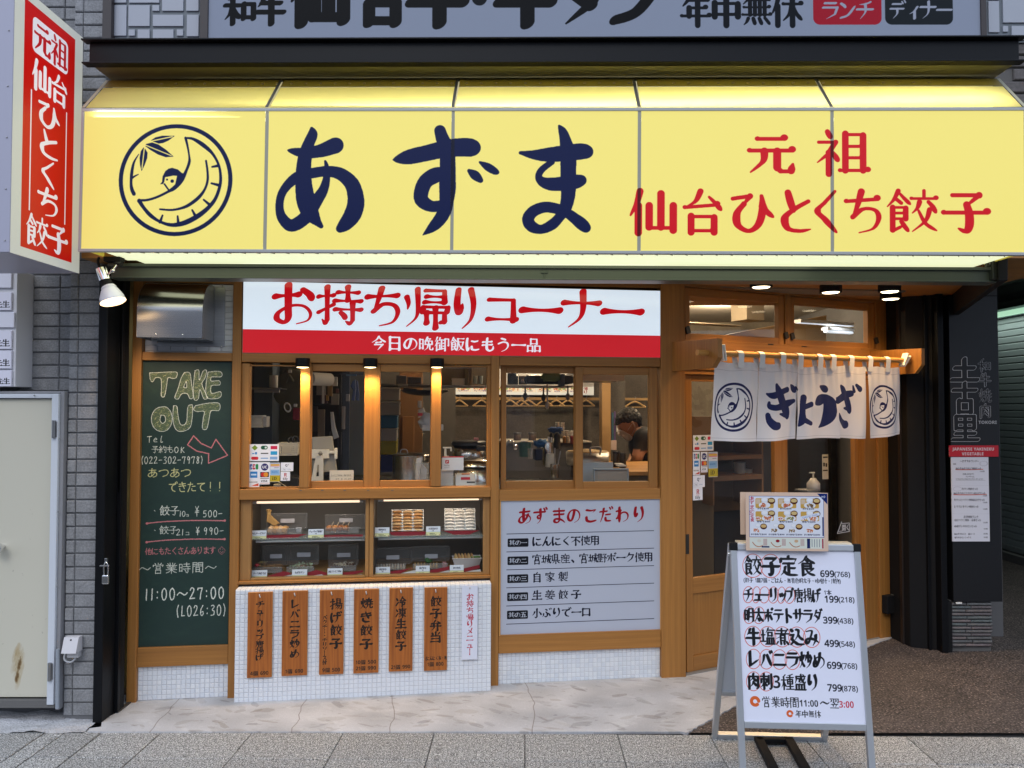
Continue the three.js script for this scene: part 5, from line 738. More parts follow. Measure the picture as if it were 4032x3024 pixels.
{
const posts = thing('window_posts', 'two upright wooden window posts lit by the cylinder lamps', 'posts', S0, [S0.x(1200, 1700), Y(1200, 1925), 0]);
for (const [a, b] of [[1180, 1220], [1697, 1737]]) part(posts, 'post', box(S0.x(a, 1700, 0.01), S0.x(b, 1700, 0.01), Y(1200, 1921), Y(1200, 1426), -0.06, 0.01, { grain: 'y', b: 0.004 }), wood);
part(posts, 'jamb', box(bx1, S0.x(979, 1700), Y(960, 1921), Y(960, 1430), -0.07, -0.012, { grain: 'y' }), wood); part(posts, 'jamb', box(S0.x(1919, 1700), cx0, Y(1930, 1919), Y(1930, 1437), -0.07, -0.012, { grain: 'y' }), wood);
const fx = (label, px) => { const r = S0.r(...px, -0.035), t = thing('fixed_pane', label, 'window pane', S0, [(r.x0 + r.x1) / 2, r.y0, -0.035]); part(t, 'pane', uvBox(new THREE.PlaneGeometry(r.w, r.h).translate((r.x0 + r.x1) / 2, (r.y0 + r.y1) / 2, -0.035)), glass); for (const y of [r.y0, r.y1 - 0.008]) part(t, 'bead', box(r.x0, r.x1, y, y + 0.008, -0.05, -0.02, { grain: 'x' }), woodB); };
fx('fixed glass pane with payment stickers left of the serving window', [978, 1436, 1181, 1921]); fx('fixed glass pane right of the serving window, steel pots behind', [1736, 1440, 1920, 1918]);
}
// ---------- cylinder lamps over the serving window ----------
{
let first = null;
[[1192, 'black cylinder lamp leftmost of three over the serving window'], [1458, 'black cylinder lamp middle of three over the serving window'], [1721, 'black cylinder lamp rightmost of three over the serving window']].forEach(([px, label]) => {
const z = 0.045, x = S0.x(px, 1436, z), y = S0.y(px, 1449, z), yt = S0.y(px, 1429, z);
const t = thing('cylinder_lamp', label, 'lamp', S0, [x, y, z], 'cylinder lamps over the serving window');
part(t, 'housing', [lathe([[0.0, 0.05], [0.0385, 0.05], [0.0395, 0.046], [0.0395, 0.0], [0.036, 0.0], [0.036, 0.008]], x, y + 0.004, z, 28), box(x - 0.012, x + 0.012, y + 0.02, y + 0.045, -0.01, z - 0.02)], black);
part(t, 'lens', lathe([[0.036, 0.006], [0.03, 0.0], [0.0, -0.004]], x, y + 0.002, z, 24), mat([0.9, 0.85, 0.7], 0.4, { emit: [5, 4, 2.2] }));
const L = new THREE.SpotLight(lin(1, 0.62, 0.24), 1.5, 0, 1.15, 0.7); L.position.copy(S0.world(x, y - 0.004, z)); L.shadow.radius = 1.4; L.castShadow = true; L.target.position.copy(S0.world(x, y - 1, z - 0.06)); scene.add(L, L.target);
});
}
// ---------- payment stickers ----------
const stickerArt = {
transit: (c) => { c.fillStyle = '#7a9a2c'; c.save(); c.translate(36, 28); c.rotate(0.78); c.fillRect(-15, -15, 30, 30); c.restore(); c.fillStyle = '#1f5a40'; c.beginPath(); c.roundRect(78, 12, 48, 30, 15); c.fill(); c.fillStyle = '#e8efe8'; c.beginPath(); c.arc(112, 27, 8, 0, 7); c.fill(); c.fillStyle = '#d2234e'; c.fillRect(146, 14, 46, 26); c.fillStyle = '#2f86c8'; c.fillRect(18, 70, 16, 8); c.fillRect(38, 62, 14, 18); c.fillStyle = '#333'; c.fillRect(78, 68, 52, 8); c.fillStyle = '#2aa0d8'; c.fillRect(146, 56, 46, 28); c.fillStyle = '#d0202e'; c.beginPath(); c.roundRect(12, 98, 50, 24, 11); c.fill(); c.fillStyle = '#78a8d8'; c.fillRect(78, 106, 52, 8); c.fillStyle = '#8ab4e4'; c.fillRect(142, 98, 52, 22); },
jcb: (c) => { ['#1c4fa0', '#c41f3a', '#1f8a4a'].forEach((k, i) => { c.fillStyle = k; c.beginPath(); c.roundRect(24 + i * 52, 34, 46, 96, 16); c.fill(); }); c.fillStyle = '#fff'; c.font = 'bold 56px sans-serif'; c.fillText('JCB', 40, 100); c.fillStyle = '#2f86d0'; c.fillRect(34, 166, 126, 112); c.fillStyle = '#dcecf8'; c.fillRect(50, 206, 94, 30); c.fillStyle = '#f4f4f4'; c.fillRect(14, 326, 168, 100); c.fillStyle = '#222'; c.font = 'bold 30px sans-serif'; c.fillText('DISCOVER', 20, 366); c.fillStyle = '#d8502a'; c.beginPath(); c.moveTo(50, 424); c.lineTo(182, 424); c.lineTo(182, 374); c.fill(); },
uc: (c) => { c.fillStyle = '#241f6a'; c.beginPath(); c.arc(98, 92, 68, 0, 7); c.fill(); c.fillStyle = '#fff'; c.font = 'bold 72px sans-serif'; c.fillText('UC', 48, 118); c.fillStyle = '#15151a'; c.fillRect(16, 186, 164, 98); c.fillStyle = '#d8322a'; c.beginPath(); c.arc(72, 235, 44, 0, 7); c.fill(); c.fillStyle = '#ee9a2e'; c.beginPath(); c.arc(122, 235, 44, 0, 7); c.fill(); c.fillStyle = '#1a1a1a'; c.fillRect(16, 302, 164, 10); c.font = 'italic bold 56px sans-serif'; c.fillText('VISA', 26, 376); c.fillStyle = '#e0a890'; c.fillRect(16, 394, 164, 8); },
nanaco: (c) => { ['#9fb6d8', '#e7a24a', '#e6d04a', '#e27a90'].forEach((k, i) => { c.fillStyle = k; c.fillRect(8, 8 + i * 14, 154, 14); }); c.fillStyle = '#446'; c.font = 'bold 22px sans-serif'; c.fillText('nanaco', 70, 92); c.fillStyle = '#8fbce6'; c.fillRect(8, 120, 154, 92); c.fillStyle = '#3a7ac0'; c.font = 'bold 34px sans-serif'; c.fillText('WAON', 24, 172); c.fillStyle = '#c4b028'; c.fillRect(0, 218, 170, 108); c.fillStyle = '#20200e'; c.font = 'bold 74px serif'; c.fillText('iD', 34, 298); },
qp: (c) => { c.fillStyle = '#1d2a4a'; c.font = 'bold 58px sans-serif'; c.fillText('Q', 74, 74); c.font = 'bold 40px sans-serif'; c.fillText('+', 120, 56); c.strokeStyle = '#9ab'; c.lineWidth = 3; c.strokeRect(20, 102, 72, 40); c.fillStyle = '#223'; c.font = '24px sans-serif'; c.fillText('Pay', 40, 132); c.fillStyle = '#6a86b8'; c.fillText('G Pay', 116, 132); },
edy: (c) => { c.fillStyle = '#b8202e'; c.font = 'bold 84px sans-serif'; c.fillText('R', 52, 84); c.fillRect(50, 94, 52, 5); c.fillStyle = '#141414'; c.font = 'bold 46px sans-serif'; c.fillText('Edy', 36, 142); },
};
const stickerKinds = [['transit', 204, 132, 'white sheet of nine transit card marks'], ['jcb', 196, 440, 'tall white sticker with three card logos, blue square in the middle'], ['uc', 196, 420, 'tall white sticker with a navy disc over red and orange discs'], ['nanaco', 170, 330, 'striped, blue and yellow column of electronic money stickers'], ['qp', 220, 160, 'small white sticker with a dark round mark and plus'], ['edy', 154, 160, 'small white sticker with a red letter over black lettering']]
.map(([k, w, h, label]) => ({ k, label, m: mat([0.86, 0.87, 0.9], 0.4, { map: print(w, h, (c) => { c.fillStyle = k === 'nanaco' ? '#dfe4ee' : '#f4f5fa'; c.fillRect(0, 0, w, h); stickerArt[k](c); }) }) }));
function sticker(kind, frame, px, z, where) {
const s = stickerKinds.find((q) => q.k === kind), r = frame.r(...px, z), t = thing('payment_sticker', s.label + ' ' + where, 'sticker', frame, [(r.x0 + r.x1) / 2, r.y0, z], 'payment stickers on the glass');
part(t, 'sticker_sheet', [sheet(r.x0, r.x1, r.y0, r.y1, z + 0.0008), box(r.x0, r.x1, r.y0, r.y1, z - 0.0004, z + 0.0004, { b: 0, uv: false })], s.m);
}
[['transit', [983, 1749, 1098, 1815]], ['jcb', [978, 1820, 1021, 1917]], ['uc', [1022, 1820, 1062, 1907]], ['nanaco', [1064, 1822, 1102, 1897]], ['qp', [1106, 1821, 1155, 1855]], ['edy', [1105, 1857, 1142, 1893]]].forEach(([k, px]) => sticker(k, S0, px, -0.033, 'on the shop window'));
// ---------- hanging wooden menu boards ----------
{
const z = 0.09, m0 = (draw) => mat([0.66, 0.6, 0.55], 0.5, { map: print(256, 880, (c, w, h) => {
const o = rnd() * 9; const im = c.createImageData(w, h), d = im.data;
for (let j = 0; j < h; j++) for (let i = 0; i < w; i++) { const u = i / w, v = j / h, wv = u + 0.1 * N3(u * 1.5, v * 1.1, o), k = 1 + 0.2 * N3(wv * 9 + o, v * 1.2, 1) + 0.07 * N3(wv * 46, v * 2, o) + 0.06 * N3(wv * 120, v * 6, 3), q = (j * w + i) * 4; d[q] = cl(196 * k); d[q + 1] = cl(116 * k ** 1.3); d[q + 2] = cl(46 * k ** 1.5); d[q + 3] = 255; }
c.putImageData(im, 0, 0); draw(c, w, h);
}) });
const ink = { down: true, style: 'flat', color: 'rgb(16,9,6)', weight: 1.32 }, price = (c, text, y) => write(c, text, 128 - [...text].reduce((s, ch) => s + (LATIN.test(ch) ? (ch === '1' ? 21 : ch === ' ' ? 25 : 30) : 50), 0) / 2, y - 6, [50, 48], { style: 'brush', color: 'rgb(16,9,6)', weight: 1.1 });
const boards = [
[[976, 2333, 1070, 2667], 'チューリップ唐揚げ', '4個 690', 'leftmost'], [[1112, 2328, 1209, 2659], 'レバニラ炒め', '1個 690', 'second from the left'], [[1259, 2324, 1352, 2654], '揚げ餃子', '9個 500', 'third from the left'],
[[1394, 2321, 1490, 2649], '焼き餃子', '', 'fourth from the left'], [[1533, 2316, 1624, 2642], '冷凍生餃子', '21個 990', 'fifth from the left'], [[1671, 2314, 1760, 2639], '餃子弁当', '1個 800', 'rightmost of the brown ones'],
];
boards.forEach(([px, text, cost, where], i) => {
const r = S0.r(...px, z), t = thing('menu_board', 'hanging brown wooden menu board, ' + where, 'menu board', S0, [(r.x0 + r.x1) / 2, r.y0, z], 'wooden menu boards on the tiled counter'), n = [...text].length;
const face = m0((c, w, h) => {
const first = i === 0 ? 88 : 92, last = i === 0 ? 706 : [0, 712, 640, 660, 680, 600][i], step = (last - first) / n, size = Math.min(step * (i === 0 ? 1.06 : 0.86), 112);
write(c, text, i === 2 ? 112 : 128 - size * 0.56, first, [size * 1.12, i === 0 ? step * 0.98 : size], { ...ink, gap: i === 0 ? step * 0.02 : step - size });
if (i === 2) write(c, 'パクチー・チリソース付', 32, 262, [46, 46], { ...ink, gap: 1 });
if (i === 5) write(c, '(にんにく有・無)', 14, 728, [33, 44], { style: 'brush', color: 'rgb(24,15,10)' });
if (i === 3) { price(c, '10個 500', 748); price(c, '21個 990', 812); } else price(c, cost, i === 5 ? 796 : 818);
c.fillStyle = 'rgb(20,12,8)'; c.beginPath(); c.arc(128, 46, 8, 0, 7); c.fill();
});
const body = box(r.x0, r.x1, r.y0, r.y1, z - 0.012, z - 0.0004, { b: 0.002, grain: 'y' });
part(t, 'board', body, mat([0.46, 0.22, 0.07], 0.55)); part(t, 'board_face', sheet(r.x0 + 0.002, r.x1 - 0.002, r.y0 + 0.002, r.y1 - 0.002, z), face);
const hx = (r.x0 + r.x1) / 2, hy = r.y1 - r.h * 0.052;
part(t, 'hook', tube([[hx, hy, z - 0.03], [hx, hy - 0.002, z + 0.004], [hx - 0.001, hy + 0.006, z + 0.012], [hx - 0.003, hy + 0.016, z + 0.012]], 0.0028, 8), mat([0.7, 0.7, 0.68], 0.3));
});
const r = S0.r(1819, 2307, 1880, 2596, z), t = thing('menu_heading', 'narrow white hanging board with red vertical lettering right of the brown boards', 'menu board', S0, [(r.x0 + r.x1) / 2, r.y0, z]);
part(t, 'board', [box(r.x0, r.x1, r.y0, r.y1, z - 0.006, z - 0.0005, { b: 0.001, uv: false }), sheet(r.x0 + 0.0005, r.x1 - 0.0005, r.y0 + 0.0005, r.y1 - 0.0005, z)], mat([0.84, 0.85, 0.9], 0.35, { map: print(180, 860, (c, w, h) => { c.fillStyle = '#eeeff6'; c.fillRect(0, 0, w, h); write(c, 'お持ち帰りメニュー', 52, 92, [80, 76], { down: true, style: 'flat', color: 'rgb(196,32,58)', gap: 4, weight: 1.05 }); }) }));
const hx = (r.x0 + r.x1) / 2, hy = r.y1 - 0.018; part(t, 'hook', rod([hx, hy, z], [hx, hy + 0.012, z + 0.006], 0.003), mat([0.6, 0.6, 0.6], 0.4));
}
// ---------- entrance: transoms, sliding doors, curtain ----------
const D0 = DOORS;
{
const t = thing('door_frame', 'timber entrance frame with lintel and posts behind the white curtain', 'door frame', D0, [0.7, 0, 0]), x0 = 0.004, xm0 = D0.x(3092, 1300), xm1 = D0.x(3111, 1300), xr0 = D0.x(3449, 1300), xr1 = D0.x(3506, 1300), top = 2.345, tb = D0.y(2900, 1347), lt = D0.y(2727, 1456), dh = D0.y(2727, 1501);
part(t, 'post', box(xr0, xr1, 0, top, -0.08, 0.004, { grain: 'y', b: 0.003 }), wood);
part(t, 'mullion', box(xm0, xm1, tb, top, -0.06, 0.002, { grain: 'y' }), wood);
part(t, 'lintel', box(x0, xr0 - 0.001, lt, tb, -0.08, 0.006, { grain: 'x', b: 0.004 }), wood);
part(t, 'head_rail', box(x0, xr0 - 0.001, lt - 0.028, lt - 0.001, -0.08, -0.004, { grain: 'x' }), woodB);
part(t, 'top_rail', box(x0, xr0 - 0.001, D0.y(2700, 1131) + 0.006, top, -0.08, 0.0, { grain: 'x' }), woodB);
const sx0 = D0.x(3410, 1900), sx1 = xr0; part(t, 'inner_post', box(sx0 + 0.004, sx1 - 0.001, 0, lt - 0.03, -0.07, -0.012, { grain: 'y' }), woodB);
part(t, 'threshold', box(x0, xr0, 0, 0.012, -0.1, 0.0, { grain: 'x' }), mat([0.2, 0.19, 0.18], 0.6));
const transom = (label, o, g) => {
const O = D0.r(...o), G = D0.r(...g), w = thing('transom_window', label, 'window', D0, [(O.x0 + O.x1) / 2, O.y0, 0]), z = -0.006, ox0 = Math.max(O.x0, x0 + 0.002);
for (const [a, b] of [[ox0, G.x0], [G.x1, O.x1]]) part(w, 'stile', box(a, b, O.y0, O.y1, -0.045, z, { grain: 'y' }), wood);
for (const [a, b] of [[O.y0, G.y0], [G.y1, O.y1]]) part(w, 'rail', box(G.x0 + 0.0005, G.x1 - 0.0005, a, b, -0.045, z - 0.001, { grain: 'x' }), wood);
part(w, 'pane', uvBox(new THREE.PlaneGeometry(G.w, G.h).translate((G.x0 + G.x1) / 2, (G.y0 + G.y1) / 2, -0.026)), glass);
const iron = mat([0.03, 0.025, 0.02], 0.5);
for (const k of [0.14, 0.84]) part(w, 'hinge', box(O.x0 + O.w * k - 0.026, O.x0 + O.w * k + 0.026, O.y0 - 0.006, O.y0 + 0.006, -0.01, 0.006, { b: 0.002 }), iron);
for (const [x, s] of [[ox0 + 0.008, -1], [O.x1 + 0.006, -1]]) part(w, 'catch', box(-0.016, 0.016, -0.022, 0.022, 0, 0.016, { b: 0.004 }).rotateZ(s * -0.35).translate(x, O.y0 + O.h * 0.2, -0.002), iron);
};
transom('left transom window above the entrance, three ceiling lamps behind its glass', [2700, 1131, 3091, 1360], [2718, 1165, 3070, 1330]);
transom('right transom window above the entrance, bars for mirrored tube lights behind its glass', [3112, 1167, 3446, 1378], [3130, 1199, 3421, 1351]);
const door = (label, o, zz, hx, hy) => {
const [l0, l1, r0, r1] = o.map((px) => D0.x(px, 2000, zz)), top2 = lt - 0.03, gb = D0.y(2726, 2277, zz), rb = D0.y(2726, 2340, zz), kb = D0.y(2727, 2585, zz), b = 0.012, a = thing('sliding_door', label, 'door', D0, [(l0 + r1) / 2, 0, zz]);
part(a, 'stile', box(l0, l1, b, top2, zz - 0.035, zz, { grain: 'y' }), wood); part(a, 'stile', box(r0, r1, b, top2, zz - 0.035, zz, { grain: 'y' }), wood);
for (const [y0, y1] of [[dh, top2], [rb, gb], [b, kb]]) part(a, 'rail', box(l1 + 0.0005, r0 - 0.0005, y0, y1, zz - 0.035, zz - 0.001, { grain: 'x' }), woodB);
part(a, 'kick_panel', box(l1 + 0.0005, r0 - 0.0005, kb, rb, zz - 0.025, zz - 0.012, { grain: 'y' }), wood);
part(a, 'pane', uvBox(new THREE.PlaneGeometry(r0 - l1, dh - gb).translate((l1 + r0) / 2, (dh + gb) / 2, zz - 0.018)), glass);
const [hx0, hy1] = D0.at(hx[0], hy[0], zz), [hx1, hy0] = D0.at(hx[1], hy[1], zz); part(a, 'handle', [box(hx0 - 0.003, hx1 + 0.003, hy0 - 0.003, hy1 + 0.003, zz - 0.002, zz + 0.0015, { b: 0.001 })], mat([0.02, 0.017, 0.014], 0.55));
};
door('left sliding wood and glass door with a dark recessed pull, partly behind the menu stand', [2701, 2727, 3053, 3100], -0.025, [2701, 2712], [2106, 2179]);
door('right sliding wood and glass door with an opening arrow sticker', [3060, 3104, 3368, 3410], -0.062, [3387, 3401], [2038, 2102]);
// arrow sticker on the right door
const r = D0.r(3296, 2054, 3350, 2099, -0.075), s = thing('open_sticker', 'white outlined arrow sticker with an opening mark on the right door glass', 'sticker', D0, [(r.x0 + r.x1) / 2, r.y0, -0.075]);
const tex = print(220, 220, (c) => { c.fillStyle = '#2b2926'; c.fillRect(0, 0, 220, 220); c.strokeStyle = '#e8e8ea'; c.lineWidth = 9; c.beginPath(); c.moveTo(82, 8); c.lineTo(10, 206); c.lineTo(206, 190); c.lineTo(206, 44); c.lineTo(84, 44); c.stroke(); write(c, '開く', 86, 64, [62, 110], { style: 'fine', color: '#eee', weight: 1.3 }); c.font = 'bold 19px sans-serif'; c.fillText('OPEN', 32, 180); });
const q = new THREE.BufferGeometry(), X = (u) => r.x0 + r.w * u, Yy = (v) => r.y1 - r.h * v, tri = [[0.36, 0], [0.0, 0.97], [0.97, 0.9], [0.97, 0.17], [0.42, 0.17]], pos = [], uv = [];
for (const [i, j, k] of [[0, 1, 4], [4, 1, 2], [4, 2, 3]]) for (const n of [i, j, k]) { pos.push(X(tri[n][0]), Yy(tri[n][1]), -0.0788); uv.push(tri[n][0], 1 - tri[n][1]); }
q.setAttribute('position', new THREE.BufferAttribute(new Float32Array(pos), 3)); q.setAttribute('uv', new THREE.BufferAttribute(new Float32Array(uv), 2)); q.computeVertexNormals();
part(s, 'sticker_sheet', q, mat([0.9, 0.9, 0.9], 0.5, { map: tex }));
for (const [k, px] of [['transit', [2729, 1714, 2809, 1774]], ['jcb', [2728, 1780, 2756, 1870]], ['uc', [2759, 1780, 2786, 1859]], ['nanaco', [2789, 1780, 2826, 1877]], ['qp', [2728, 1873, 2775, 1917]], ['edy', [2728, 1920, 2766, 1968]]]) sticker(k, D0, px, -0.041, 'on the entrance door');
const ic = thing('door_buzzer', 'black door buzzer box with a pale button on the right door post', 'buzzer', D0, [xr1, D0.y(3510, 2410), 0.01]), b0 = D0.r(3484, 2346, 3512, 2412, 0.03); 
part(ic, 'case', box(b0.x0, b0.x1 + 0.02, b0.y0, b0.y1, 0.004, 0.05, { b: 0.004 }), blackMatt); part(ic, 'plate', box(b0.x1 + 0.0, b0.x1 + 0.034, b0.y0 - 0.003, b0.y1 + 0.003, 0.02, 0.058, { b: 0.003 }), mat([0.07, 0.08, 0.075], 0.4)); part(ic, 'button', box(b0.x1 + 0.012, b0.x1 + 0.025, b0.y0 + 0.02, b0.y1 - 0.018, 0.05, 0.0605, { b: 0.002 }), mat([0.5, 0.5, 0.48], 0.5));
}
// ---------- short split curtain on its rod ----------
{
const d = 0.3, C = (cx, cy, dz = 0) => { const [x, y] = D0.at(2780 + cx / 2.765, 1380 + cy / 2.765, d + dz); return [x, y]; };
const [rx0, ry] = D0.at(2745, 1388, d), rx1 = D0.x(3596, 1424, d), rodY = (ry + D0.y(3569, 1420, d)) / 2, R = 0.0165;
const rodT = thing('curtain_rod', 'round wooden curtain rod over the entrance', 'rod', D0, [(rx0 + rx1) / 2, rodY, d]);
part(rodT, 'rod', rod([rx0, rodY, d], [rx1, rodY, d], R, R, 20).rotateX(0), woodPale);
const bracket = (label, x) => { const t = thing('rod_bracket', label, 'bracket', D0, [x, rodY - 0.1, 0], 'wooden brackets of the curtain rod'); part(t, 'bracket_plank', sideways([[-0.03, rodY + 0.085], [d + 0.09, rodY + 0.075], [d + 0.09, rodY - 0.03], [d + 0.042, rodY - 0.085], [-0.03, rodY - 0.09]], x - 0.016, x + 0.016), wood); };
bracket('wooden bracket holding the left end of the curtain rod', D0.x(2792, 1388, d)); bracket('wooden bracket holding the right end of the curtain rod', D0.x(3585, 1424, d));
const x0 = C(40, 600)[0], x1 = C(2135, 600)[0], yTop = C(1000, 152)[1], yBot = C(1000, 968)[1], w = x1 - x0, h = yTop - yBot, cw = 1840, chh = Math.round(cw * h / w);
const tex = print(cw, chh, (c) => {
c.fillStyle = 'rgb(236,233,234)'; c.fillRect(0, 0, cw, chh);
const M = ([x, y, ww]) => { const [a, b] = C(x, y); const [a2] = C(x + 10, y), k = (a2 - a) / w * cw / 10; return [(a - x0) / w * cw, (yTop - b) / h * chh, ww === undefined ? 0 : ww * (k * 0.6 + 0.4 * chh / 816)]; };
for (const [cx, cy, rx, ry] of [[322, 612, 192, 258], [1930, 616, 150, 228]]) { const [a, b] = M([cx, cy]), [a2] = M([cx + rx, cy]), [, b2] = M([cx, cy + ry]); c.save(); c.translate(a, b); c.scale((a2 - a) / 200, (b2 - b) / 200); emblem(c, 0, 0, 200, 'rgb(14,20,80)', 'rgb(236,233,234)', 1.5); c.restore(); }
c.fillStyle = 'rgb(18,32,88)';
for (const s of [
[[672, 465, 14], [740, 485, 50], [820, 455, 46], [890, 430, 42]], [[698, 560, 24], [702, 600, 40], [770, 618, 46], [880, 590, 60], [980, 548, 30]], [[768, 372, 26], [792, 450, 62], [835, 560, 76], [890, 660, 82], [910, 715, 52]], [[908, 705, 50], [870, 704, 36], [812, 690, 14]], [[686, 700, 46], [704, 760, 58], [752, 812, 66], [798, 816, 52]], [[935, 382, 22], [962, 412, 52], [985, 436, 34]], [[992, 392, 10], [1000, 410, 26]],
[[1062, 500, 52], [1052, 580, 48], [1047, 680, 48], [1046, 755, 56], [1022, 815, 16]], [[1050, 612, 40], [1130, 580, 42]], [[1062, 752, 44], [1126, 795, 34]],
[[1250, 384, 22], [1290, 404, 58], [1300, 402, 46]], [[1190, 572, 34], [1232, 540, 78], [1290, 508, 60], [1330, 565, 108], [1330, 650, 108], [1308, 730, 88], [1268, 800, 46], [1224, 842, 12]],
[[1408, 548, 50], [1500, 500, 58], [1596, 466, 46]], [[1468, 388, 26], [1502, 450, 60], [1545, 555, 70], [1568, 635, 58], [1576, 680, 14]], [[1562, 636, 40], [1500, 630, 14]], [[1420, 690, 12], [1440, 755, 48], [1495, 805, 62], [1532, 804, 54]], [[1612, 385, 16], [1620, 440, 26]], [[1642, 372, 24], [1672, 412, 46]],
]) inked(c, s.map(M), 1.18, 0.06);
c.strokeStyle = 'rgba(190,186,190,0.8)'; c.lineWidth = 3; c.beginPath(); c.moveTo(0, 52); c.lineTo(cw, 52); c.stroke(); c.beginPath(); c.moveTo(0, chh - 18); c.lineTo(cw, chh - 18); c.stroke();
});
const cloth = mat([0.97, 0.96, 0.97], 0.9, { map: tex, sheen: 0.25, side: THREE.DoubleSide, transmission: 0.12, thickness: 0 }), plainCloth = mat([0.8, 0.79, 0.79], 0.9);
const t = thing('entrance_curtain', 'short white split curtain with navy bird emblems and brush lettering over the entrance', 'curtain', D0, [(x0 + x1) / 2, yBot, d]);
// each panel: its edges along the top and along the foot, and how far it bulges
[[92, 573, 42, 563, 0.0, 1], [576, 1008, 566, 972, 0.006, 2], [1006, 1388, 974, 1428, 0.012, 3], [1391, 1742, 1432, 1740, 0.0, 4], [1762, 2118, 1782, 2112, 0.01, 5]].forEach(([a, b, e, f, bulge, s], n) => {
const nx = 26, ny = 22, pos = [], uv = [], idx = [], U = ([x, y]) => [(x - x0) / w, (y - yBot) / h], [ta] = C(a, 500), [tb] = C(b, 500), [fa] = C(e, 900), [fb] = C(f, 900);
for (let j = 0; j <= ny; j++) for (let i = 0; i <= nx; i++) {
const u = i / nx, v = j / ny, top = yTop + 0.004 * Math.sin(u * 9 + s) - (n === 2 ? 0.012 : 0), foot = yBot + 0.006 * Math.sin(s * 2.1 + u * 3) + (n === 4 ? 0.012 * u : 0), k = v ** 1.3, x = (ta + (tb - ta) * u) * (1 - k) + (fa + (fb - fa) * u) * k, y = top + (foot - top) * v;
const z = d - 0.004 + bulge * (0.3 + v) + 0.011 * Math.sin(u * 7.5 + s * 1.7 + v * 1.2) * (0.35 + 0.9 * v) + 0.008 * N3(u * 3, v * 2.4, s * 3) * (0.4 + v) + 0.0035 * Math.sin(u * 31 + s) * (1 - v) ** 2;
pos.push(x, y, z); const ou = (ta * (1 - 0) + (tb - ta) * u); uv.push(...U([ou, yTop - h * v]));
}
for (let j = 0; j < ny; j++) for (let i = 0; i < nx; i++) { const q = j * (nx + 1) + i; idx.push(q, q + nx + 1, q + 1, q + 1, q + nx + 1, q + nx + 2); }
const g = new THREE.BufferGeometry(); g.setAttribute('position', new THREE.BufferAttribute(new Float32Array(pos), 3)); g.setAttribute('uv', new THREE.BufferAttribute(new Float32Array(uv), 2)); g.setIndex(idx); g.computeVertexNormals();
part(t, 'curtain_panel', g, cloth);
});
for (const cx of [355, 585, 815, 1005, 1220, 1365, 1560, 1765, 1955]) { // loops over the rod
const [x] = C(cx - 8, 90), ww = 0.021, pts = []; for (let k = 0; k <= 10; k++) { const a = Math.PI * (k / 10); pts.push([d + Math.cos(a) * (R + 0.004), rodY + Math.sin(a) * (R + 0.004)]); } pts.unshift([d + 0.012, yTop - 0.03]); pts.push([d - 0.006, yTop - 0.03]);
const pos = [], idx = []; pts.forEach(([z, y], i) => { const lean = (i / pts.length - 0.5) * -0.022; pos.push(x - ww + lean, y, z, x + ww + lean, y, z); if (i) idx.push(2 * i - 2, 2 * i - 1, 2 * i, 2 * i - 1, 2 * i + 1, 2 * i); });
const g = new THREE.BufferGeometry(); g.setAttribute('position', new THREE.BufferAttribute(new Float32Array(pos), 3)); g.setAttribute('uv', new THREE.BufferAttribute(new Float32Array(pos.length / 3 * 2), 2)); g.setIndex(idx); g.computeVertexNormals();
part(t, 'loop', g, plainCloth);
}
for (const [cx, label, tilt] of [[165, 'white plastic clip at the left end of the curtain rod', 0.1], [2150, 'white plastic clip at the right end of the curtain rod', -0.5]]) {
const [x] = C(cx, 60), c = thing('curtain_clip', label, 'clip', D0, [x, rodY - 0.03, d], 'white clips on the curtain rod'); part(c, 'clip_jaw', [box(-0.014, -0.002, -0.045, 0.05, -0.022, 0.022, { b: 0.005 }).rotateZ(tilt).translate(x, rodY, d + 0.006), box(0.003, 0.015, -0.045, 0.05, -0.022, 0.022, { b: 0.005 }).rotateZ(tilt * 1.5).translate(x, rodY, d + 0.006)], mat([0.74, 0.74, 0.72], 0.45));
}
}
// ---------- square lamps under the timber ceiling ----------
{
const Yc = 2.322; let k = 0;
for (const [px, py, where, sq] of [[2997, 1125, 'leftmost, above the left transom', 0], [3271, 1146, 'in the middle, above the right transom', 1], [3503, 1143, 'front one of the right pair', 1], [3507, 1172, 'rear one of the right pair', 1]]) {
const d = ray(px, py), p = EYE.clone().addScaledVector(d, (Yc - 0.02 - EYE.y) / d.y), F = new Frame(p.x, p.z, 0), t = thing('ceiling_lamp', 'glowing ceiling lamp under the canopy, ' + where, 'lamp', F, [0, Yc - 0.03, 0], 'ceiling lamps under the canopy');
part(t, 'housing', lathe([[0, 0.05], [0.062, 0.05], [0.064, 0.044], [0.064, 0.0], [0.055, 0.0], [0.055, 0.012]], 0, Yc - 0.03, 0, 26), blackMatt);
part(t, 'lens', lathe([[0.055, 0.008], [0.045, -0.002], [0, -0.008]], 0, Yc - 0.03, 0, 26), mat([0.9, 0.85, 0.75], 0.4, { emit: [5.5, 4.6, 3] }));
const L = new THREE.SpotLight(lin(1, 0.62, 0.26), 2.1, 0, 1.2, 0.8); L.position.set(p.x, Yc - 0.042, p.z); L.shadow.radius = 2.2; L.castShadow = true; L.target.position.set(p.x, 0, p.z - 0.05); scene.add(L, L.target);
}
}
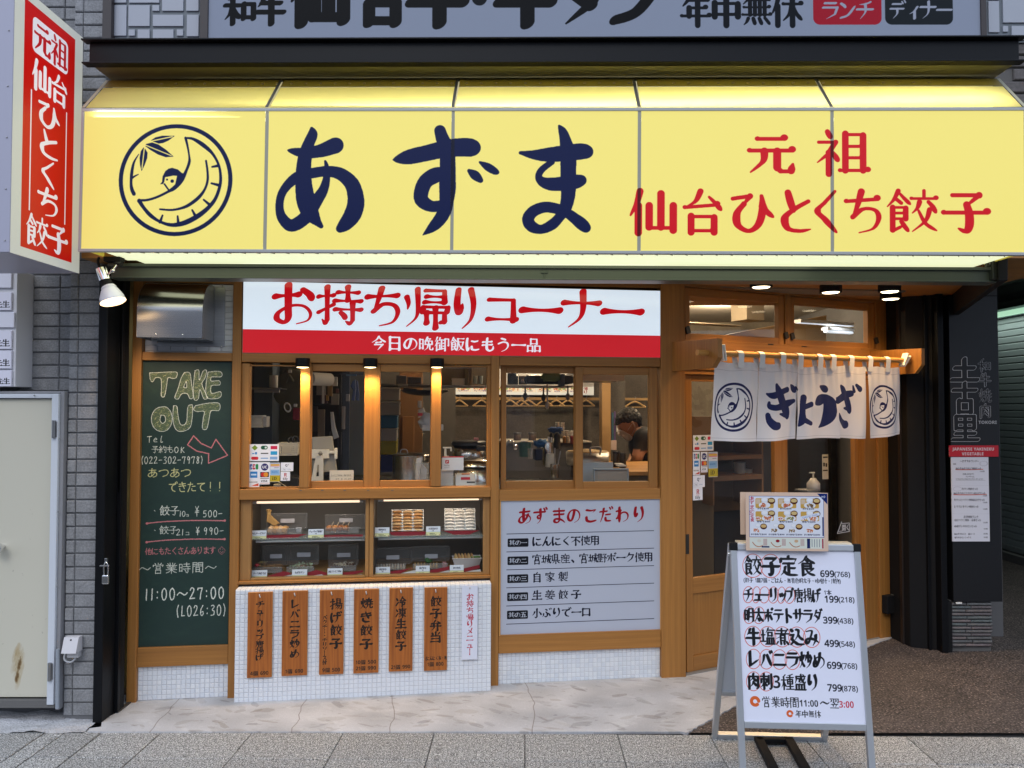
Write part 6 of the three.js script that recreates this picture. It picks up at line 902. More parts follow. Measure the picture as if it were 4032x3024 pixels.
// ---------- black pillar with its sign, price sheet and stone foot ----------
{
const F = PILLAR, r = F.r(3735, 1166, 3947, 2369), t = thing('pillar_sign', 'tall black pillar sign with white outlined vertical lettering right of the entrance', 'sign', F, [(r.x0 + r.x1) / 2, r.y0, 0]);
const tex = print(360, 2048, (c, w, h) => {
c.fillStyle = 'rgb(24,25,29)'; c.fillRect(0, 0, w, h); c.scale(w / 212, h / 1203); c.translate(-3735, -1166);
const outlined = (ch, a, b, y, e, wt) => { // black lettering with a pale edge
write(c, ch, a, y, [b - a, e - y], { style: 'fat', color: 'rgb(232,232,236)', weight: wt * 1.06 }); write(c, ch, a, y, [b - a, e - y], { style: 'fat', color: 'rgb(14,14,16)', weight: wt * (y > 1405 && b - a < 60 ? 0.74 : 0.88) });
};
outlined('土', 3738, 3860, 1412, 1506, 1); outlined('古', 3744, 3852, 1510, 1632, 0.9); outlined('里', 3740, 3856, 1636, 1742, 0.95);
[['和', 1414, 1466], ['牛', 1472, 1524], ['焼', 1534, 1590], ['肉', 1594, 1650]].forEach(([ch, y, e]) => outlined(ch, 3860, 3914, y, e, 0.8));
c.fillStyle = 'rgb(190,192,196)'; c.font = 'bold 17px sans-serif'; c.save(); c.translate(3856, 1672); c.scale(1.28, 1); c.fillText('TOKORI', 0, 0); c.restore();
});
part(t, 'sign_face', sheet(r.x0, r.x1, r.y0, r.y1, 0.001), mat([0.85, 0.85, 0.85], 0.42, { map: tex }));
part(t, 'sign_case', box(r.x0, r.x1, r.y0, r.y1, -0.26, 0, { b: 0.003 }), blackMatt);
part(t, 'top_strip', box(r.x0, r.x1, r.y1 - 0.001, r.y1 + 0.004, -0.2, 0.006), black);
const p = F.r(3738, 1754, 3932, 1798, 0.012), rp = thing('red_plate', 'red plate with two lines of white capitals on the black pillar', 'sign', F, [(p.x0 + p.x1) / 2, p.y0, 0.01]);
part(rp, 'plate', [box(p.x0, p.x1, p.y0, p.y1, 0.002, 0.0105, { b: 0.001, uv: false }), sheet(p.x0, p.x1, p.y0, p.y1, 0.012)], mat([0.85, 0.85, 0.85], 0.45, { map: print(580, 132, (c, w, h) => { c.fillStyle = 'rgb(196,28,46)'; c.fillRect(0, 0, w, h); c.fillStyle = 'rgb(228,216,220)'; c.font = 'bold 48px sans-serif'; c.textAlign = 'center'; c.save(); c.translate(w / 2 - 6, 60); c.scale(1.06, 1); c.fillText('JAPANESE YAKINIKU', 0, 0); c.restore(); c.fillText('VEGETABLE', w / 2 - 14, 116); }) }));
const s = F.r(3745, 1800, 3898, 2132, 0.01), sh = thing('menu_sheet', 'white paper lunch menu with red underlining taped to the black pillar', 'paper sheet', F, [(s.x0 + s.x1) / 2, s.y0, 0.008]);
const paper = print(460, 1000, (c, w, h) => {
c.fillStyle = 'rgb(224,225,234)'; c.fillRect(0, 0, w, h); c.fillStyle = 'rgba(120,120,130,0.25)'; c.fillRect(0, 336, w, 2); c.fillRect(0, 672, w, 2);
const k = { style: 'print', color: 'rgb(40,40,48)', weight: 1.2 }, L = (text, x, y, size, o = {}) => write(c, text, x, y, [size, size * 1.1], { ...k, ...o });
const mark = (x0, x1, y) => { c.strokeStyle = 'rgba(206,72,48,0.85)'; c.lineWidth = 9; c.beginPath(); c.moveTo(x0, y); c.quadraticCurveTo((x0 + x1) / 2, y + 6, x1, y - 4); c.stroke(); };
L('～おすすめランチ～', 110, 34, 26); L('本日', 24, 72, 18); mark(54, 390, 148); L('仙台牛和牛カルビ焼肉セット', 54, 122, 25); L('1480円', 350, 160, 18); L('お得に食せます！', 140, 192, 18); L('ランチタイム', 176, 222, 18); L('ソフトドリンクのドリンクバーサービス！', 52, 252, 18); c.fillStyle = '#555'; c.fillRect(52, 274, 368, 2);
c.strokeStyle = '#889'; c.lineWidth = 2; c.beginPath(); c.ellipse(72, 378, 52, 26, 0, 0, 7); c.stroke(); c.beginPath(); for (let i = 0; i <= 24; i++) { const a = i / 24 * 6.28, q = i % 2 ? 1 : 0.7; c.lineTo(400 + 56 * q * Math.cos(a), 76 + 32 * q * Math.sin(a)); } c.stroke();
L('牛タン焼肉セット', 126, 364, 26); mark(24, 428, 446); L('仙台牛カルビと牛タン組合せセット', 24, 416, 25); L('1480円', 380, 450, 17); L('牛タンとハラミ焼肉組合せセット', 26, 494, 26); L('1480円', 380, 530, 17); L('とろろと牛タン焼肉セット', 26, 574, 26); L('1280円', 380, 608, 17);
L('お得焼肉ランチ', 142, 694, 26); c.fillRect(142, 722, 186, 2); L('冷汁ハラミ焼肉・冷凍セット', 26, 734, 26); L('1080円', 380, 768, 17); L('味噌ダレホルモンセット', 26, 806, 26); L('980円', 386, 842, 17); L('仙台牛カルビと山盛ロース', 24, 900, 21); L('880円', 382, 900, 18); L('塩牛ホルモンミックス', 24, 942, 21); L('380円', 382, 942, 18);
});
part(sh, 'sheet', [box(s.x0, s.x1, s.y0, s.y1, 0.003, 0.0085, { b: 0, uv: false }), sheet(s.x0, s.x1, s.y0, s.y1, 0.0095)], mat([0.86, 0.86, 0.88], 0.7, { map: paper }));
const b = F.r(3743, 2371, 3906, 2546, -0.02), q = thing('stone_foot', 'split grey stone strip cladding at the foot of the black pillar', 'cladding', F, [(b.x0 + b.x1) / 2, 0, -0.02]);
part(q, 'backing', box(b.x0, b.x1, -0.01, r.y0, -0.3, -0.032, { b: 0 }), darkGap);
const rows = 13, ry = (b.y1 - b.y0) / rows; for (let k = 0; k < rows; k++) { const cut = b.x0 + b.w * (k % 2 ? rr(0.48, 0.56) : rr(0.33, 0.4)); for (const [x0, x1] of [[b.x0, cut], [cut, b.x1 + rr(-0.006, 0.004)]]) part(q, 'stone_strip', chamfered(x1 - x0 - 0.003, ry - 0.005, 0.02 + rr(0, 0.007), 0.006).translate((x0 + x1) / 2, b.y0 + ry * (k + 0.5), -0.032), mat([0.44 * rr(0.8, 1.15), 0.41, 0.4], 0.85, { map: brickMap, bumpMap: scaled(brickBump, 2), bumpScale: 0.008 })); }
part(q, 'skirt', box(b.x0 - 0.03, b.x0 - 0.002, -0.01, r.y0, -0.2, 0.0), blackMatt);
const pt = thing('paper_scrap', 'small white paper scrap stuck on the stone foot of the pillar', 'paper scrap', F, [F.x(3775, 2374), F.y(3775, 2378), 0]); part(pt, 'scrap', box(F.x(3764, 2374), F.x(3787, 2374), F.y(3770, 2378), F.y(3770, 2371), -0.006, 0.004, { b: 0.001 }), mat([0.7, 0.7, 0.68], 0.7));
}
// ---------- folding menu stand on the pavement ----------
{
const F = new Frame(1.2, -3.155, -0.06), lean = Math.atan(0.154), W = 0.245, t = thing('menu_stand', 'aluminium folding menu stand with black and red lettering on white board', 'menu stand', F, [0, 0, -0.2]);
const y0 = 0.305, y1 = 0.995, top = 1.026, L = (g) => g.rotateX(-lean);
const tex = print(1000, 1430, (c, w, h) => {
c.fillStyle = 'rgb(238,239,250)'; c.fillRect(0, 0, w, h);
const X = (x, y) => { const v = (y - 328) / 1030; return (x - 297 - 38 * v) / (693 + 24 * v) * w; }, Yv = (y) => (y - 328) / 1030 * h;
const circled = (x, y, x1, y2) => { c.strokeStyle = 'rgba(222,92,74,0.85)'; c.lineWidth = 6; c.beginPath(); c.ellipse((x + x1) / 2, (y + y2) / 2, (x1 - x) * 0.56, (y2 - y) * 0.6, 0.15, 0.2, 6.6); c.stroke(); c.lineWidth = 4; c.beginPath(); c.ellipse((x + x1) / 2 + 4, (y + y2) / 2 + 2, (x1 - x) * 0.56, (y2 - y) * 0.58, 0.3, 0.2, 2.4); c.stroke(); };
const line = (text, x, x1, y, y2, rings, style = 'fat', weight = 0.95, color = 'rgb(14,16,22)') => { const a = X(x, y2), b = X(x1, y2), p = Yv(y), q = Yv(y2), list = [...text], u = list.map((ch) => (SMALL[ch] ? 0.78 : ch === '3' ? 0.66 : 1)), k = (b - a) / u.reduce((s, v) => s + v, 0); let xx = a; list.forEach((ch, i) => { if (i < rings) circled(xx, p, xx + k * u[i], q); xx += k * u[i]; }); xx = a; list.forEach((ch, i) => { write(c, ch, xx + k * u[i] * 0.02, p, [LATIN.test(ch) ? k / 0.62 * 0.66 : k * (SMALL[ch] ? 1 : 0.97), q - p], { style, weight, color }); xx += k * u[i]; }); };
const price = (a, b, x, y, s = 1) => { c.fillStyle = 'rgb(16,20,36)'; c.font = Math.round(74 * s) + 'px sans-serif'; c.lineWidth = 5; c.strokeStyle = c.fillStyle; c.strokeText(a, X(x, y), Yv(y)); c.fillText(a, X(x, y), Yv(y)); c.lineWidth = 2.5; c.font = Math.round(60 * s) + 'px sans-serif'; c.strokeText(b, X(x + 84, y), Yv(y - 1)); c.fillText(b, X(x + 84, y), Yv(y - 1)); };
line('餃子定食', 342, 768, 364, 486, 2); price('699', '(768)', 792, 488);
write(c, '(餃子 1皿7個・ごはん・無着色明太子・味噌汁・漬物)', X(336, 500), Yv(498), [34, 44], { style: 'brush', color: 'rgb(20,24,38)', weight: 0.95 });
line('チューリップ唐揚げ', 340, 800, 562, 646, 6); write(c, '1本', X(814, 590), Yv(568), [46, 44], { style: 'brush', color: 'rgb(16,20,36)' }); price('199', '(218)', 816, 643);
line('明太ポテトサラダ', 342, 808, 686, 772, 2); price('399', '(438)', 808, 771); line('牛塩煮込み', 350, 786, 806, 908, 5); price('499', '(548)', 816, 910); line('レバニラ炒め', 358, 820, 944, 1042, 4); price('699', '(768)', 828, 1040); line('肉刺3種盛り', 358, 784, 1078, 1172, 2); price('799', '(878)', 830, 1173);
const ring = (x, y, r) => { c.strokeStyle = 'rgb(228,104,46)'; c.lineWidth = r * 0.9; c.beginPath(); c.arc(X(x, y), Yv(y), r, 0.9, 6.2); c.stroke(); };
ring(402, 1243, 30); ring(608, 1310, 20);
line('営業時間', 443, 664, 1214, 1276, 0, 'brush', 0.9); c.fillStyle = 'rgb(20,20,28)'; c.font = 'bold 74px sans-serif'; c.save(); c.translate(X(664, 1270), Yv(1266)); c.scale(0.86, 1); c.fillText('11:00', 0, 0); c.restore(); write(c, '～', X(786, 1240), Yv(1216), [80, 74], { style: 'fat', color: 'rgb(20,20,28)', weight: 0.7 }); write(c, '翌', X(844, 1240), Yv(1214), [74, 84], { style: 'brush', color: 'rgb(20,20,28)' }); c.fillStyle = 'rgb(206,40,66)'; c.save(); c.translate(X(898, 1270), Yv(1268)); c.scale(0.86, 1); c.fillText('3:00', 0, 0); c.restore();
line('年中無休', 640, 792, 1288, 1330, 0, 'brush', 0.9);
});
part(t, 'board', [L(box(-W, W, y0, y1, -0.012, -0.0005, { b: 0, uv: false })), L(sheet(-W, W, y0, y1, 0))], mat([0.87, 0.87, 0.9], 0.35, { map: tex }));
const s = 0.026, frameM = alu;
for (const k of [-1, 1]) part(t, 'leg', L(box(k * W, k * (W + s), 0, top - 0.022, -0.018, 0.008, { b: 0.003 })), frameM);
part(t, 'rail', L(box(-W - s, W + s, y1, y1 + 0.028, -0.018, 0.009, { b: 0.004 })), frameM); part(t, 'rail', L(box(-W, W, y0 - 0.027, y0, -0.018, 0.008, { b: 0.003 })), frameM); part(t, 'rail', L(box(-W, W, 0.03, 0.055, -0.018, 0.006, { b: 0.003 })), frameM);
for (const k of [-1, 1]) part(t, 'corner_cap', L(box(k * (W - 0.004), k * (W + s + 0.003), y1 - 0.002, y1 + 0.0315, -0.02, 0.011, { b: 0.004 })), blackMatt);
// rear half
const rl = Math.atan(0.4), hz = -(y1 + 0.02) * Math.sin(lean) - 0.03, H = (y1 + 0.02) * Math.cos(lean), Rr = (g) => g.rotateX(rl).translate(0, H, hz), len = H / Math.cos(rl);
for (const k of [-1, 1]) part(t, 'rear_leg', Rr(box(k * W, k * (W + s), -len, -0.005, -0.02, 0.006, { b: 0.003 })), frameM);
for (const [a, b] of [[-0.035, -0.006], [-0.82, -0.795], [-len, -len + 0.028]]) part(t, 'rear_rail', Rr(box(-W, W, a, b, -0.02, 0.006)), frameM);
part(t, 'rear_board', Rr(box(-W, W, -0.795, -0.035, -0.014, -0.004, { b: 0 })), mat([0.5, 0.53, 0.58], 0.4));
part(t, 'top_lip', box(-W + 0.005, W - 0.005, H + 0.006, H + 0.014, hz - 0.02, hz + 0.03, { b: 0.003 }), mat([0.75, 0.66, 0.5], 0.3, { metalness: 0.4 }));
for (const k of [-1, 1]) part(t, 'rivet', plain(new THREE.SphereGeometry(0.007, 10, 8).translate(k * (W + s + 0.002), H - 0.04, hz + 0.012)), chrome);
const wt = thing('stand_weight', 'black steel weight frame lying between the legs of the menu stand', 'weight', F, [0, 0, -0.1]), G = (px, py, y) => { const p = groundAt(px, py, y).sub(F.o); return [p.dot(F.u), y, p.dot(F.n)]; };
const q0 = G(2990, 2906, 0.03), q1 = G(3108, 2906, 0.03), q2 = G(3182, 3036, 0.03), q3 = G(3056, 3036, 0.03), bar = (a, b, r) => { const A = new THREE.Vector3(...a), B = new THREE.Vector3(...b), d = B.clone().sub(A), l = d.length(), g = box(-r, r, -0.012, 0.012, -l / 2 - r, l / 2 + r, { b: 0.004 }); return g.rotateY(Math.atan2(d.x, d.z)).translate((A.x + B.x) / 2, 0.018, (A.z + B.z) / 2); };
part(wt, 'weight_bar', bar(q0, q3, 0.021), blackMatt); part(wt, 'weight_bar', bar(q1, q2, 0.021), blackMatt); part(wt, 'weight_bar', bar(q0, q1, 0.014), blackMatt); part(wt, 'weight_bar', bar(q3, q2, 0.02), blackMatt);
// laminated poster on the top
const P0 = new Frame(F.world(0, 0, -0.125).x, F.world(0, 0, -0.125).z, -0.06), r = P0.r(2936, 1939, 3262, 2171, 0), ps = thing('meal_poster', 'laminated poster of set meals propped on top of the menu stand', 'poster', P0, [(r.x0 + r.x1) / 2, r.y0, 0]);
const art = print(1000, 712, (c, w, h) => {
c.fillStyle = 'rgb(238,206,180)'; c.fillRect(0, 0, w, h); c.fillStyle = 'rgb(240,242,250)'; c.fillRect(44, 44, 904, 500); c.strokeStyle = 'rgb(40,70,150)'; c.lineWidth = 5; c.strokeRect(44, 44, 904, 500); c.fillStyle = 'rgb(232,236,222)'; c.fillRect(44, 552, 904, 130);
write(c, 'あずまの定食', 48, 48, [56, 52], { down: true, style: 'brush', color: 'rgb(196,34,62)' });
c.fillStyle = 'rgb(26,44,110)'; c.beginPath(); c.moveTo(870, 8); c.lineTo(994, 8); c.lineTo(994, 140); c.fill(); write(c, '本日', 930, 30, 26, { color: '#dfe6f8', tilt: 0.8 });
const bowl = (x, y, r, rim, fill) => { c.fillStyle = rim; c.beginPath(); c.ellipse(x, y, r, r * 0.86, 0, 0, 7); c.fill(); c.fillStyle = fill; c.beginPath(); c.ellipse(x, y - r * 0.12, r * 0.8, r * 0.5, 0, 0, 7); c.fill(); };
const food = (x, y, rx, cols) => { c.fillStyle = 'rgb(244,244,246)'; c.beginPath(); c.ellipse(x, y, rx * 1.35, rx * 0.72, 0, 0, 7); c.fill(); for (let i = 0; i < 26; i++) { c.fillStyle = cols[i % cols.length]; c.beginPath(); c.ellipse(x + rr(-0.8, 0.8) * rx, y + rr(-0.4, 0.4) * rx, rx * rr(0.12, 0.26), rx * rr(0.08, 0.16), rr(0, 3), 0, 7); c.fill(); } };
const red = ['rgb(206,110,66)', 'rgb(232,150,96)', 'rgb(186,84,50)'], brown = ['rgb(90,62,44)', 'rgb(132,92,58)', 'rgb(190,160,110)'], green = ['rgb(150,160,90)', 'rgb(120,110,70)', 'rgb(210,200,150)'];
[[0, red], [1, red], [2, brown]].forEach(([i, cols]) => { const x = 230 + i * 275, y = 130; c.fillStyle = 'rgb(216,172,84)'; c.beginPath(); c.roundRect(x - 112, y - 60, 224, 120, 16); c.fill(); c.fillStyle = 'rgb(224,200,170)'; c.fillRect(x - 104, y - 50, 52, 60); bowl(x, y - 38, 42, 'rgb(232,234,240)', 'rgb(250,250,252)'); bowl(x + 84, y - 28, 46, 'rgb(86,34,24)', 'rgb(226,196,130)'); food(x, y + 24, 52, cols); write(c, '餃子定食699', x - 86, y + 54, 24, { color: 'rgb(34,40,70)' }); });
[[0, red], [1, green], [2, red]].forEach(([i, cols]) => { const x = 230 + i * 275, y = 290; c.fillStyle = 'rgb(216,172,84)'; c.beginPath(); c.roundRect(x - 112, y - 60, 224, 116, 16); c.fill(); bowl(x, y - 40, 42, 'rgb(232,234,240)', 'rgb(250,250,252)'); bowl(x + 84, y - 34, 44, 'rgb(86,34,24)', 'rgb(226,196,130)'); food(x - 84, y + 26, 30, red); food(x + 34, y + 26, 52, cols); if (i === 2) { c.save(); c.translate(x, y - 6); c.rotate(-0.22); c.fillStyle = 'rgb(236,240,250)'; c.fillRect(-122, -18, 244, 34); c.fillStyle = 'rgb(70,110,190)'; c.font = '28px monospace'; c.fillText('Coming Soon', -92, 10); c.restore(); } write(c, '唐揚げ定食899', x - 96, y + 54, 24, { color: 'rgb(34,40,70)' }); });
[0, 1, 2, 3].forEach((i) => { const x = 150 + i * 216, y = 440; bowl(x, y - 36, 34, 'rgb(232,234,240)', 'rgb(250,250,252)'); bowl(x + 66, y - 24, 42, 'rgb(76,30,22)', 'rgb(226,186,120)'); food(x - 20, y + 24, 42, i % 3 ? brown : red); write(c, '餃子唐揚げ定食999', x - 90, y + 62, 22, { color: 'rgb(34,40,70)' }); });
for (let i = 0; i < 3; i++) { const x = 130 + i * 226; c.strokeStyle = 'rgb(190,120,80)'; c.lineWidth = 10; c.beginPath(); c.moveTo(x - 50, 610); c.quadraticCurveTo(x, 690, x + 70, 650); c.stroke(); c.fillStyle = ['rgb(230,220,200)', 'rgb(160,40,50)', 'rgb(220,180,140)'][i]; c.beginPath(); c.ellipse(x + 30, 592, 24, 18, 0, 0, 7); c.fill(); for (let k = 0; k < 4; k++) { c.fillStyle = 'rgb(170,80,90)'; c.fillRect(x + 84 + k * 12, 566, 5, 84); } }
c.fillStyle = 'rgb(30,40,96)'; c.fillRect(742, 560, 38, 118); c.fillRect(190, 656, 94, 18); c.fillRect(930, 296, 14, 230); c.fillStyle = 'rgb(180,40,70)'; c.fillRect(924, 560, 18, 118); for (let k = 0; k < 4; k++) { c.fillStyle = 'rgb(90,96,120)'; c.fillRect(800 + k * 30, 566, 6, 96); }
});
part(ps, 'poster_sheet', [box(r.x0, r.x1, r.y0, r.y1, -0.003, -0.0006, { b: 0, uv: false }).translate(0, 0, 0), sheet(r.x0, r.x1, r.y0, r.y1, 0)], mat([0.86, 0.86, 0.87], 0.2, { map: art, clearcoat: 0.5, clearcoatRoughness: 0.1 }));
part(ps, 'rear_sheet', box(r.x0 - 0.012, r.x1 - 0.012, r.y0 + 0.06, r.y1 - 0.004, -0.05, -0.047, { b: 0 }), mat([0.7, 0.5, 0.36], 0.5));
}
// ---------- inside: room, display case, kitchen ----------
{
const s = structure('interior_room'), conc = pixels(256, 256, (u, v) => { const q = 118 + 40 * fbm(u * 4, v * 4, 2, 4) + 16 * fbm(u * 50, v * 30, 5, 2); return [cl(q * 1.04), cl(q * 0.98), cl(q * 0.88)]; });
const wallM = mat([0.9, 0.9, 0.9], 0.9, { map: scaled(conc, 0.7) }), olive = mat([0.24, 0.24, 0.13], 0.85);
part(s, 'floor', box(-2.3, 3.3, -0.1, 0.0, -9.4, -4.35, { b: 0 }).translate(0, -0.004, 0), mat([0.14, 0.13, 0.125], 0.5));
part(s, 'back_wall', box(-2.3, 3.3, 0, 2.7, -9.5, -9.3, { b: 0 }), wallM); part(s, 'side_wall', box(-2.4, -2.2, 0, 2.7, -9.4, -4.3, { b: 0 }), olive);
part(s, 'ceiling', box(-2.4, 3.3, 2.62, 2.75, -9.4, -4.9, { b: 0 }), mat([0.42, 0.38, 0.33], 0.9));
part(s, 'ceiling_drop', [box(-2.2, 0.9, 2.345, 2.62, -4.98, -4.3, { b: 0 })], mat([0.3, 0.27, 0.22], 0.9));
for (const [x, z] of [[1.45, -6.3], [0.2, -6.6], [2.1, -7.6], [-1.3, -5.0], [-0.1, -5.2]]) {  // last two lamps added unseen near the front to brighten the left panes
const F = new Frame(x, z, 0), t = thing('room_lamp', 'recessed ceiling lamp inside the restaurant, ' + (x > 2 ? 'farthest back' : x > 1 ? 'behind the left transom' : x > 0 ? 'over the kitchen counter' : x > -1 ? 'added unseen over the serving window' : 'added unseen behind the pane with stickers'), 'lamp', F, [0, 2.6, 0], 'lamps inside the restaurant');
part(t, 'lens', lathe([[0.06, 0], [0.05, -0.006], [0, -0.008]], 0, 2.616, 0, 24), mat([0.9, 0.85, 0.75], 0.4, { emit: [4, 3.2, 2] })); part(t, 'trim_ring', lathe([[0.06, 0.0], [0.075, -0.004], [0.076, 0.004]], 0, 2.616, 0, 24), whitePaint);
const L = new THREE.PointLight(lin(1, 0.76, 0.5), 4, 0); L.position.set(x, 2.5, z); L.shadow.radius = 3; L.castShadow = true; scene.add(L);
}
}
const K = (px, py, z) => S0.at(px, py, z);
const item = (name, label, cat, z, px, py, group) => thing(name, label, cat, S0, [K(px, py, z)[0], K(px, py, z)[1], z], group);
const kb = (px, z, d, o = {}) => { const r = S0.r(...px, z); return box(r.x0, r.x1, r.y0, r.y1, z - d, z, o); };
const ksheet = (px, z) => { const r = S0.r(...px, z); return sheet(r.x0, r.x1, r.y0, r.y1, z + 0.001); };
const pot = (px, z, prof, n = 32) => { const r = S0.r(...px, z), R = r.w / 2; return lathe(prof.map(([a, b]) => [a * R, b * r.h]), (r.x0 + r.x1) / 2, r.y0, z, n); };
const cream = mat([0.62, 0.58, 0.5], 0.5), whiteP = mat([0.66, 0.66, 0.64], 0.45), dkBlue = mat([0.05, 0.09, 0.16], 0.6), darkPl = mat([0.018, 0.018, 0.02], 0.4), redP = mat([0.5, 0.03, 0.05], 0.5), paperW = mat([0.7, 0.7, 0.69], 0.8), clearP = mat([0.92, 0.92, 0.92], 0.12, { transmission: 0.93, thickness: 0, ior: 1.45 }), potSteel = mat([0.62, 0.6, 0.56], 0.22, { metalness: 1 }), kraft = mat([0.42, 0.27, 0.14], 0.8);
{ // left of the serving window
const t1 = item('kitchen_cabinet', 'tall blue grey cabinet door behind the left fixed pane', 'cabinet', -1.2, 1030, 1760); part(t1, 'door_leaf', kb([996, 1400, 1066, 2100], -1.2, 0.4), mat([0.12, 0.155, 0.21], 0.5)); part(t1, 'edge_strip', kb([984, 1400, 995, 2100], -1.2, 0.3), mat([0.08, 0.05, 0.03], 0.6));
const t2 = item('wall_shelf', 'small steel wall shelf with boxes behind the left fixed pane', 'shelf', -0.75, 1045, 1545); part(t2, 'shelf_board', kb([984, 1526, 1106, 1533], -0.7, 0.25), steel); part(t2, 'bracket', kb([1000, 1533, 1100, 1547], -0.72, 0.02), mat([0.3, 0.3, 0.3], 0.5)); 
const t3 = item('paper_roll', 'upright white paper towel roll on the steel wall shelf', 'paper roll', -0.8, 1077, 1526); part(t3, 'roll', pot([1061, 1478, 1094, 1526], -0.8, [[0.3, 0], [1, 0], [1, 1], [0.3, 1]]), paperW); part(t3, 'core', pot([1073, 1478, 1082, 1527], -0.8, [[1, 0], [1, 1.01], [0, 1.01]]), kraft);
const t4 = item('container_stack', 'stack of white food containers behind the left fixed pane', 'containers', -0.35, 1015, 1690); for (let k = 0; k < 9; k++) part(t4, 'container', kb([983, 1636 + k * 5.4, 1034 - (k % 2) * 3, 1640.4 + k * 5.4], -0.35, 0.12), whiteP); part(t4, 'box', kb([1036, 1640, 1050, 1682], -0.36, 0.1), mat([0.4, 0.4, 0.42], 0.5));
const t5 = item('hanging_bag', 'olive cloth bag hanging from a white wall hook', 'bag', -1.0, 1142, 1575); const hg = blob(0.13, 0.9, 1.15, 0.4, ...K(1143, 1535, -1.0), -1.05, 0.12, 2.2, 3); part(t5, 'bag_body', hg, mat([0.16, 0.15, 0.1], 0.95)); part(t5, 'strap', tube([[...K(1126, 1508, -1.0), -1], [...K(1140, 1478, -1.0), -0.98], [...K(1156, 1502, -1.0), -1]], 0.008), mat([0.2, 0.19, 0.13], 0.9)); part(t5, 'wall_hook', kb([1134, 1455, 1148, 1468], -0.98, 0.02), whiteP);
const basket = (t, px, z, d, m) => { const r = S0.r(...px, z), nx = 8, ny = 5, bars = []; for (let i = 0; i <= nx; i++) bars.push(box(r.x0 + r.w * i / nx - 0.0025, r.x0 + r.w * i / nx + 0.0025, r.y0, r.y1, z - 0.003, z, { b: 0 })); for (let j = 0; j <= ny; j++) bars.push(box(r.x0, r.x1, r.y0 + r.h * 0.75 * j / ny - 0.0025, r.y0 + r.h * 0.75 * j / ny + 0.0025, z - 0.003, z + 0.0004, { b: 0 })); bars.push(box(r.x0, r.x1, r.y0 + r.h * 0.75, r.y1, z - 0.003, z, { b: 0 }), box(r.x0 - 0.004, r.x1 + 0.004, r.y1 - 0.006, r.y1, z - d, z + 0.004, { b: 0.001 }), box(r.x0, r.x0 + 0.003, r.y0, r.y1, z - d, z, { b: 0 }), box(r.x1 - 0.003, r.x1, r.y0, r.y1, z - d, z, { b: 0 }), box(r.x0, r.x1, r.y0, r.y1 - 0.01, z - d, z - d + 0.003, { b: 0 }), box(r.x0, r.x1, r.y0, r.y0 + 0.003, z - d, z, { b: 0 })); part(t, 'basket_lattice', bars, m); };
const t6 = item('utensil_basket', 'cream perforated plastic basket of kitchen shears above the payment stickers', 'basket', -0.3, 1135, 1792); basket(t6, [1096, 1744, 1170, 1792], -0.3, 0.12, cream);
const t7 = item('kitchen_shears', 'black handled shears standing in the cream basket', 'shears', -0.34, 1155, 1745); for (const [a, b] of [[1146, 1734], [1162, 1730]]) { const [x, y] = K(a, b, -0.34); part(t7, 'handle_loop', plain(new THREE.TorusGeometry(0.018, 0.005, 8, 20).rotateY(0.4).translate(x, y, -0.34)), darkPl); } part(t7, 'blade', rod([...K(1155, 1746, -0.34), -0.34], [...K(1152, 1775, -0.34), -0.34], 0.006), steel);
const t8 = item('plastic_ring', 'white oval plastic ring hanging behind the left fixed pane', 'ring', -0.6, 1132, 1620); part(t8, 'ring', plain(new THREE.TorusGeometry(0.022, 0.0045, 8, 24).scale(0.85, 1.25, 1).rotateZ(0.3).translate(...K(1132, 1604, -0.6), -0.6)), whiteP);
const t9 = item('red_pouch', 'dark red pouch on a white hook beside the oval ring', 'pouch', -0.62, 1164, 1655); part(t9, 'pouch', kb([1152, 1606, 1182, 1654], -0.62, 0.03, { b: 0.008 }), mat([0.24, 0.015, 0.025], 0.7)); part(t9, 'hook', kb([1156, 1590, 1169, 1602], -0.6, 0.02), whiteP);
const t10 = item('card_reader_tray', 'black tray with a white charging cable at the foot of the left pane', 'tray', -0.12, 1130, 1922); part(t10, 'tray', kb([1030, 1880, 1174, 1924], -0.2, 0.12), darkPl); part(t10, 'cable', tube([[...K(1090, 1896, -0.1), -0.12], [...K(1108, 1904, -0.1), -0.1], [...K(1130, 1916, -0.1), -0.09], [...K(1150, 1924, -0.1), -0.1]], 0.0026), whiteP); part(t10, 'plug', kb([1076, 1906, 1104, 1922], -0.1, 0.03, { b: 0.006 }), whiteP);
// serving window, left sash
const p = item('payment_terminal', 'white payment tablet on a slotted stand behind the left serving sash', 'payment terminal', -0.22, 1262, 1894);
part(p, 'tablet', prism([K(1226, 1722, -0.25), K(1306, 1718, -0.25), K(1326, 1858, -0.25), K(1228, 1862, -0.25)], -0.3, -0.27, 0.004), mat([0.32, 0.31, 0.29], 0.4)); part(p, 'arm', [kb([1224, 1770, 1296, 1806], -0.245, 0.02, { b: 0.004 }), kb([1290, 1776, 1326, 1786], -0.245, 0.02, { b: 0.003 }), kb([1316, 1764, 1328, 1808], -0.24, 0.025, { b: 0.006 })], whiteP);
const sh = new THREE.Shape([[1244, 1796], [1272, 1796], [1273, 1894], [1224, 1894]].map(([a, b]) => new THREE.Vector2(...K(a, b, -0.2)))), hole = new THREE.Path([[1249, 1830], [1256, 1830], [1255, 1876], [1245, 1876]].map(([a, b]) => new THREE.Vector2(...K(a, b, -0.2)))); sh.holes.push(hole);
part(p, 'stand', uvBox(new THREE.ExtrudeGeometry(sh, { depth: 0.012, bevelEnabled: false }).translate(0, 0, -0.212)), whiteP); part(p, 'ball_joint', plain(new THREE.SphereGeometry(0.013, 16, 12).translate(...K(1262, 1786, -0.2), -0.2)), steel);
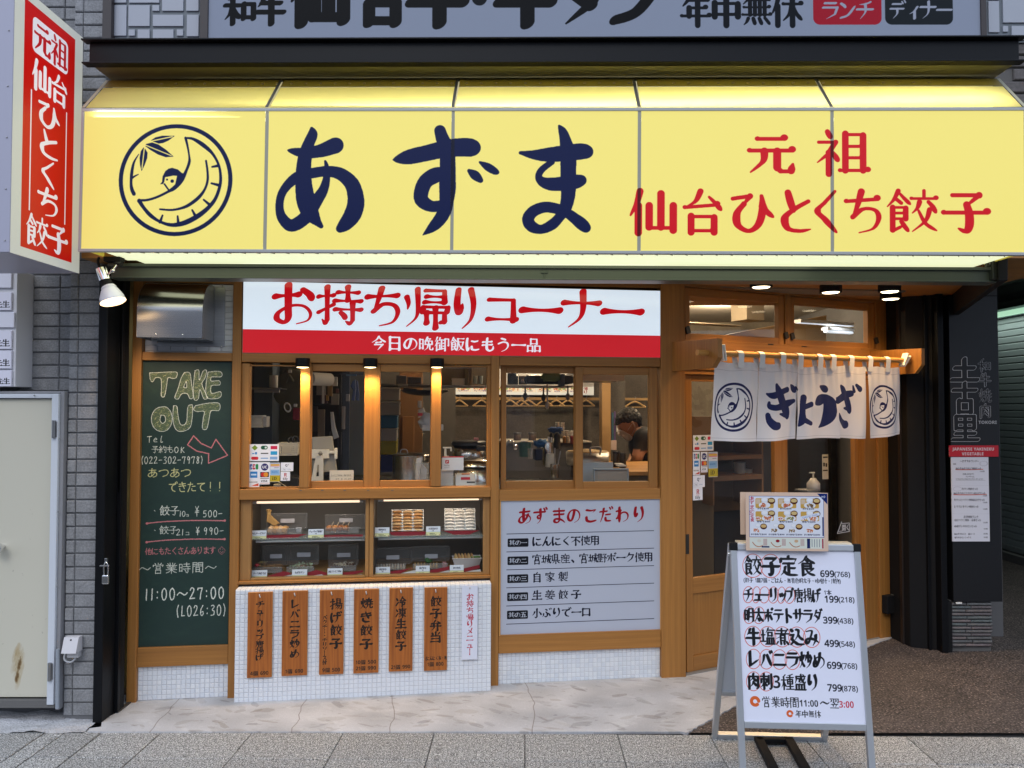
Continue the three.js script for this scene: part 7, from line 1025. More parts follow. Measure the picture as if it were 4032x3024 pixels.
const n = item('notice_card', 'pale notice card with small lines of print behind the left serving sash', 'card', -0.12, 1345, 1893); part(n, 'card', [kb([1298, 1852, 1392, 1893], -0.12, 0.004, { b: 0, uv: false }), ksheet([1298, 1852, 1392, 1893], -0.12)], mat([0.72, 0.7, 0.66], 0.7, { map: print(380, 164, (c) => { c.fillStyle = '#f0ece4'; c.fillRect(0, 0, 380, 164); write(c, 'レバニラ炒め 揚げ餃子', 26, 64, [30, 30], { style: 'fine', color: '#555' }); write(c, '出来たてをお届けします', 40, 122, [28, 28], { style: 'fine', color: '#555' }); c.fillStyle = '#bbb'; c.fillRect(0, 92, 380, 3); }) }));
const r = item('hanging_roll', 'white paper roll on a holder at the top of the left serving sash', 'paper roll', -0.6, 1260, 1508); { const [x0, y] = K(1234, 1492, -0.6), [x1] = K(1280, 1492, -0.6); part(r, 'roll', plain(new THREE.CylinderGeometry(0.042, 0.042, 0.17, 24).rotateZ(Math.PI / 2).rotateY(0.9).translate((x0 + x1) / 2, y, -0.65)), paperW); part(r, 'core', plain(new THREE.CylinderGeometry(0.018, 0.018, 0.176, 16).rotateZ(Math.PI / 2).rotateY(0.9).translate((x0 + x1) / 2, y, -0.65)), darkGap); }
const rk = item('utensil_rack', 'dark rack of hanging utensils, cloths and clipboards behind the left serving sash', 'rack', -1.1, 1300, 1740), hang = [[1268, 1495, 1276, 1590, whiteP], [1290, 1478, 1308, 1560, mat([0.3, 0.2, 0.08], 0.7)], [1310, 1484, 1328, 1520, whiteP], [1246, 1500, 1282, 1556, mat([0.3, 0.28, 0.27], 0.8)], [1304, 1550, 1334, 1594, mat([0.36, 0.34, 0.29], 0.8)], [1252, 1612, 1278, 1718, mat([0.25, 0.2, 0.15], 0.8)], [1346, 1600, 1358, 1690, mat([0.34, 0.3, 0.26], 0.8)], [1362, 1552, 1376, 1580, mat([0.4, 0.37, 0.33], 0.7)], [1284, 1556, 1294, 1578, mat([0.5, 0.28, 0.06], 0.5)], [1322, 1530, 1334, 1548, mat([0.25, 0.13, 0.12], 0.7)], [1262, 1554, 1290, 1590, mat([0.12, 0.08, 0.09], 0.8)], [1296, 1700, 1312, 1760, mat([0.1, 0.09, 0.08], 0.7)], [1328, 1700, 1344, 1790, mat([0.06, 0.06, 0.07], 0.6)], [1232, 1600, 1250, 1700, mat([0.08, 0.07, 0.07], 0.7)]];
hang.forEach(([a, b, c2, d, m], i) => part(rk, ['hanging_cloth', 'hanging_pouch', 'clipboard', 'utensil'][i % 4], kb([a, b, c2, d], -1.0 - i * 0.012, 0.02, { b: 0.003 }).rotateZ(0), m)); part(rk, 'rack_bar', [kb([1228, 1588, 1300, 1594], -1.0, 0.02), kb([1228, 1470, 1430, 1475], -1.0, 0.02), kb([1336, 1470, 1342, 1860], -1.1, 0.02)], darkPl); part(rk, 'backing_panel', kb([1180, 1430, 1372, 1990], -1.25, 0.03, { b: 0 }), mat([0.045, 0.042, 0.038], 0.9));
const tw = item('hanging_towel', 'long pale towel hanging on the utensil rack', 'towel', -0.95, 1320, 1730); part(tw, 'towel', prism([K(1300, 1622, -0.95), K(1312, 1622, -0.95), K(1320, 1680, -0.95), K(1334, 1722, -0.95), K(1314, 1730, -0.95), K(1304, 1690, -0.95)], -0.97, -0.955, 0.002), paperW);
const gl = item('rubber_gloves', 'blue rubber gloves hanging from pegs at the right of the left serving sash', 'gloves', -1.0, 1400, 1580); part(gl, 'glove', prism([K(1388, 1500, -1), K(1400, 1494, -1), K(1402, 1530, -1), K(1396, 1578, -1), K(1384, 1576, -1), K(1390, 1536, -1), K(1380, 1520, -1)], -1.02, -1.0, 0.003), mat([0.04, 0.07, 0.2], 0.6)); part(gl, 'glove', prism([K(1402, 1496, -1), K(1408, 1500, -1), K(1414, 1550, -1), K(1412, 1578, -1), K(1400, 1576, -1), K(1398, 1536, -1)], -1.05, -1.03, 0.003), mat([0.035, 0.06, 0.18], 0.6)); part(gl, 'peg_hanger', kb([1362, 1472, 1404, 1480], -1.0, 0.03), mat([0.1, 0.2, 0.26], 0.5));
const ow = item('olive_partition', 'olive painted partition behind the serving sashes', 'partition', -1.4, 1400, 1990); part(ow, 'panel', kb([960, 1400, 1436, 2200], -1.5, 0.05, { b: 0 }), mat([0.2, 0.19, 0.1], 0.85));
// right sash
const bx = [['white', [1499, 1527, 1574, 1577], mat([0.4, 0.37, 0.33], 0.6)], ['white', [1499, 1583, 1574, 1635], mat([0.36, 0.33, 0.29], 0.6)], ['blue', [1499, 1637, 1564, 1686], mat([0.03, 0.14, 0.26], 0.5)], ['white', [1499, 1688, 1563, 1736], mat([0.4, 0.38, 0.36], 0.6)], ['yellow', [1499, 1738, 1562, 1790], mat([0.36, 0.3, 0.02], 0.55)], ['navy', [1499, 1792, 1562, 1860], mat([0.03, 0.035, 0.14], 0.5)]];
bx.forEach(([col, px, m], i) => { const t = item('storage_box', `${['pale', 'pale', 'teal blue', 'white', 'mustard yellow', 'navy'][i]} storage box, ${['topmost', 'second from the top', 'third from the top', 'fourth from the top', 'fifth from the top', 'lowest'][i]} of the stack in the serving window`, 'box', -1.5, px[0] + 30, px[3], 'stacked boxes in the serving window'); part(t, 'box_body', kb(px, -1.5, 0.4, { b: 0.006 }), m); part(t, 'lid_edge', kb([px[0], px[1], px[2] + 2, px[1] + 6], -1.49, 0.42), m); });
const bd = item('brown_door', 'brown wooden door at the back of the kitchen beside the stacked boxes', 'door', -2.4, 1608, 2000); part(bd, 'door_leaf', kb([1574, 1440, 1660, 2200], -2.4, 0.05), mat([0.2, 0.1, 0.035], 0.6)); part(bd, 'door_panel', kb([1584, 1640, 1630, 1790], -2.38, 0.02), mat([0.24, 0.11, 0.03], 0.6));
const kw = item('kitchen_partition', 'dark grey kitchen partition behind the pans and tissue box', 'partition', -2.8, 1700, 2200); part(kw, 'panel', kb([1430, 1400, 1790, 2300], -2.8, 0.05, { b: 0 }), mat([0.075, 0.07, 0.062], 0.85));
const ps = item('stock_pot', 'large steel stock pot with rim behind the right serving sash', 'pot', -0.65, 1612, 1892); part(ps, 'pot_body', pot([1546, 1790, 1692, 1902], -0.65, [[0, 0], [0.98, 0], [1, 0.02], [1, 0.97], [1.06, 0.98], [1.06, 1.0], [0.98, 1.0]]), potSteel); part(ps, 'lid', pot([1552, 1780, 1686, 1792], -0.65, [[1, 0], [1, 0.4], [0.5, 0.8], [0, 1]]), potSteel); part(ps, 'handle', tube([[...K(1575, 1784, -0.6), -0.62], [...K(1580, 1772, -0.6), -0.62], [...K(1600, 1772, -0.6), -0.62], [...K(1606, 1784, -0.6), -0.62]], 0.004), steel);
const tr = item('clear_bin', 'clear plastic bin of folded bags at the right of the right serving sash', 'bin', -0.2, 1662, 1891); part(tr, 'bin_wall', [kb([1634, 1822, 1688, 1891], -0.2, 0.003, { b: 0 }), kb([1634, 1822, 1688, 1891], -0.31, 0.003, { b: 0 })], clearP); part(tr, 'folded_bag', [prism([K(1640, 1806, -0.22), K(1662, 1802, -0.22), K(1654, 1850, -0.22), K(1650, 1890, -0.22), K(1638, 1890, -0.22)], -0.25, -0.24, 0.002), prism([K(1656, 1822, -0.22), K(1682, 1850, -0.22), K(1680, 1890, -0.22), K(1654, 1890, -0.22)], -0.28, -0.27, 0.002)], mat([0.42, 0.42, 0.46], 0.6));
const sb = item('spray_bottle', 'white spray bottle with red label hanging in the right serving sash', 'bottle', -0.9, 1660, 1646); part(sb, 'bottle_body', prism([K(1646, 1614, -0.9), K(1668, 1604, -0.9), K(1680, 1636, -0.9), K(1646, 1646, -0.9)], -0.94, -0.88, 0.006), whiteP); part(sb, 'spray_head', kb([1645, 1578, 1660, 1606], -0.9, 0.03, { b: 0.005 }), whiteP); part(sb, 'label', kb([1645, 1626, 1664, 1638], -0.876, 0.004, { b: 0 }), redP);
const ti = item('tissue_box', 'white box of paper tissues on a bracket beside the right window post', 'tissue box', -0.7, 1700, 1698); part(ti, 'box_body', kb([1662, 1672, 1746, 1696], -0.7, 0.1, { b: 0.004 }), whiteP); part(ti, 'tissue', blob(0.06, 1, 0.9, 0.5, ...K(1690, 1660, -0.74), -0.74, 0.3, 3, 2), paperW);
const pn = item('hanging_pan', 'black frying pan hung sideways at the top of the right serving sash', 'pan', -1.3, 1660, 1545); part(pn, 'pan_bowl', plain(new THREE.SphereGeometry(0.16, 24, 10, 0, 6.3, 1.9, 1.24).scale(1.2, 0.35, 1).translate(...K(1672, 1528, -1.3), -1.3)), darkPl); part(pn, 'handle', rod([...K(1640, 1538, -1.25), -1.2], [...K(1588, 1532, -1.25), -1.2], 0.012), darkPl);
const us = item('upper_shelf', 'dark upper kitchen shelf with tubs along the top of the right serving sash', 'shelf', -1.6, 1600, 1520); part(us, 'shelf_board', kb([1498, 1512, 1740, 1522], -1.6, 0.4), mat([0.1, 0.1, 0.1], 0.5)); part(us, 'tub', [kb([1560, 1478, 1600, 1511], -1.62, 0.2), kb([1604, 1484, 1660, 1511], -1.65, 0.2)], mat([0.09, 0.1, 0.12], 0.5)); part(us, 'tub_pale', kb([1566, 1512, 1606, 1522], -1.58, 0.1), mat([0.25, 0.25, 0.24], 0.6));
// right fixed pane
const cb = item('cubby_cabinet', 'wooden cubby cabinet at the top of the right fixed pane', 'cabinet', -1.7, 1830, 1526); part(cb, 'shelf_board', kb([1730, 1517, 1925, 1524], -1.7, 0.4), steel); part(cb, 'divider', [kb([1842, 1430, 1850, 1517], -1.7, 0.4), kb([1852, 1430, 1860, 1517], -1.7, 0.4)], mat([0.14, 0.1, 0.06], 0.6)); part(cb, 'back_board', kb([1730, 1420, 1930, 1518], -2.08, 0.02, { b: 0 }), mat([0.1, 0.085, 0.06], 0.8));
const b2 = item('small_basket', 'small white woven basket tilted on the cubby cabinet shelf', 'basket', -1.65, 1806, 1516); basket(b2, [1782, 1490, 1828, 1515], -1.65, 0.1, whiteP);
const cu = item('cup_pair', 'two grey cups standing in the right cubby', 'cups', -1.72, 1880, 1516); for (const a of [1862, 1882]) part(cu, 'cup', pot([a, 1480, a + 20, 1511], -1.78, [[0, 0], [0.8, 0], [1, 1], [0.92, 1], [0.74, 0.08]], 20), mat([0.22, 0.26, 0.27], 0.5));
const rc = item('rice_cooker', 'steel rice cooker with black lid at the right of the right fixed pane', 'rice cooker', -0.9, 1845, 1800); part(rc, 'body', pot([1784, 1750, 1912, 1802], -0.9, [[0, 0], [0.96, 0], [1, 0.1], [1, 1], [0, 1]]), potSteel); part(rc, 'lid', pot([1778, 1732, 1916, 1753], -0.9, [[1, 0], [1.02, 0.5], [0.9, 0.85], [0, 1]]), darkPl); part(rc, 'handle', kb([1876, 1756, 1914, 1776], -0.66, 0.05, { b: 0.01 }), darkPl); part(rc, 'spoon', rod([...K(1866, 1728, -0.8), -0.8], [...K(1884, 1730, -0.8), -0.8], 0.01), mat([0.6, 0.2, 0.2], 0.5));
const p3 = item('steel_pot', 'wide steel pot with domed lid low in the right fixed pane', 'pot', -0.5, 1872, 1900); part(p3, 'pot_body', pot([1806, 1832, 1936, 1905], -0.5, [[0, 0], [0.97, 0], [1, 0.05], [1, 1], [0, 1]]), potSteel); part(p3, 'lid', pot([1800, 1806, 1942, 1834], -0.5, [[1.02, 0], [1.02, 0.16], [0.97, 0.25], [0.9, 0.8], [0.4, 1], [0, 1]]), potSteel);
const pb = item('pump_bottle', 'white pump bottle behind the mobile payment card', 'bottle', -0.25, 1756, 1905); part(pb, 'bottle_body', pot([1740, 1795, 1774, 1905], -0.25, [[0, 0], [1, 0], [1, 0.92], [0.5, 1], [0, 1]], 20), whiteP); part(pb, 'pump', [rod([...K(1754, 1795, -0.25), -0.25], [...K(1754, 1766, -0.25), -0.25], 0.008, 0.006, 10), kb([1744, 1760, 1778, 1766], -0.243, 0.014, { b: 0.003 }), kb([1773, 1762, 1779, 1777], -0.245, 0.01, { b: 0.002 })], whiteP);
const pc = item('payment_card', 'white mobile payment card with red top edge in the right fixed pane', 'payment card', -0.1, 1783, 1851); part(pc, 'card', [kb([1741, 1797, 1825, 1851], -0.1, 0.004, { b: 0, uv: false }), ksheet([1741, 1797, 1825, 1851], -0.1)], mat([0.78, 0.79, 0.82], 0.4, { map: print(330, 212, (c) => { c.fillStyle = '#eef0f5'; c.fillRect(0, 0, 330, 212); c.fillStyle = '#cc2030'; c.fillRect(0, 0, 330, 18); c.beginPath(); c.roundRect(48, 56, 56, 54, 10); c.fill(); c.fillStyle = '#fff'; c.font = 'italic bold 44px sans-serif'; c.fillText('P', 60, 100); c.fillStyle = '#444'; c.font = '26px sans-serif'; c.fillText('PayPay', 30, 144); c.fillStyle = '#bbb'; c.fillRect(34, 162, 84, 5); c.fillRect(34, 174, 70, 4); }) }));
const b3 = item('white_basket', 'white perforated basket under the mobile payment card', 'basket', -0.12, 1760, 1914); basket(b3, [1738, 1852, 1783, 1914], -0.12, 0.1, whiteP);
const wb = item('leaflet_box', 'white open box with red label beside the white perforated basket', 'box', -0.12, 1832, 1913); part(wb, 'box_body', [kb([1794, 1870, 1872, 1913], -0.12, 0.004), kb([1798, 1862, 1866, 1913], -0.2, 0.004), kb([1794, 1868, 1797, 1913], -0.12, 0.08), kb([1868, 1868, 1871, 1913], -0.12, 0.08)], whiteP); part(wb, 'label', kb([1815, 1879, 1851, 1889], -0.1185, 0.001, { b: 0 }), redP); part(wb, 'leaflet', kb([1818, 1864, 1850, 1880], -0.16, 0.02), mat([0.5, 0.18, 0.1], 0.6)); part(wb, 'print_bar', kb([1838, 1896, 1870, 1901], -0.1185, 0.001, { b: 0 }), darkPl);
// work counter right behind the windows
const wc = thing('work_counter', 'long steel work counter just inside the shop windows', 'counter', S0, [1.5, 0, -0.4]); part(wc, 'counter_top', [box(bx1, cx0 + 0.02, Y(1440, 1930) - 0.03, Y(1440, 1926) - 0.004, -0.85, -0.09, { b: 0.004 })], steel);
const wc2 = thing('kitchen_counter', 'steel kitchen counter running back under the cups and large pot', 'counter', S0, [2.4, 0, -1.5]); part(wc2, 'counter_top', box(2.02, 2.62, 0.93, 0.96, -3.2, -0.35, { b: 0.004 }), steel); part(wc2, 'counter_body', box(2.05, 2.6, 0, 0.93, -3.15, -0.4, { b: 0 }), mat([0.12, 0.12, 0.125], 0.4, { metalness: 0.6 }));
}
// ---------- back of the room: lit menu strip, coat rail, hangers ----------
{
const z = -4.3, r = S0.r(1780, 1520, 2338, 1556, z), t = thing('menu_lightbox', 'long lit menu strip with food pictures on the back wall', 'lightbox', S0, [(r.x0 + r.x1) / 2, r.y0, z]);
const tex = print(1400, 96, (c, w, h) => { c.fillStyle = '#f1f0ea'; c.fillRect(0, 0, w, h); for (let i = 0; i < 8; i++) { const x = 40 + i * 158; c.fillStyle = '#f7e9d2'; c.fillRect(x, -6, 148, 72); for (let k = 0; k < 22; k++) { c.fillStyle = ['#d08a4a', '#e8b27a', '#c8503a', '#8fae60', '#f4e2c0'][(k + i) % 5]; c.beginPath(); c.ellipse(x + rr(16, 132), rr(4, 40), rr(6, 18), rr(4, 10), rr(0, 3), 0, 7); c.fill(); } write(c, ['ハムチーズカツ', 'チューリップ唐揚げ', '焼き餃子', '揚げ餃子'][i % 4], x + 14, 44, [15, 18], { style: 'brush', color: '#5b4a8a' }); } c.fillStyle = '#f6f1e6'; c.fillRect(1288, 0, 112, h); write(c, '帰り', 1296, 0, 42, { down: true, style: 'brush', color: '#a8352e' }); });
part(t, 'face_panel', sheet(r.x0, r.x1, r.y0, r.y1, z + 0.002), mat([0.5, 0.5, 0.5], 0.4, { map: tex, emissiveMap: tex, emit: [0.55, 0.53, 0.48] })); part(t, 'case', box(r.x0, r.x1, r.y0, r.y1 + 0.2, z - 0.12, z, { b: 0 }), whitePaint);
const L = new THREE.RectAreaLight(lin(1, 0.96, 0.88), 0.5, r.w, r.h), m = S0.world((r.x0 + r.x1) / 2, (r.y0 + r.y1) / 2, z + 0.012); L.position.copy(m); L.lookAt(m.clone().add(S0.n)); scene.add(L);
const rail = thing('coat_rail', 'wooden coat rail along the back wall under the lit menu strip', 'rail', S0, [K(2060, 1572, z)[0], K(2060, 1572, z)[1], z]); part(rail, 'rail_board', kb([1770, 1563, 2560, 1577], z + 0.02, 0.04), mat([0.42, 0.26, 0.1], 0.6)); part(rail, 'lower_band', kb([1770, 1602, 2400, 1608], z + 0.01, 0.02), mat([0.07, 0.06, 0.05], 0.8));
const panel = thing('wall_panel', 'grey brown concrete wall panels behind the coat hangers', 'wall panel', S0, [K(2060, 1900, z)[0], 0, z - 0.1]); for (const [a, b] of [[1700, 1890], [1892, 2092], [2094, 2294], [2296, 2620]]) part(panel, 'panel', kb([a, 1420, b, 2300], z - 0.14, 0.03), mat([0.32 + rr(-0.02, 0.02), 0.29, 0.24], 0.9, { map: brickMap }));
let n = 0; const hm = mat([0.6, 0.4, 0.18], 0.5);
for (const [px, ry, place] of [[1808, 0, 'left of the pair in the right fixed pane'], [1896, 0, 'right of the pair in the right fixed pane'], [2008, 0, 'first in the utensils sash'], [2052, 0.5, 'second in the utensils sash'], [2080, 0.2, 'third in the utensils sash'], [2143, 0.1, 'fourth in the utensils sash'], [2190, 0.4, 'fifth in the utensils sash'], [2236, 0.2, 'sixth in the utensils sash'], [2308, 0.3, 'left end of the worker sash'], [2402, 1.15, 'first of the bunched ones'], [2413, 1.15, 'second of the bunched ones'], [2428, 1.15, 'third of the bunched ones'], [2438, 1.15, 'last of the bunched ones'], [2500, 0, 'above the worker']]) {
const zz = z + 0.1, [x, y] = K(px, px > 2395 ? 1581 : 1576, zz), t = thing('coat_hanger', 'wooden coat hanger on the back rail, ' + place, 'coat hanger', S0, [x, y, zz], 'wooden coat hangers on the back rail'), w = px === 2500 ? 0.13 : 0.098, h = 0.065, g = [rod([x, y, zz], [x, y + 0.03, zz], 0.003), tube([[x, y + 0.03, zz], [x + 0.012, y + 0.045, zz], [x, y + 0.055, zz]], 0.0025)];
const P = (u, v) => [x + u * Math.cos(ry), y + v, zz + u * Math.sin(ry)];
part(t, 'hook', g, steel); part(t, 'shoulder', [tube([P(0, 0), P(w * 0.3, -h * 0.2), P(w * 0.65, -h * 0.6), P(w, -h)], 0.0095, 8), tube([P(0, 0), P(-w * 0.3, -h * 0.2), P(-w * 0.65, -h * 0.6), P(-w, -h)], 0.0095, 8)], hm); part(t, 'bar', rod(P(-w * 0.96, -h), P(w * 0.96, -h), 0.005), hm);
}
// kitchen things seen through the right pair of sashes
const add = (name, label, cat, z2, px, py, parts) => { const t = item(name, label, cat, z2, px, py); for (const [n2, g, m] of parts) part(t, n2, g, m); return t; };
const sh = add('hanging_shelf', 'dark steel hanging shelf with ladles under it in the utensils sash', 'shelf', -1.2, 2128, 1530, [['shelf_board', kb([1990, 1516, 2262, 1525], -1.2, 0.35), steel], ['pan', kb([2072, 1475, 2262, 1512], -1.25, 0.25, { b: 0.02 }), darkPl], ['jar', pot([1998, 1470, 2040, 1515], -1.3, [[0, 0], [1, 0], [1, 1], [0, 1]]), mat([0.05, 0.07, 0.07], 0.2)], ['steel_pan', pot([2042, 1480, 2072, 1515], -1.3, [[0, 0], [1, 0], [1, 1], [0, 1]]), potSteel], ['blue_box', kb([2208, 1472, 2224, 1522], -1.1, 0.1), mat([0.06, 0.1, 0.16], 0.5)]]);
for (const [a, b, c2, m] of [[2068, 1525, 1566, darkPl], [2140, 1525, 1572, darkPl], [2155, 1510, 1602, steel], [2236, 1518, 1568, mat([0.2, 0.17, 0.15], 0.6)]]) { part(sh, 'ladle', [rod([...K(a, b, -1.0), -1], [...K(a, c2 - 8, -1.0), -1], 0.006), plain(new THREE.SphereGeometry(0.02, 14, 10).scale(0.8, 1.4, 0.5).translate(...K(a, c2 - 6, -1.0), -1))], m); }
add('salad_tray', 'tray of pale green leaves on the hanging shelf', 'tray', -1.15, 2170, 1496, [['leaves', blob(0.05, 1.6, 0.7, 0.6, ...K(2168, 1482, -1.15), -1.12, 0.3, 3, 2), mat([0.16, 0.22, 0.08], 0.7)]]);
add('jar', 'dark lidded canister left of two at the back of the utensils sash', 'canister', -2.6, 2037, 1740, [['body', pot([2022, 1709, 2052, 1740], -2.6, [[0, 0], [1, 0], [1, 1], [0, 1]]), mat([0.05, 0.03, 0.02], 0.3)], ['lid', pot([2021, 1702, 2053, 1710], -2.6, [[1, 0], [1, 1], [0, 1]]), darkPl]]);
add('jar', 'dark lidded canister right of two at the back of the utensils sash', 'canister', -2.6, 2096, 1740, [['body', pot([2081, 1709, 2111, 1740], -2.6, [[0, 0], [1, 0], [1, 1], [0, 1]]), mat([0.05, 0.03, 0.02], 0.3)], ['lid', pot([2080, 1702, 2112, 1710], -2.6, [[1, 0], [1, 1], [0, 1]]), darkPl]]);
add('back_counter', 'pale back counter behind the dark canisters and green bucket', 'counter', -2.4, 2100, 1760, [['counter_top', kb([1975, 1738, 2330, 1744], -2.4, 0.6), mat([0.3, 0.28, 0.24], 0.5)], ['counter_body', kb([1975, 1744, 2330, 2200], -2.42, 0.55, { b: 0 }), mat([0.07, 0.07, 0.075], 0.5)]]);
add('faucet', 'thin curved steel faucet beside the green bucket', 'faucet', -1.9, 2010, 1790, [['spout', tube([[...K(1994, 1752, -1.9), -1.9], [...K(2006, 1735, -1.9), -1.9], [...K(2018, 1738, -1.9), -1.9], [...K(2024, 1772, -1.9), -1.9]], 0.008), chrome], ['valve', plain(new THREE.SphereGeometry(0.022, 12, 10).translate(...K(2030, 1760, -1.85), -1.85)), chrome]]);
add('bucket', 'dark green bucket on the counter in the utensils sash', 'bucket', -1.5, 2066, 1800, [['bucket_body', pot([2042, 1742, 2092, 1798], -1.5, [[0, 0], [0.84, 0], [1, 1], [0.95, 1], [0.8, 0.05]]), mat([0.015, 0.12, 0.06], 0.45)], ['paper', kb([2053, 1736, 2080, 1741], -1.45, 0.06), paperW]]);
add('glass_mug', 'clear glass mug on the counter right of the green bucket', 'mug', -1.2, 2090, 1812, [['mug_body', pot([2077, 1766, 2110, 1808], -1.2, [[0, 0], [0.9, 0], [1, 1], [0.94, 1], [0.84, 0.06], [0, 0.06]], 24), clearP]]);
add('water_jug', 'tall clear jug standing behind the glass mug', 'jug', -1.35, 2100, 1800, [['jug_body', pot([2089, 1738, 2112, 1802], -1.35, [[0, 0], [0.8, 0], [1, 0.3], [0.8, 1], [0.72, 1]], 24), clearP]]);
add('blue_cloth', 'bunched bright blue cloth on the steel jug in the utensils sash', 'cloth', -1.1, 2130, 1756, [['cloth', blob(0.04, 1.3, 0.7, 0.8, ...K(2132, 1746, -1.1), -1.1, 0.35, 3, 3), mat([0.05, 0.16, 0.36], 0.8)]]);
add('blue_cloth', 'bunched dark blue cloth above the black bottles in the utensils sash', 'cloth', -1.5, 2190, 1700, [['cloth', blob(0.04, 1.3, 0.6, 0.8, ...K(2189, 1693, -1.5), -1.5, 0.35, 3, 3), mat([0.03, 0.08, 0.24], 0.8)]]);
add('steel_jug', 'tall steel jug with tongs on the counter in the utensils sash', 'jug', -1.1, 2150, 1830, [['jug_body', pot([2137, 1742, 2176, 1830], -1.1, [[0, 0], [1, 0], [1, 1], [0, 1]]), potSteel], ['handle', [rod([...K(2160, 1742, -1.05), -1.05], [...K(2160, 1720, -1.05), -1.05], 0.007), rod([...K(2171, 1742, -1.05), -1.05], [...K(2171, 1722, -1.05), -1.05], 0.007)], whiteP]]);
add('black_bottle', 'pair of black bottles behind the steel jug', 'bottles', -1.45, 2190, 1760, [['bottle_body', [pot([2162, 1706, 2178, 1760], -1.5, [[0, 0], [1, 0], [1, 0.7], [0.5, 1], [0, 1]], 16), pot([2180, 1702, 2206, 1766], -1.45, [[0, 0], [1, 0], [1, 0.8], [0.5, 1], [0, 1]], 16)], darkPl]]);
add('navy_container', 'navy plastic container on the counter left of the steel jug', 'container', -0.95, 2122, 1815, [['body', kb([2108, 1768, 2138, 1814], -0.95, 0.12, { b: 0.01 }), mat([0.015, 0.02, 0.05], 0.4)]]);
[[2187, 1662, 1690], [2207, 1664, 1692], [2208, 1695, 1716], [2222, 1694, 1716], [2238, 1697, 1716], [2248, 1696, 1716]].forEach(([a, b, c2], i) => add('cup_stack', `stack of white paper cups, ${['left of the upper pair', 'right of the upper pair', 'first of the lower row', 'second of the lower row', 'third of the lower row', 'last of the lower row'][i]}`, 'paper cups', -1.8 - i * 0.03, a + 8, c2, [0, 1, 2].map((k) => ['cup', pot([a, b + k * (c2 - b) / 3, a + 17, b + (k + 1) * (c2 - b) / 3], -1.8 - i * 0.03, [[0, 0], [0.84, 0], [0.98, 0.9], [1.04, 0.92], [1.02, 1], [0, 1]], 18), paperW])));
[[2215, 1716, 1740, [0.3, 0.14, 0.03]], [2229, 1716, 1740, [0.5, 0.42, 0.3]], [2245, 1716, 1744, [0.18, 0.02, 0.04]]].forEach(([a, b, c2, col], i) => add('seasoning_bottle', `${['amber', 'pale', 'dark red'][i]} seasoning bottle under the white paper cups`, 'bottle', -1.75, a + 6, c2, [['bottle_body', pot([a, b, a + 14, c2 + 4], -1.75, [[0, 0], [1, 0], [1, 0.8], [0.6, 1], [0, 1]], 16), mat(col, 0.3)]]));
add('white_cup', 'tall white plastic cup on the steel counter in the utensils sash', 'cup', -0.75, 2166, 1838, [['cup_body', pot([2147, 1787, 2188, 1838], -0.75, [[0, 0], [1, 0], [0.86, 1], [0, 1]]), mat([0.55, 0.52, 0.44], 0.5)]]);
add('steel_cup', 'small steel tumbler with tongs in front of the white cup', 'tumbler', -0.55, 2186, 1880, [['tumbler_body', pot([2167, 1828, 2202, 1880], -0.55, [[0, 0], [0.9, 0], [1, 1], [0.93, 1], [0.85, 0.05]]), potSteel], ['tongs', [rod([...K(2184, 1832, -0.55), -0.56], [...K(2186, 1764, -0.55), -0.56], 0.004), rod([...K(2198, 1832, -0.55), -0.56], [...K(2208, 1776, -0.55), -0.56], 0.004)], steel]]);
add('large_pan', 'wide pale aluminium pan with a wooden lid across both sashes', 'pan', -1.2, 2316, 1822, [['pan_body', pot([2230, 1780, 2396, 1830], -1.2, [[0, 0], [0.9, 0], [0.98, 0.15], [1, 1], [0, 1]]), mat([0.5, 0.47, 0.42], 0.4, { metalness: 0.7 })], ['wooden_lid', pot([2236, 1765, 2390, 1781], -1.2, [[1, 0], [1, 0.35], [0, 0.9]]), mat([0.4, 0.27, 0.12], 0.6)], ['handle', tube([[...K(2322, 1790, -1.0), -0.98], [...K(2322, 1764, -1.0), -0.97], [...K(2342, 1760, -1.0), -0.97], [...K(2360, 1764, -1.0), -0.97], [...K(2360, 1790, -1.0), -0.98]], 0.008), steel], ['base', pot([2240, 1828, 2386, 1880], -1.2, [[0, 0], [0.9, 0], [0.9, 1], [0, 1]]), darkPl]]);
add('range_hood', 'steel range hood edge at the top of the worker sash', 'hood', -1.5, 2376, 1500, [['hood_edge', kb([2280, 1462, 2460, 1500], -1.5, 0.5), steel]]);
add('wood_column', 'wooden column at the back left of the worker', 'column', -3.6, 2388, 2000, [['column', kb([2370, 1440, 2405, 2100], -3.6, 0.12), mat([0.34, 0.2, 0.075], 0.6)]]);
add('concrete_column', 'grey concrete column beside the wooden column behind the worker', 'column', -3.8, 2428, 2000, [['column', kb([2405, 1440, 2462, 2100], -3.8, 0.2), mat([0.24, 0.22, 0.19], 0.9, { map: brickMap })]]);
add('umbrella_holder', 'bundle of coloured straps hanging in front of the concrete column', 'straps', -3.3, 2418, 1740, [['strap', [kb([2410, 1625, 2416, 1735], -3.3, 0.02)], mat([0.03, 0.1, 0.16], 0.6)], ['strap', kb([2419, 1620, 2424, 1735], -3.3, 0.02), mat([0.1, 0.06, 0.2], 0.6)], ['notice', kb([2428, 1640, 2440, 1700], -3.28, 0.01), paperW], ['leaflet', kb([2406, 1734, 2428, 1772], -3.2, 0.02), mat([0.4, 0.3, 0.27], 0.7)]]);
add('black_canister', 'row of three black canisters in front of the worker', 'canisters', -1.0, 2440, 1842, [['canister', [pot([2413, 1776, 2440, 1832], -1.2, [[0, 0], [1, 0], [1, 1], [0, 1]]), pot([2412, 1778, 2438, 1840], -1.05, [[0, 0], [1, 0], [1, 1], [0, 1]]), pot([2438, 1784, 2465, 1842], -1.0, [[0, 0], [1, 0], [1, 1], [0, 1]])], darkPl]]);
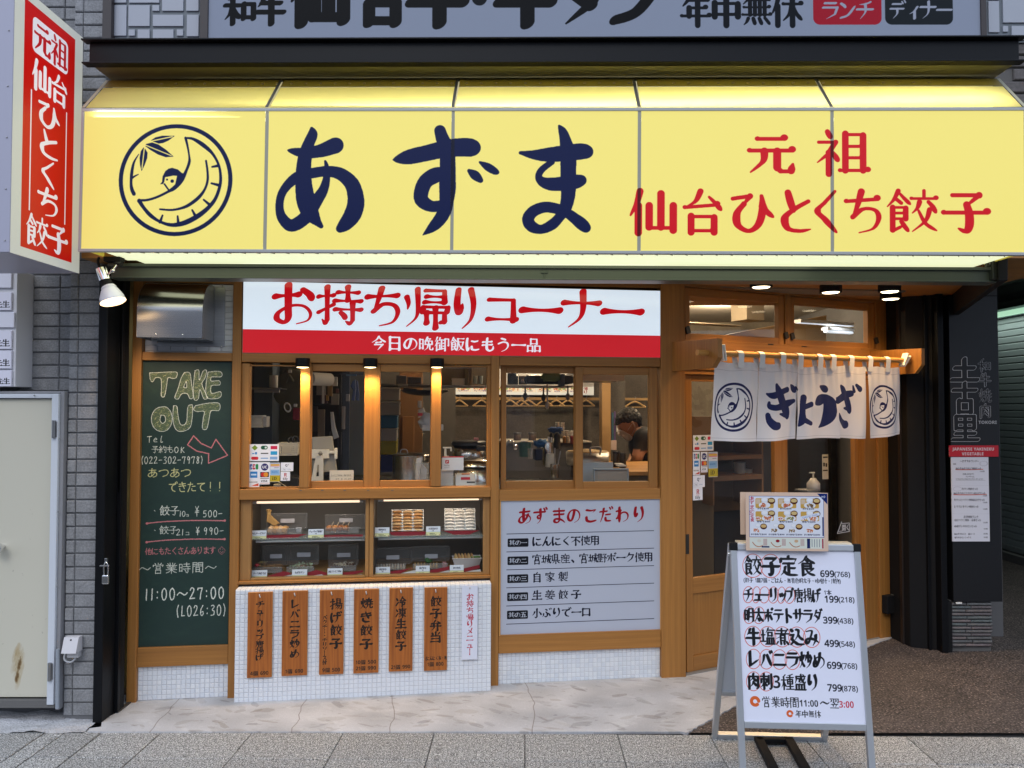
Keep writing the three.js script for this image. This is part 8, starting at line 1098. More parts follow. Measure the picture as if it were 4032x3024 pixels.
add('white_board', 'pale blue grey board leaning inside the worker sash', 'board', -0.3, 2355, 1893, [['board', kb([2290, 1821, 2415, 1900], -0.3, 0.01), mat([0.36, 0.39, 0.42], 0.5)]]);
add('picture_frame', 'grey framed brown notice board standing inside the worker sash', 'frame', -0.2, 2407, 1893, [['backing', kb([2341, 1850, 2472, 1900], -0.2, 0.008), mat([0.28, 0.25, 0.22], 0.7)], ['frame', [kb([2337, 1845, 2477, 1851], -0.19, 0.02), kb([2337, 1851, 2343, 1900], -0.19, 0.02), kb([2471, 1851, 2477, 1900], -0.19, 0.02)], mat([0.26, 0.3, 0.33], 0.4)]]);
add('dish_rack', 'white plastic dish holders in front of the worker hands', 'dishes', -0.8, 2450, 1840, [['dish', [kb([2430, 1826, 2458, 1831], -0.8, 0.08), kb([2436, 1832, 2470, 1838], -0.75, 0.08)], whiteP]]);
const ct = thing('wooden_counter', 'pale wooden dining counter under the worker hands', 'counter', S0, [K(2520, 1862, -1.2)[0], 0.9, -1.2]), [wx, wy] = K(2440, 1862, -0.75); part(ct, 'counter_top', box(wx, 3.6, wy - 0.02, wy + 0.008, -1.75, -0.75, { grain: 'x' }), woodPale); part(ct, 'counter_body', box(wx + 0.03, 3.6, 0, wy - 0.021, -1.7, -0.8, { b: 0 }), mat([0.12, 0.085, 0.05], 0.7));
}
// ---------- seen through the entrance glass ----------
{
const D = (px, py, z) => D0.at(px, py, z), dbox = (px, z, d, o = {}) => { const r = D0.r(...px, z); return box(r.x0, r.x1, r.y0, r.y1, z - d, z, o); }, it = (n, l, c, z, px, py, g) => thing(n, l, c, D0, [...D(px, py, z), z], g);
const s = it('plate_shelf', 'wooden shelf unit with stacked plates behind the left entrance door', 'shelf', -0.5, 2920, 2000); part(s, 'shelf_board', [dbox([2812, 1796, 3004, 1806], -0.5, 0.3), dbox([2812, 1876, 3004, 1886], -0.5, 0.3), dbox([2812, 1722, 3004, 1730], -0.5, 0.3)], mat([0.2, 0.11, 0.05], 0.6)); part(s, 'side_board', [dbox([2998, 1640, 3008, 1990], -0.5, 0.3), dbox([2806, 1640, 2814, 1990], -0.5, 0.3)], mat([0.2, 0.11, 0.05], 0.6)); part(s, 'back_board', dbox([2806, 1640, 3008, 2000], -0.82, 0.02, { b: 0 }), mat([0.12, 0.07, 0.035], 0.8));
[[2894, 1822, 2930], [2932, 1846, 2960], [2962, 1840, 2984]].forEach(([a, b, e], i) => { const t = it('plate_stack', `stack of white plates, ${['tallest', 'middle', 'right'][i]} on the wooden shelf behind the entrance door`, 'plates', -0.62, (a + e) / 2, 1876), n = Math.round((1876 - b) / 5); for (let k = 0; k < n; k++) { const r = D0.r(a, 1871 - k * 5, e, 1876 - k * 5, -0.62); part(t, 'plate', lathe([[0, 0], [0.6, 0], [1, 0.8], [1, 1], [0, 0.7]].map(([p, q]) => [p * r.w / 2, q * r.h]), (r.x0 + r.x1) / 2, r.y0, -0.62, 20), whiteP); } });
const g = it('grey_counter', 'dark grey low counter behind both entrance doors', 'counter', -1.3, 2920, 2250); part(g, 'front_panel', dbox([2812, 1990, 3110, 2400], -0.9, 0.04, { b: 0 }), mat([0.045, 0.045, 0.05], 0.6)); part(g, 'counter_top', dbox([2806, 1976, 3112, 1990], -0.85, 0.3), mat([0.16, 0.1, 0.05], 0.5));
const w = it('entry_partition', 'grey plaster partition inside the entrance', 'partition', -1.8, 3200, 2300); part(w, 'panel', dbox([2990, 1400, 3420, 2500], -1.9, 0.05, { b: 0 }), mat([0.13, 0.125, 0.13], 0.9)); part(w, 'brick_strip', dbox([3268, 1400, 3300, 2300], -1.85, 0.04), mat([0.16, 0.15, 0.14], 0.9, { map: brickMap }));
const b = it('sanitizer_bottle', 'white sanitizer pump bottle on a stand behind the right entrance door', 'bottle', -0.35, 3202, 1930); { const r = D0.r(3184, 1884, 3221, 1932, -0.35), cx = (r.x0 + r.x1) / 2; part(b, 'bottle_body', lathe([[0, 0], [1, 0], [1, 0.6], [0.5, 0.9], [0.42, 1], [0, 1]].map(([p, q]) => [p * r.w / 2, q * r.h]), cx, r.y0, -0.35, 24), mat([0.6, 0.6, 0.62], 0.3)); part(b, 'pump', [rod([cx, r.y1, -0.35], [cx, r.y1 + 0.04, -0.35], 0.006), box(cx - 0.035, cx + 0.012, r.y1 + 0.035, r.y1 + 0.045, -0.357, -0.343, { b: 0.002 })], whiteP); part(b, 'stand', [dbox([3192, 1932, 3214, 2400], -0.34, 0.03), dbox([3180, 1931, 3228, 1936], -0.3, 0.12)], mat([0.2, 0.2, 0.2], 0.5)); }
const n = it('door_notice', 'narrow white notice with small marks behind the right entrance door', 'notice', -0.3, 3250, 1886); part(n, 'paper', dbox([3238, 1790, 3262, 1886], -0.3, 0.003, { b: 0 }), mat([0.6, 0.59, 0.56], 0.7)); part(n, 'print_mark', [dbox([3242, 1822, 3248, 1836], -0.298, 0.001, { b: 0 }), dbox([3251, 1824, 3257, 1838], -0.298, 0.001, { b: 0 }), dbox([3241, 1850, 3259, 1854], -0.298, 0.001, { b: 0 }), dbox([3241, 1798, 3259, 1802], -0.298, 0.001, { b: 0 })], darkPl);
[[3150, 1270, 3362, 1290, 'upper'], [3258, 1300, 3362, 1320, 'lower']].forEach(([a, c2, e, f, where]) => { const t = it('mirrored_tube', `glowing bar for a mirrored tube light, ${where} of two behind the right transom`, 'tube light', -1.2, (a + e) / 2, c2, 'glowing bars for mirrored tube lights behind the right transom'), r = D0.r(a, c2, e, f, -1.2); part(t, 'tube', box(r.x0, r.x1, r.y0 + 0.012, r.y1, -1.25, -1.2, { b: 0.008 }), mat([0.85, 0.88, 0.9], 0.4, { emit: [0.62, 0.68, 0.75] })); part(t, 'housing', box(r.x0, r.x1, r.y1 + 0.001, r.y1 + 0.03, -1.27, -1.19), whitePaint); const L = new THREE.RectAreaLight(lin(0.95, 0.98, 1), 9, r.w, 0.04), m = D0.world((r.x0 + r.x1) / 2, r.y0 - 0.002, -1.22); L.position.copy(m); L.lookAt(m.x, m.y - 1, m.z); scene.add(L); });  // stand-ins inside the room for tube lights mirrored in the glass
const bm = it('roof_beam', 'pale boxed beam across the room behind the left transom', 'beam', -1.6, 2850, 1270); part(bm, 'beam', [dbox([2660, 1264, 2920, 1284], -1.4, 0.1), dbox([2940, 1180, 3010, 1262], -1.5, 0.2)], mat([0.3, 0.25, 0.18], 0.8)); part(bm, 'wood_panel', prism([D(2850, 1332, -1), D(3420, 1220, -1), D(3420, 1420, -1), D(2850, 1420, -1)], -1.5, -1.46), mat([0.34, 0.21, 0.09], 0.7));
}
// ---------- the display case and the food in it ----------
const showcase = [];
{
const t = thing('display_case', 'wood framed glass display case with two shelves of takeaway food', 'display case', S0, [(bx1 + cx0) / 2, Y(1440, 2288), -0.05]), z = -0.02, yb = Y(1440, 2277), yt = Y(1440, 1962);
const xs = [[963, 988], [1438, 1470], [1903, 1926]].map(([a, b]) => [S0.x(a, 2100, z), S0.x(b, 2100, z)]);
xs[0][0] = bx1 + 0.001; xs[2][1] = cx0 - 0.001;
xs.forEach(([a, b], i) => { if (i === 1) { const m = S0.x(1454, 2100, z); part(t, 'stile', box(a, m - 0.001, yb, yt, z - 0.04, z - 0.012, { grain: 'y' }), woodGrey); part(t, 'stile', box(m + 0.001, b, yb, yt, z - 0.04, z, { grain: 'y' }), woodGrey); } else part(t, 'stile', box(a, b, yb, yt, z - 0.04, z, { grain: 'y' }), woodGrey); });
part(t, 'rail', [box(xs[0][1], xs[1][0], yt - 0.012, yt, z - 0.04, z - 0.002, { grain: 'x' }), box(xs[1][1], xs[2][0], yt - 0.012, yt, z - 0.04, z - 0.002, { grain: 'x' }), box(xs[0][1], xs[1][0], yb, yb + 0.01, z - 0.04, z - 0.002, { grain: 'x' }), box(xs[1][1], xs[2][0], yb, yb + 0.01, z - 0.04, z - 0.002, { grain: 'x' })], woodGrey);
for (const [a, b] of [[xs[0][1], xs[1][0]], [xs[1][1], xs[2][0]]]) {
part(t, 'pane', uvBox(new THREE.PlaneGeometry(b - a, yt - yb).translate((a + b) / 2, (yt + yb) / 2, z - 0.02)), glass);
const ys = Y(1440, 2121); part(t, 'shelf', box(a, b, ys - 0.008, ys, -0.42, z - 0.045, { b: 0.001, uv: false }), mat([0.55, 0.6, 0.6], 0.1, { transmission: 0.75, thickness: 0 }));
part(t, 'floor_board', box(a, b, yb - 0.02, yb + 0.002, -0.55, z - 0.045, { grain: 'x' }), woodGrey);
}
part(t, 'side_board', [box(bx1, bx1 + 0.012, yb, yt, -0.55, -0.09, { b: 0 }), box(cx0 - 0.012, cx0, yb, yt, -0.55, -0.09, { b: 0 }), box(xs[1][0], xs[1][1], yb, yt, -0.5, -0.09, { b: 0 })], mat([0.2, 0.15, 0.1], 0.7));
part(t, 'back_panel', box(bx1, cx0, yb, yt, -0.575, -0.56, { b: 0 }), mat([0.24, 0.22, 0.2], 0.7));
for (const [px, on, i] of [[[990, 1971, 1430, 1981], 1, 0], [[1490, 1962, 1898, 1972], 1, 1], [[1008, 2123, 1436, 2134], 0, 2], [[1490, 2111, 1904, 2125], 0, 3]]) {
const zz = z - 0.075, r = S0.r(...px, zz), k = thing('case_tube', `${on ? 'lit warm' : 'unlit white'} tube lamp along the ${on ? 'top' : 'shelf edge'} of the ${i % 2 ? 'right' : 'left'} half of the display case`, 'tube lamp', S0, [(r.x0 + r.x1) / 2, r.y0, zz]), ym = (r.y0 + r.y1) / 2;
part(k, 'tube', rod([r.x0 + 0.03, ym, zz], [r.x1 - 0.02, ym, zz], 0.0065, 0.0065, 12), on ? mat([0.9, 0.8, 0.65], 0.4, { emit: [1.3, 0.95, 0.66] }) : mat([0.62, 0.63, 0.64], 0.4));
part(k, 'end_cap', [rod([r.x0, ym, zz], [r.x0 + 0.03, ym, zz], 0.0075, 0.0075, 12), rod([r.x1 - 0.02, ym, zz], [r.x1, ym, zz], 0.0075, 0.0075, 12)], mat([0.5, 0.5, 0.5], 0.5));
if (on) { const L = new THREE.RectAreaLight(lin(1, 0.84, 0.68), 24, r.w - 0.06, 0.014), m = S0.world((r.x0 + r.x1) / 2, ym - 0.009, zz); L.position.copy(m); L.lookAt(m.clone().add(new THREE.Vector3(0, -1, 0)).addScaledVector(S0.n, -0.5)); scene.add(L); }
}
}
{
const C1 = (x, y) => [960 + x / 4.254, 1940 + y / 4.254], C2 = (x, y) => [1440 + x / 4.254, 1940 + y / 4.254], up = Y(1440, 2121), low = Y(1440, 2277) + 0.004;
const X = (c, x, y, z) => S0.x(...c(x, y), z), fried = [mat([0.32, 0.12, 0.03], 0.55), mat([0.4, 0.17, 0.05], 0.55), mat([0.24, 0.08, 0.025], 0.55)], doughM = mat([0.6, 0.52, 0.4], 0.5), toast = mat([0.42, 0.22, 0.08], 0.5), clothRed = mat([0.26, 0.012, 0.022], 0.85), labelW = mat([0.48, 0.47, 0.5], 0.7);
// price cards
const card = (c, x0, y0, x1, y1, title, sub, price, where) => {
const z = -0.075, a = S0.at(...c(x0, y0), z), b = S0.at(...c(x1, y1), z), t = thing('price_card', `white and yellow price card ${where}`, 'price card', S0, [(a[0] + b[0]) / 2, b[1], z], 'price cards in the display case');
const m = mat([0.84, 0.85, 0.86], 0.35, { map: print(250, 150, (g) => { g.fillStyle = '#eef1f8'; g.fillRect(0, 0, 250, 150); g.fillStyle = '#f0ecb0'; g.fillRect(0, 96, 250, 54); g.fillStyle = '#8aa08a'; g.fillRect(0, 92, 250, 4); const n = [...title].length, s = Math.min(32, 220 / n); write(g, title, 125 - n * s / 2, sub ? 22 : 34, [s, 34], { style: 'flat', color: '#1c2440', weight: 1.25 }); if (sub) write(g, sub, 125 - [...sub].length * 9, 62, [18, 20], { style: 'flat', color: '#2a3040' }); g.fillStyle = '#2c3430'; g.font = 'bold 40px sans-serif'; g.fillText(price, 60, 138); write(g, '円', 128, 112, 24, { style: 'flat', color: '#2c3430' }); g.fillRect(154, 128, 34, 6); g.fillStyle = '#b8403a'; for (const q of [16, 234]) { g.beginPath(); g.arc(q, 138, 8, 0, 7); g.fill(); } }) });
part(t, 'card', [sheet(a[0], b[0], b[1], a[1], 0.001), box(a[0], b[0], b[1], a[1], -0.003, 0, { b: 0, uv: false })].map((g) => g.translate(0, -b[1], 0).rotateX(-0.16).translate(0, b[1], z)), m);
part(t, 'holder', box(a[0] + (b[0] - a[0]) * 0.3, a[0] + (b[0] - a[0]) * 0.68, b[1] - 0.004, b[1] + 0.006, z - 0.03, z + 0.006, { b: 0.001 }), clearP);
};
card(C1, 118, 636, 374, 782, 'ハムチーズカツ', '', '590', 'left of the box of cut pale rolls'); card(C1, 1080, 613, 1335, 764, 'チューリップ唐揚げ', '4個', '690', 'left of the four fried balls'); card(C1, 132, 1304, 388, 1456, 'ソース焼きそば', '', '690', 'in front of the noodle box with a red garnish'); card(C1, 808, 1290, 1058, 1436, 'ねぎ豚タン', '', '690', 'in front of the pale green leek box'); card(C1, 1402, 1272, 1650, 1420, '絶品！レバニラ炒め', '', '690', 'in front of the dark stir fry box');
card(C2, 155, 585, 396, 735, '焼き餃子', '21個', '990', 'left of the tray of browned dumplings'); card(C2, 1012, 567, 1250, 713, '冷凍生餃子', '21個', '990', 'left of the tray of white dumplings'); card(C2, 166, 1250, 406, 1398, '焼き餃子', '10個', '500', 'in front of the single row of dumplings'); card(C2, 838, 1228, 1072, 1376, '揚げ餃子', '9個', '500', 'in front of the fried dumplings with parsley'); card(C2, 1410, 1215, 1642, 1356, '餃子弁当', '', '800', 'in front of the white lunch box');
// red cloths
const clothStrip = (c, pts, z, label) => { const q = pts.map(([x, y]) => S0.at(...c(x, y), z)), t = thing('red_cloth', label, 'cloth', S0, [q[0][0], q[0][1], z], 'red cloths under the food'); part(t, 'cloth', prism(q, z - 0.004, z - 0.001), clothRed); };
clothStrip(C1, [[360, 715], [1050, 695], [900, 745], [700, 785], [540, 782], [375, 765]], -0.09, 'red cloth under the box of cut pale rolls'); clothStrip(C1, [[1340, 712], [2000, 700], [1980, 760], [1350, 766]], -0.09, 'red cloth under the four fried balls'); clothStrip(C1, [[390, 1400], [650, 1320], [740, 1330], [800, 1365], [640, 1405], [400, 1448]], -0.09, 'red cloth under the noodle box'); clothStrip(C1, [[1060, 1340], [1215, 1295], [1390, 1340], [1390, 1400], [1290, 1372], [1065, 1405]], -0.1, 'red cloth between the leek box and the dark stir fry'); clothStrip(C1, [[1650, 1340], [1990, 1300], [2000, 1330], [1650, 1420]], -0.09, 'red cloth right of the dark stir fry');
clothStrip(C2, [[410, 660], [1005, 650], [1000, 700], [720, 730], [580, 730], [420, 705]], -0.09, 'red cloth under the tray of browned dumplings'); clothStrip(C2, [[1255, 625], [1320, 640], [1905, 630], [1760, 690], [1500, 710]], -0.09, 'red cloth under the tray of white dumplings'); clothStrip(C2, [[408, 1320], [660, 1285], [790, 1255], [590, 1350], [490, 1388], [410, 1380]], -0.09, 'red cloth under the single row of dumplings'); clothStrip(C2, [[1075, 1300], [1400, 1235], [1405, 1290], [1080, 1358]], -0.09, 'red cloth right of the parsley box'); clothStrip(C2, [[1644, 1270], [1900, 1210], [1920, 1260], [1644, 1332]], -0.09, 'red cloth under the white lunch box');
// paper mats under the lower row
for (const [c, pts, label] of [[C1, [[400, 1466], [620, 1410], [800, 1376], [1060, 1410], [1300, 1376], [1400, 1420], [1980, 1370], [2000, 1420], [1400, 1442]], 'white paper lining on the floor of the left half of the case'], [C2, [[400, 1400], [840, 1300], [840, 1370], [1080, 1380], [1400, 1300], [1420, 1360], [1925, 1290], [1935, 1355]], 'white paper lining on the floor of the right half of the case']]) { const z = -0.085, q = pts.map(([x, y]) => S0.at(...c(x, y), z)), t = thing('paper_lining', label, 'paper lining', S0, [q[0][0], q[0][1], z]); part(t, 'paper', prism(q, z - 0.012, z - 0.0105), paperW); }
// boxes with clear lids
const boxOf = (label, c, base, lid, tag, y, fill) => {
const z = -0.17, [x0, x1] = [X(c, base[0], base[2], z), X(c, base[1], base[2], z)], h = 0.032, d = 0.1, t = thing('takeaway_box', label, 'takeaway box', S0, [(x0 + x1) / 2, y, z], 'takeaway boxes in the display case'), y0 = y + 0.014;
part(t, 'tray', [box(x0, x1, y0, y0 + 0.003, z - d / 2, z + d / 2, { b: 0.001, uv: false }), box(x0 - 0.004, x1 + 0.004, y0, y0 + h, z + d / 2, z + d / 2 + 0.0012, { b: 0, uv: false }), box(x0 - 0.004, x1 + 0.004, y0 + h - 0.003, y0 + h, z + d / 2 - 0.002, z + d / 2 + 0.006, { b: 0.001, uv: false })], clearP);
const zl = z - d / 2 - 0.01, a = S0.at(...c(lid[0], lid[1]), zl), b = S0.at(...c(lid[2], lid[3]), zl), L = [];
const frameOf = (i, r, zz) => { const o = [[a[0] + i, a[1] - i], [b[0] - i, a[1] - i], [b[0] - i, b[1] + i], [a[0] + i, b[1] + i]]; o.forEach((p, k) => { const q = o[(k + 1) % 4]; L.push(rod([...p, zz], [...q, zz], r, r, 6)); }); };
frameOf(0, 0.0024, zl); frameOf(0.012, 0.0014, zl - 0.012);
part(t, 'lid', [sheet(a[0], b[0], b[1], a[1], zl - 0.014), ...L], clearP);
if (tag) { const p = S0.at(...c(tag[0], tag[1]), zl + 0.004), q = S0.at(...c(tag[2], tag[3]), zl + 0.004); part(t, 'label', box(p[0], q[0], q[1], p[1], zl + 0.003, zl + 0.004, { b: 0 }), labelW); }
for (const k of [0.3, 0.72]) part(t, 'acrylic_foot', box(x0 + (x1 - x0) * k - 0.003, x0 + (x1 - x0) * k + 0.003, y, y0 + 0.004, z + 0.02, z + d / 2 + 0.004, { b: 0.001, uv: false }), clearP);
fill(t, x0, x1, y0 + 0.004, z);
return t;
};
boxOf('clear box of cut pale rolls with a cup of dark sauce', C1, [385, 980, 700], [385, 355, 1055, 590], [615, 436, 848, 502], up, (t, x0, x1, y, z) => {
for (let k = 0; k < 4; k++) { const x = x0 + 0.018 + k * 0.026; part(t, 'cut_roll', [box(-0.015, 0.015, 0, 0.034, -0.032, 0.036, { b: 0.008, s: 2 }).rotateZ(-0.35).translate(x, y, z)], k % 2 ? mat([0.5, 0.27, 0.09], 0.55) : mat([0.55, 0.36, 0.2], 0.55)); }
part(t, 'sauce_cup', lathe([[0, 0], [0.012, 0], [0.0165, 0.024], [0.0175, 0.024], [0.015, 0.023], [0.0145, 0.021]], x1 - 0.018, y + 0.002, z + 0.02, 20), mat([0.6, 0.6, 0.63], 0.4)); part(t, 'sauce', lathe([[0.0152, 0], [0, 0.0006]], x1 - 0.018, y + 0.0235, z + 0.02, 20), darkPl);
part(t, 'paper_twist', prism([S0.at(...C1(380, 480), -0.21), S0.at(...C1(395, 330), -0.21), S0.at(...C1(368, 285), -0.21), S0.at(...C1(415, 270), -0.21), S0.at(...C1(462, 295), -0.21), S0.at(...C1(440, 370), -0.21), S0.at(...C1(600, 515), -0.21), S0.at(...C1(500, 560), -0.21)], -0.225, -0.21, 0.003), mat([0.5, 0.3, 0.1], 0.7));
});
boxOf('clear box of four fried chicken balls on bones', C1, [1385, 1930, 690], [1368, 372, 2028, 600], [1598, 430, 1824, 492], up, (t, x0, x1, y, z) => { for (let k = 0; k < 4; k++) { const x = x0 + 0.017 + k * 0.031; part(t, 'fried_piece', blob(0.019, 1, 0.95, 1, x, y + 0.018, z + 0.012, 0.22, 4, 3), fried[k % 3]); part(t, 'bone', rod([x + 0.006, y + 0.022, z - 0.01], [x + 0.02, y + 0.05, z - 0.03], 0.0022), mat([0.55, 0.42, 0.3], 0.6)); } });
boxOf('clear box of brown fried noodles with red garnish', C1, [200, 650, 1345], [330, 880, 720, 1200], [440, 1030, 640, 1096], low, (t, x0, x1, y, z) => { const n = []; for (let k = 0; k < 70; k++) { const x = rr(x0 + 0.012, x1 - 0.012), zz = z + rr(-0.035, 0.042), h = y + rr(0.006, 0.034); n.push(tube([[x, h, zz], [x + rr(-0.02, 0.02), h + rr(0, 0.008), zz + rr(-0.015, 0.015)], [x + rr(-0.03, 0.03), h - 0.004, zz + rr(-0.02, 0.02)]], 0.0021, 5, 8)); } part(t, 'noodles', n, mat([0.28, 0.15, 0.06], 0.5)).userData.kind = 'stuff'; part(t, 'red_garnish', blob(0.012, 1.1, 0.8, 1, x0 + 0.01, y + 0.034, z + 0.02, 0.3, 4, 2), mat([0.42, 0.02, 0.03], 0.5)); });
boxOf('clear box of pale green sliced leek over meat', C1, [750, 1180, 1320], [745, 880, 1245, 1195], [893, 1004, 1117, 1072], low, (t, x0, x1, y, z) => { const n = []; for (let k = 0; k < 60; k++) n.push(plain(new THREE.TorusGeometry(rr(0.003, 0.007), 0.0016, 5, 10).rotateX(rr(0, 3)).rotateY(rr(0, 3)).translate(rr(x0 + 0.01, x1 - 0.01), y + rr(0.008, 0.036), z + rr(-0.03, 0.042)))); part(t, 'sliced_leek', n, mat([0.36, 0.42, 0.26], 0.6)).userData.kind = 'stuff'; part(t, 'meat', [blob(0.02, 2, 0.7, 1.3, (x0 + x1) / 2, y + 0.014, z, 0.25, 3, 3)], mat([0.2, 0.11, 0.07], 0.5)); });
boxOf('clear box of dark liver stir fry with pale sprouts', C1, [1450, 1880, 1300], [1425, 878, 1912, 1195], [1562, 1010, 1786, 1076], low, (t, x0, x1, y, z) => { for (let k = 0; k < 7; k++) part(t, 'liver_piece', blob(0.013, 1.2, 0.6, 1, rr(x0 + 0.014, x1 - 0.014), y + rr(0.012, 0.03), z + rr(-0.02, 0.035), 0.25, 3, 2), mat([0.09, 0.045, 0.03], 0.4)); const n = []; for (let k = 0; k < 16; k++) { const x = rr(x0 + 0.014, x1 - 0.02), zz = z + rr(-0.01, 0.045), h = y + rr(0.02, 0.036); n.push(tube([[x, h, zz], [x + 0.01, h + 0.008, zz + 0.004], [x + rr(0.014, 0.026), h - 0.006, zz]], 0.0019, 5, 8)); } part(t, 'sprouts', n, mat([0.5, 0.42, 0.3], 0.5)).userData.kind = 'stuff'; });
const dumpling = (w, h, d) => { const g = new THREE.SphereGeometry(1, 14, 8, 0, Math.PI * 2, 0, Math.PI / 2), p = g.attributes.position; for (let i = 0; i < p.count; i++) { const x = p.getX(i), y = p.getY(i), z = p.getZ(i); p.setXYZ(i, x * w / 2, y * h * (1 - 0.25 * x * x), z * d / 2 * (1 - 0.55 * y) + d * 0.16 * x * x); } g.computeVertexNormals(); return plain(g); };
const trayOf = (label, c, px, cols, rows, m, paper) => {
const z = -0.16, a = S0.at(...c(px[0], px[1]), z - 0.03), b = S0.at(...c(px[2], px[3]), z), t = thing('dumpling_tray', label, 'dumpling tray', S0, [(a[0] + b[0]) / 2, b[1], z]), w = b[0] - a[0], h = a[1] - b[1], lean = -0.42, put = (g) => g.rotateX(lean).translate((a[0] + b[0]) / 2, b[1] + 0.004, z + 0.02);
part(t, 'tray', [box(-w / 2, w / 2, 0, h, -0.004, 0, { b: 0.001 }), box(-w / 2, -w / 2 + 0.003, 0, h, -0.004, 0.022, { b: 0.001 }), box(w / 2 - 0.003, w / 2, 0, h, -0.004, 0.022, { b: 0.001 }), box(-w / 2, w / 2, 0, 0.003, -0.004, 0.022, { b: 0.001 }), box(-w / 2, w / 2, h - 0.003, h, -0.004, 0.018, { b: 0.001 })].map(put), paper);
for (let i = 0; i < cols; i++) for (let j = 0; j < rows; j++) { const g = dumpling(w / cols * 0.98, 0.02, h / rows * 1.25).rotateX(Math.PI / 2 + 0.25); part(t, 'dumpling', put(g.translate(-w / 2 + w * (i + 0.5) / cols, h * (j + 0.42) / rows + rr(-0.002, 0.002), 0.004)), Array.isArray(m) ? m[Math.floor(rnd() * m.length)] : m); }
for (const k of [0.28, 0.75]) part(t, 'acrylic_foot', box(a[0] + w * k - 0.003, a[0] + w * k + 0.003, up, b[1] + 0.008, z + 0.02, z + 0.06, { b: 0.001, uv: false }), clearP);
};
trayOf('white tray packed with three columns of browned dumplings', C2, [440, 280, 966, 650], 3, 7, [toast, mat([0.34, 0.17, 0.06], 0.5), mat([0.5, 0.33, 0.16], 0.5)], whiteP); trayOf('white tray packed with three columns of raw white dumplings', C2, [1318, 258, 1832, 636], 3, 7, [mat([0.62, 0.58, 0.52], 0.5), mat([0.66, 0.63, 0.58], 0.5)], whiteP);
boxOf('clear box with a single row of ten pan fried dumplings', C2, [190, 660, 1290], [170, 930, 765, 1180], [347, 1050, 563, 1116], low, (t, x0, x1, y, z) => { for (let k = 0; k < 10; k++) part(t, 'dumpling', dumpling(0.05, 0.026, 0.016).rotateY(Math.PI / 2).translate(x0 + (x1 - x0) * (k + 0.5) / 10, y, z + 0.012), k % 2 ? doughM : mat([0.5, 0.34, 0.2], 0.5)); });
boxOf('clear box of fried dumplings topped with green parsley', C2, [800, 1360, 1275], [775, 905, 1398, 1130], [992, 1030, 1204, 1098], low, (t, x0, x1, y, z) => { for (let k = 0; k < 8; k++) part(t, 'dumpling', dumpling(0.05, 0.03, 0.018).rotateY(Math.PI / 2 + rr(-0.2, 0.2)).translate(x0 + (x1 - x0) * 0.74 * (k + 0.5) / 8, y, z + 0.012), k % 2 ? mat([0.52, 0.33, 0.13], 0.5) : mat([0.46, 0.27, 0.09], 0.5)); part(t, 'parsley', [0, 1, 2, 3, 4].map(() => blob(0.011, 1, 0.8, 1, x0 + (x1 - x0) * 0.42 + rr(-0.014, 0.014), y + 0.036 + rr(-0.004, 0.008), z + 0.02 + rr(-0.01, 0.01), 0.5, 5, 3)), mat([0.03, 0.09, 0.02], 0.8)); part(t, 'sauce_tray', box(x1 - 0.028, x1 - 0.002, y, y + 0.024, z - 0.03, z + 0.04, { b: 0.004 }), mat([0.42, 0.2, 0.2], 0.4)); });
{ // lunch box
const z = -0.15, a = S0.at(...C2(1450, 1090), z), b = S0.at(...C2(1935, 1250), z), t = thing('lunch_box', 'white lunch box of dumplings with green garnish at the right end of the case', 'lunch box', S0, [(a[0] + b[0]) / 2, b[1], z]), w = b[0] - a[0], h = a[1] - b[1], cx = (a[0] + b[0]) / 2;
const g = new THREE.CylinderGeometry(0.7071, 0.55, h, 4, 1, true).rotateY(Math.PI / 4).scale(w, 1, 0.1).translate(cx, b[1] + h / 2, z - 0.02); part(t, 'box_wall', [plain(g.toNonIndexed()), box(cx - w * 0.36, cx + w * 0.36, b[1], b[1] + 0.002, z - 0.05, z + 0.012, { b: 0 }), box(cx - w / 2 - 0.003, cx + w / 2 + 0.003, a[1] - 0.002, a[1] + 0.001, z + 0.026, z + 0.034, { b: 0.001 })], mat([0.62, 0.58, 0.56], 0.5));
for (let k = 0; k < 6; k++) part(t, 'dumpling', dumpling(0.055, 0.032, 0.02).rotateY(Math.PI / 2 + 0.3).translate(a[0] + w * (0.12 + 0.11 * k), a[1] - 0.008, z - 0.012), k % 2 ? toast : mat([0.5, 0.31, 0.12], 0.5)); part(t, 'green_garnish', [0, 1, 2, 3].map((k) => blob(0.01, 1.3, 0.6, 1, a[0] + w * (0.72 + 0.06 * k), a[1] + 0.002, z, 0.35, 4, 2)), mat([0.1, 0.2, 0.05], 0.7)); part(t, 'acrylic_foot', box(cx + 0.02, cx + 0.026, low, b[1] + 0.004, z, z + 0.03, { b: 0.001, uv: false }), clearP);
}
}
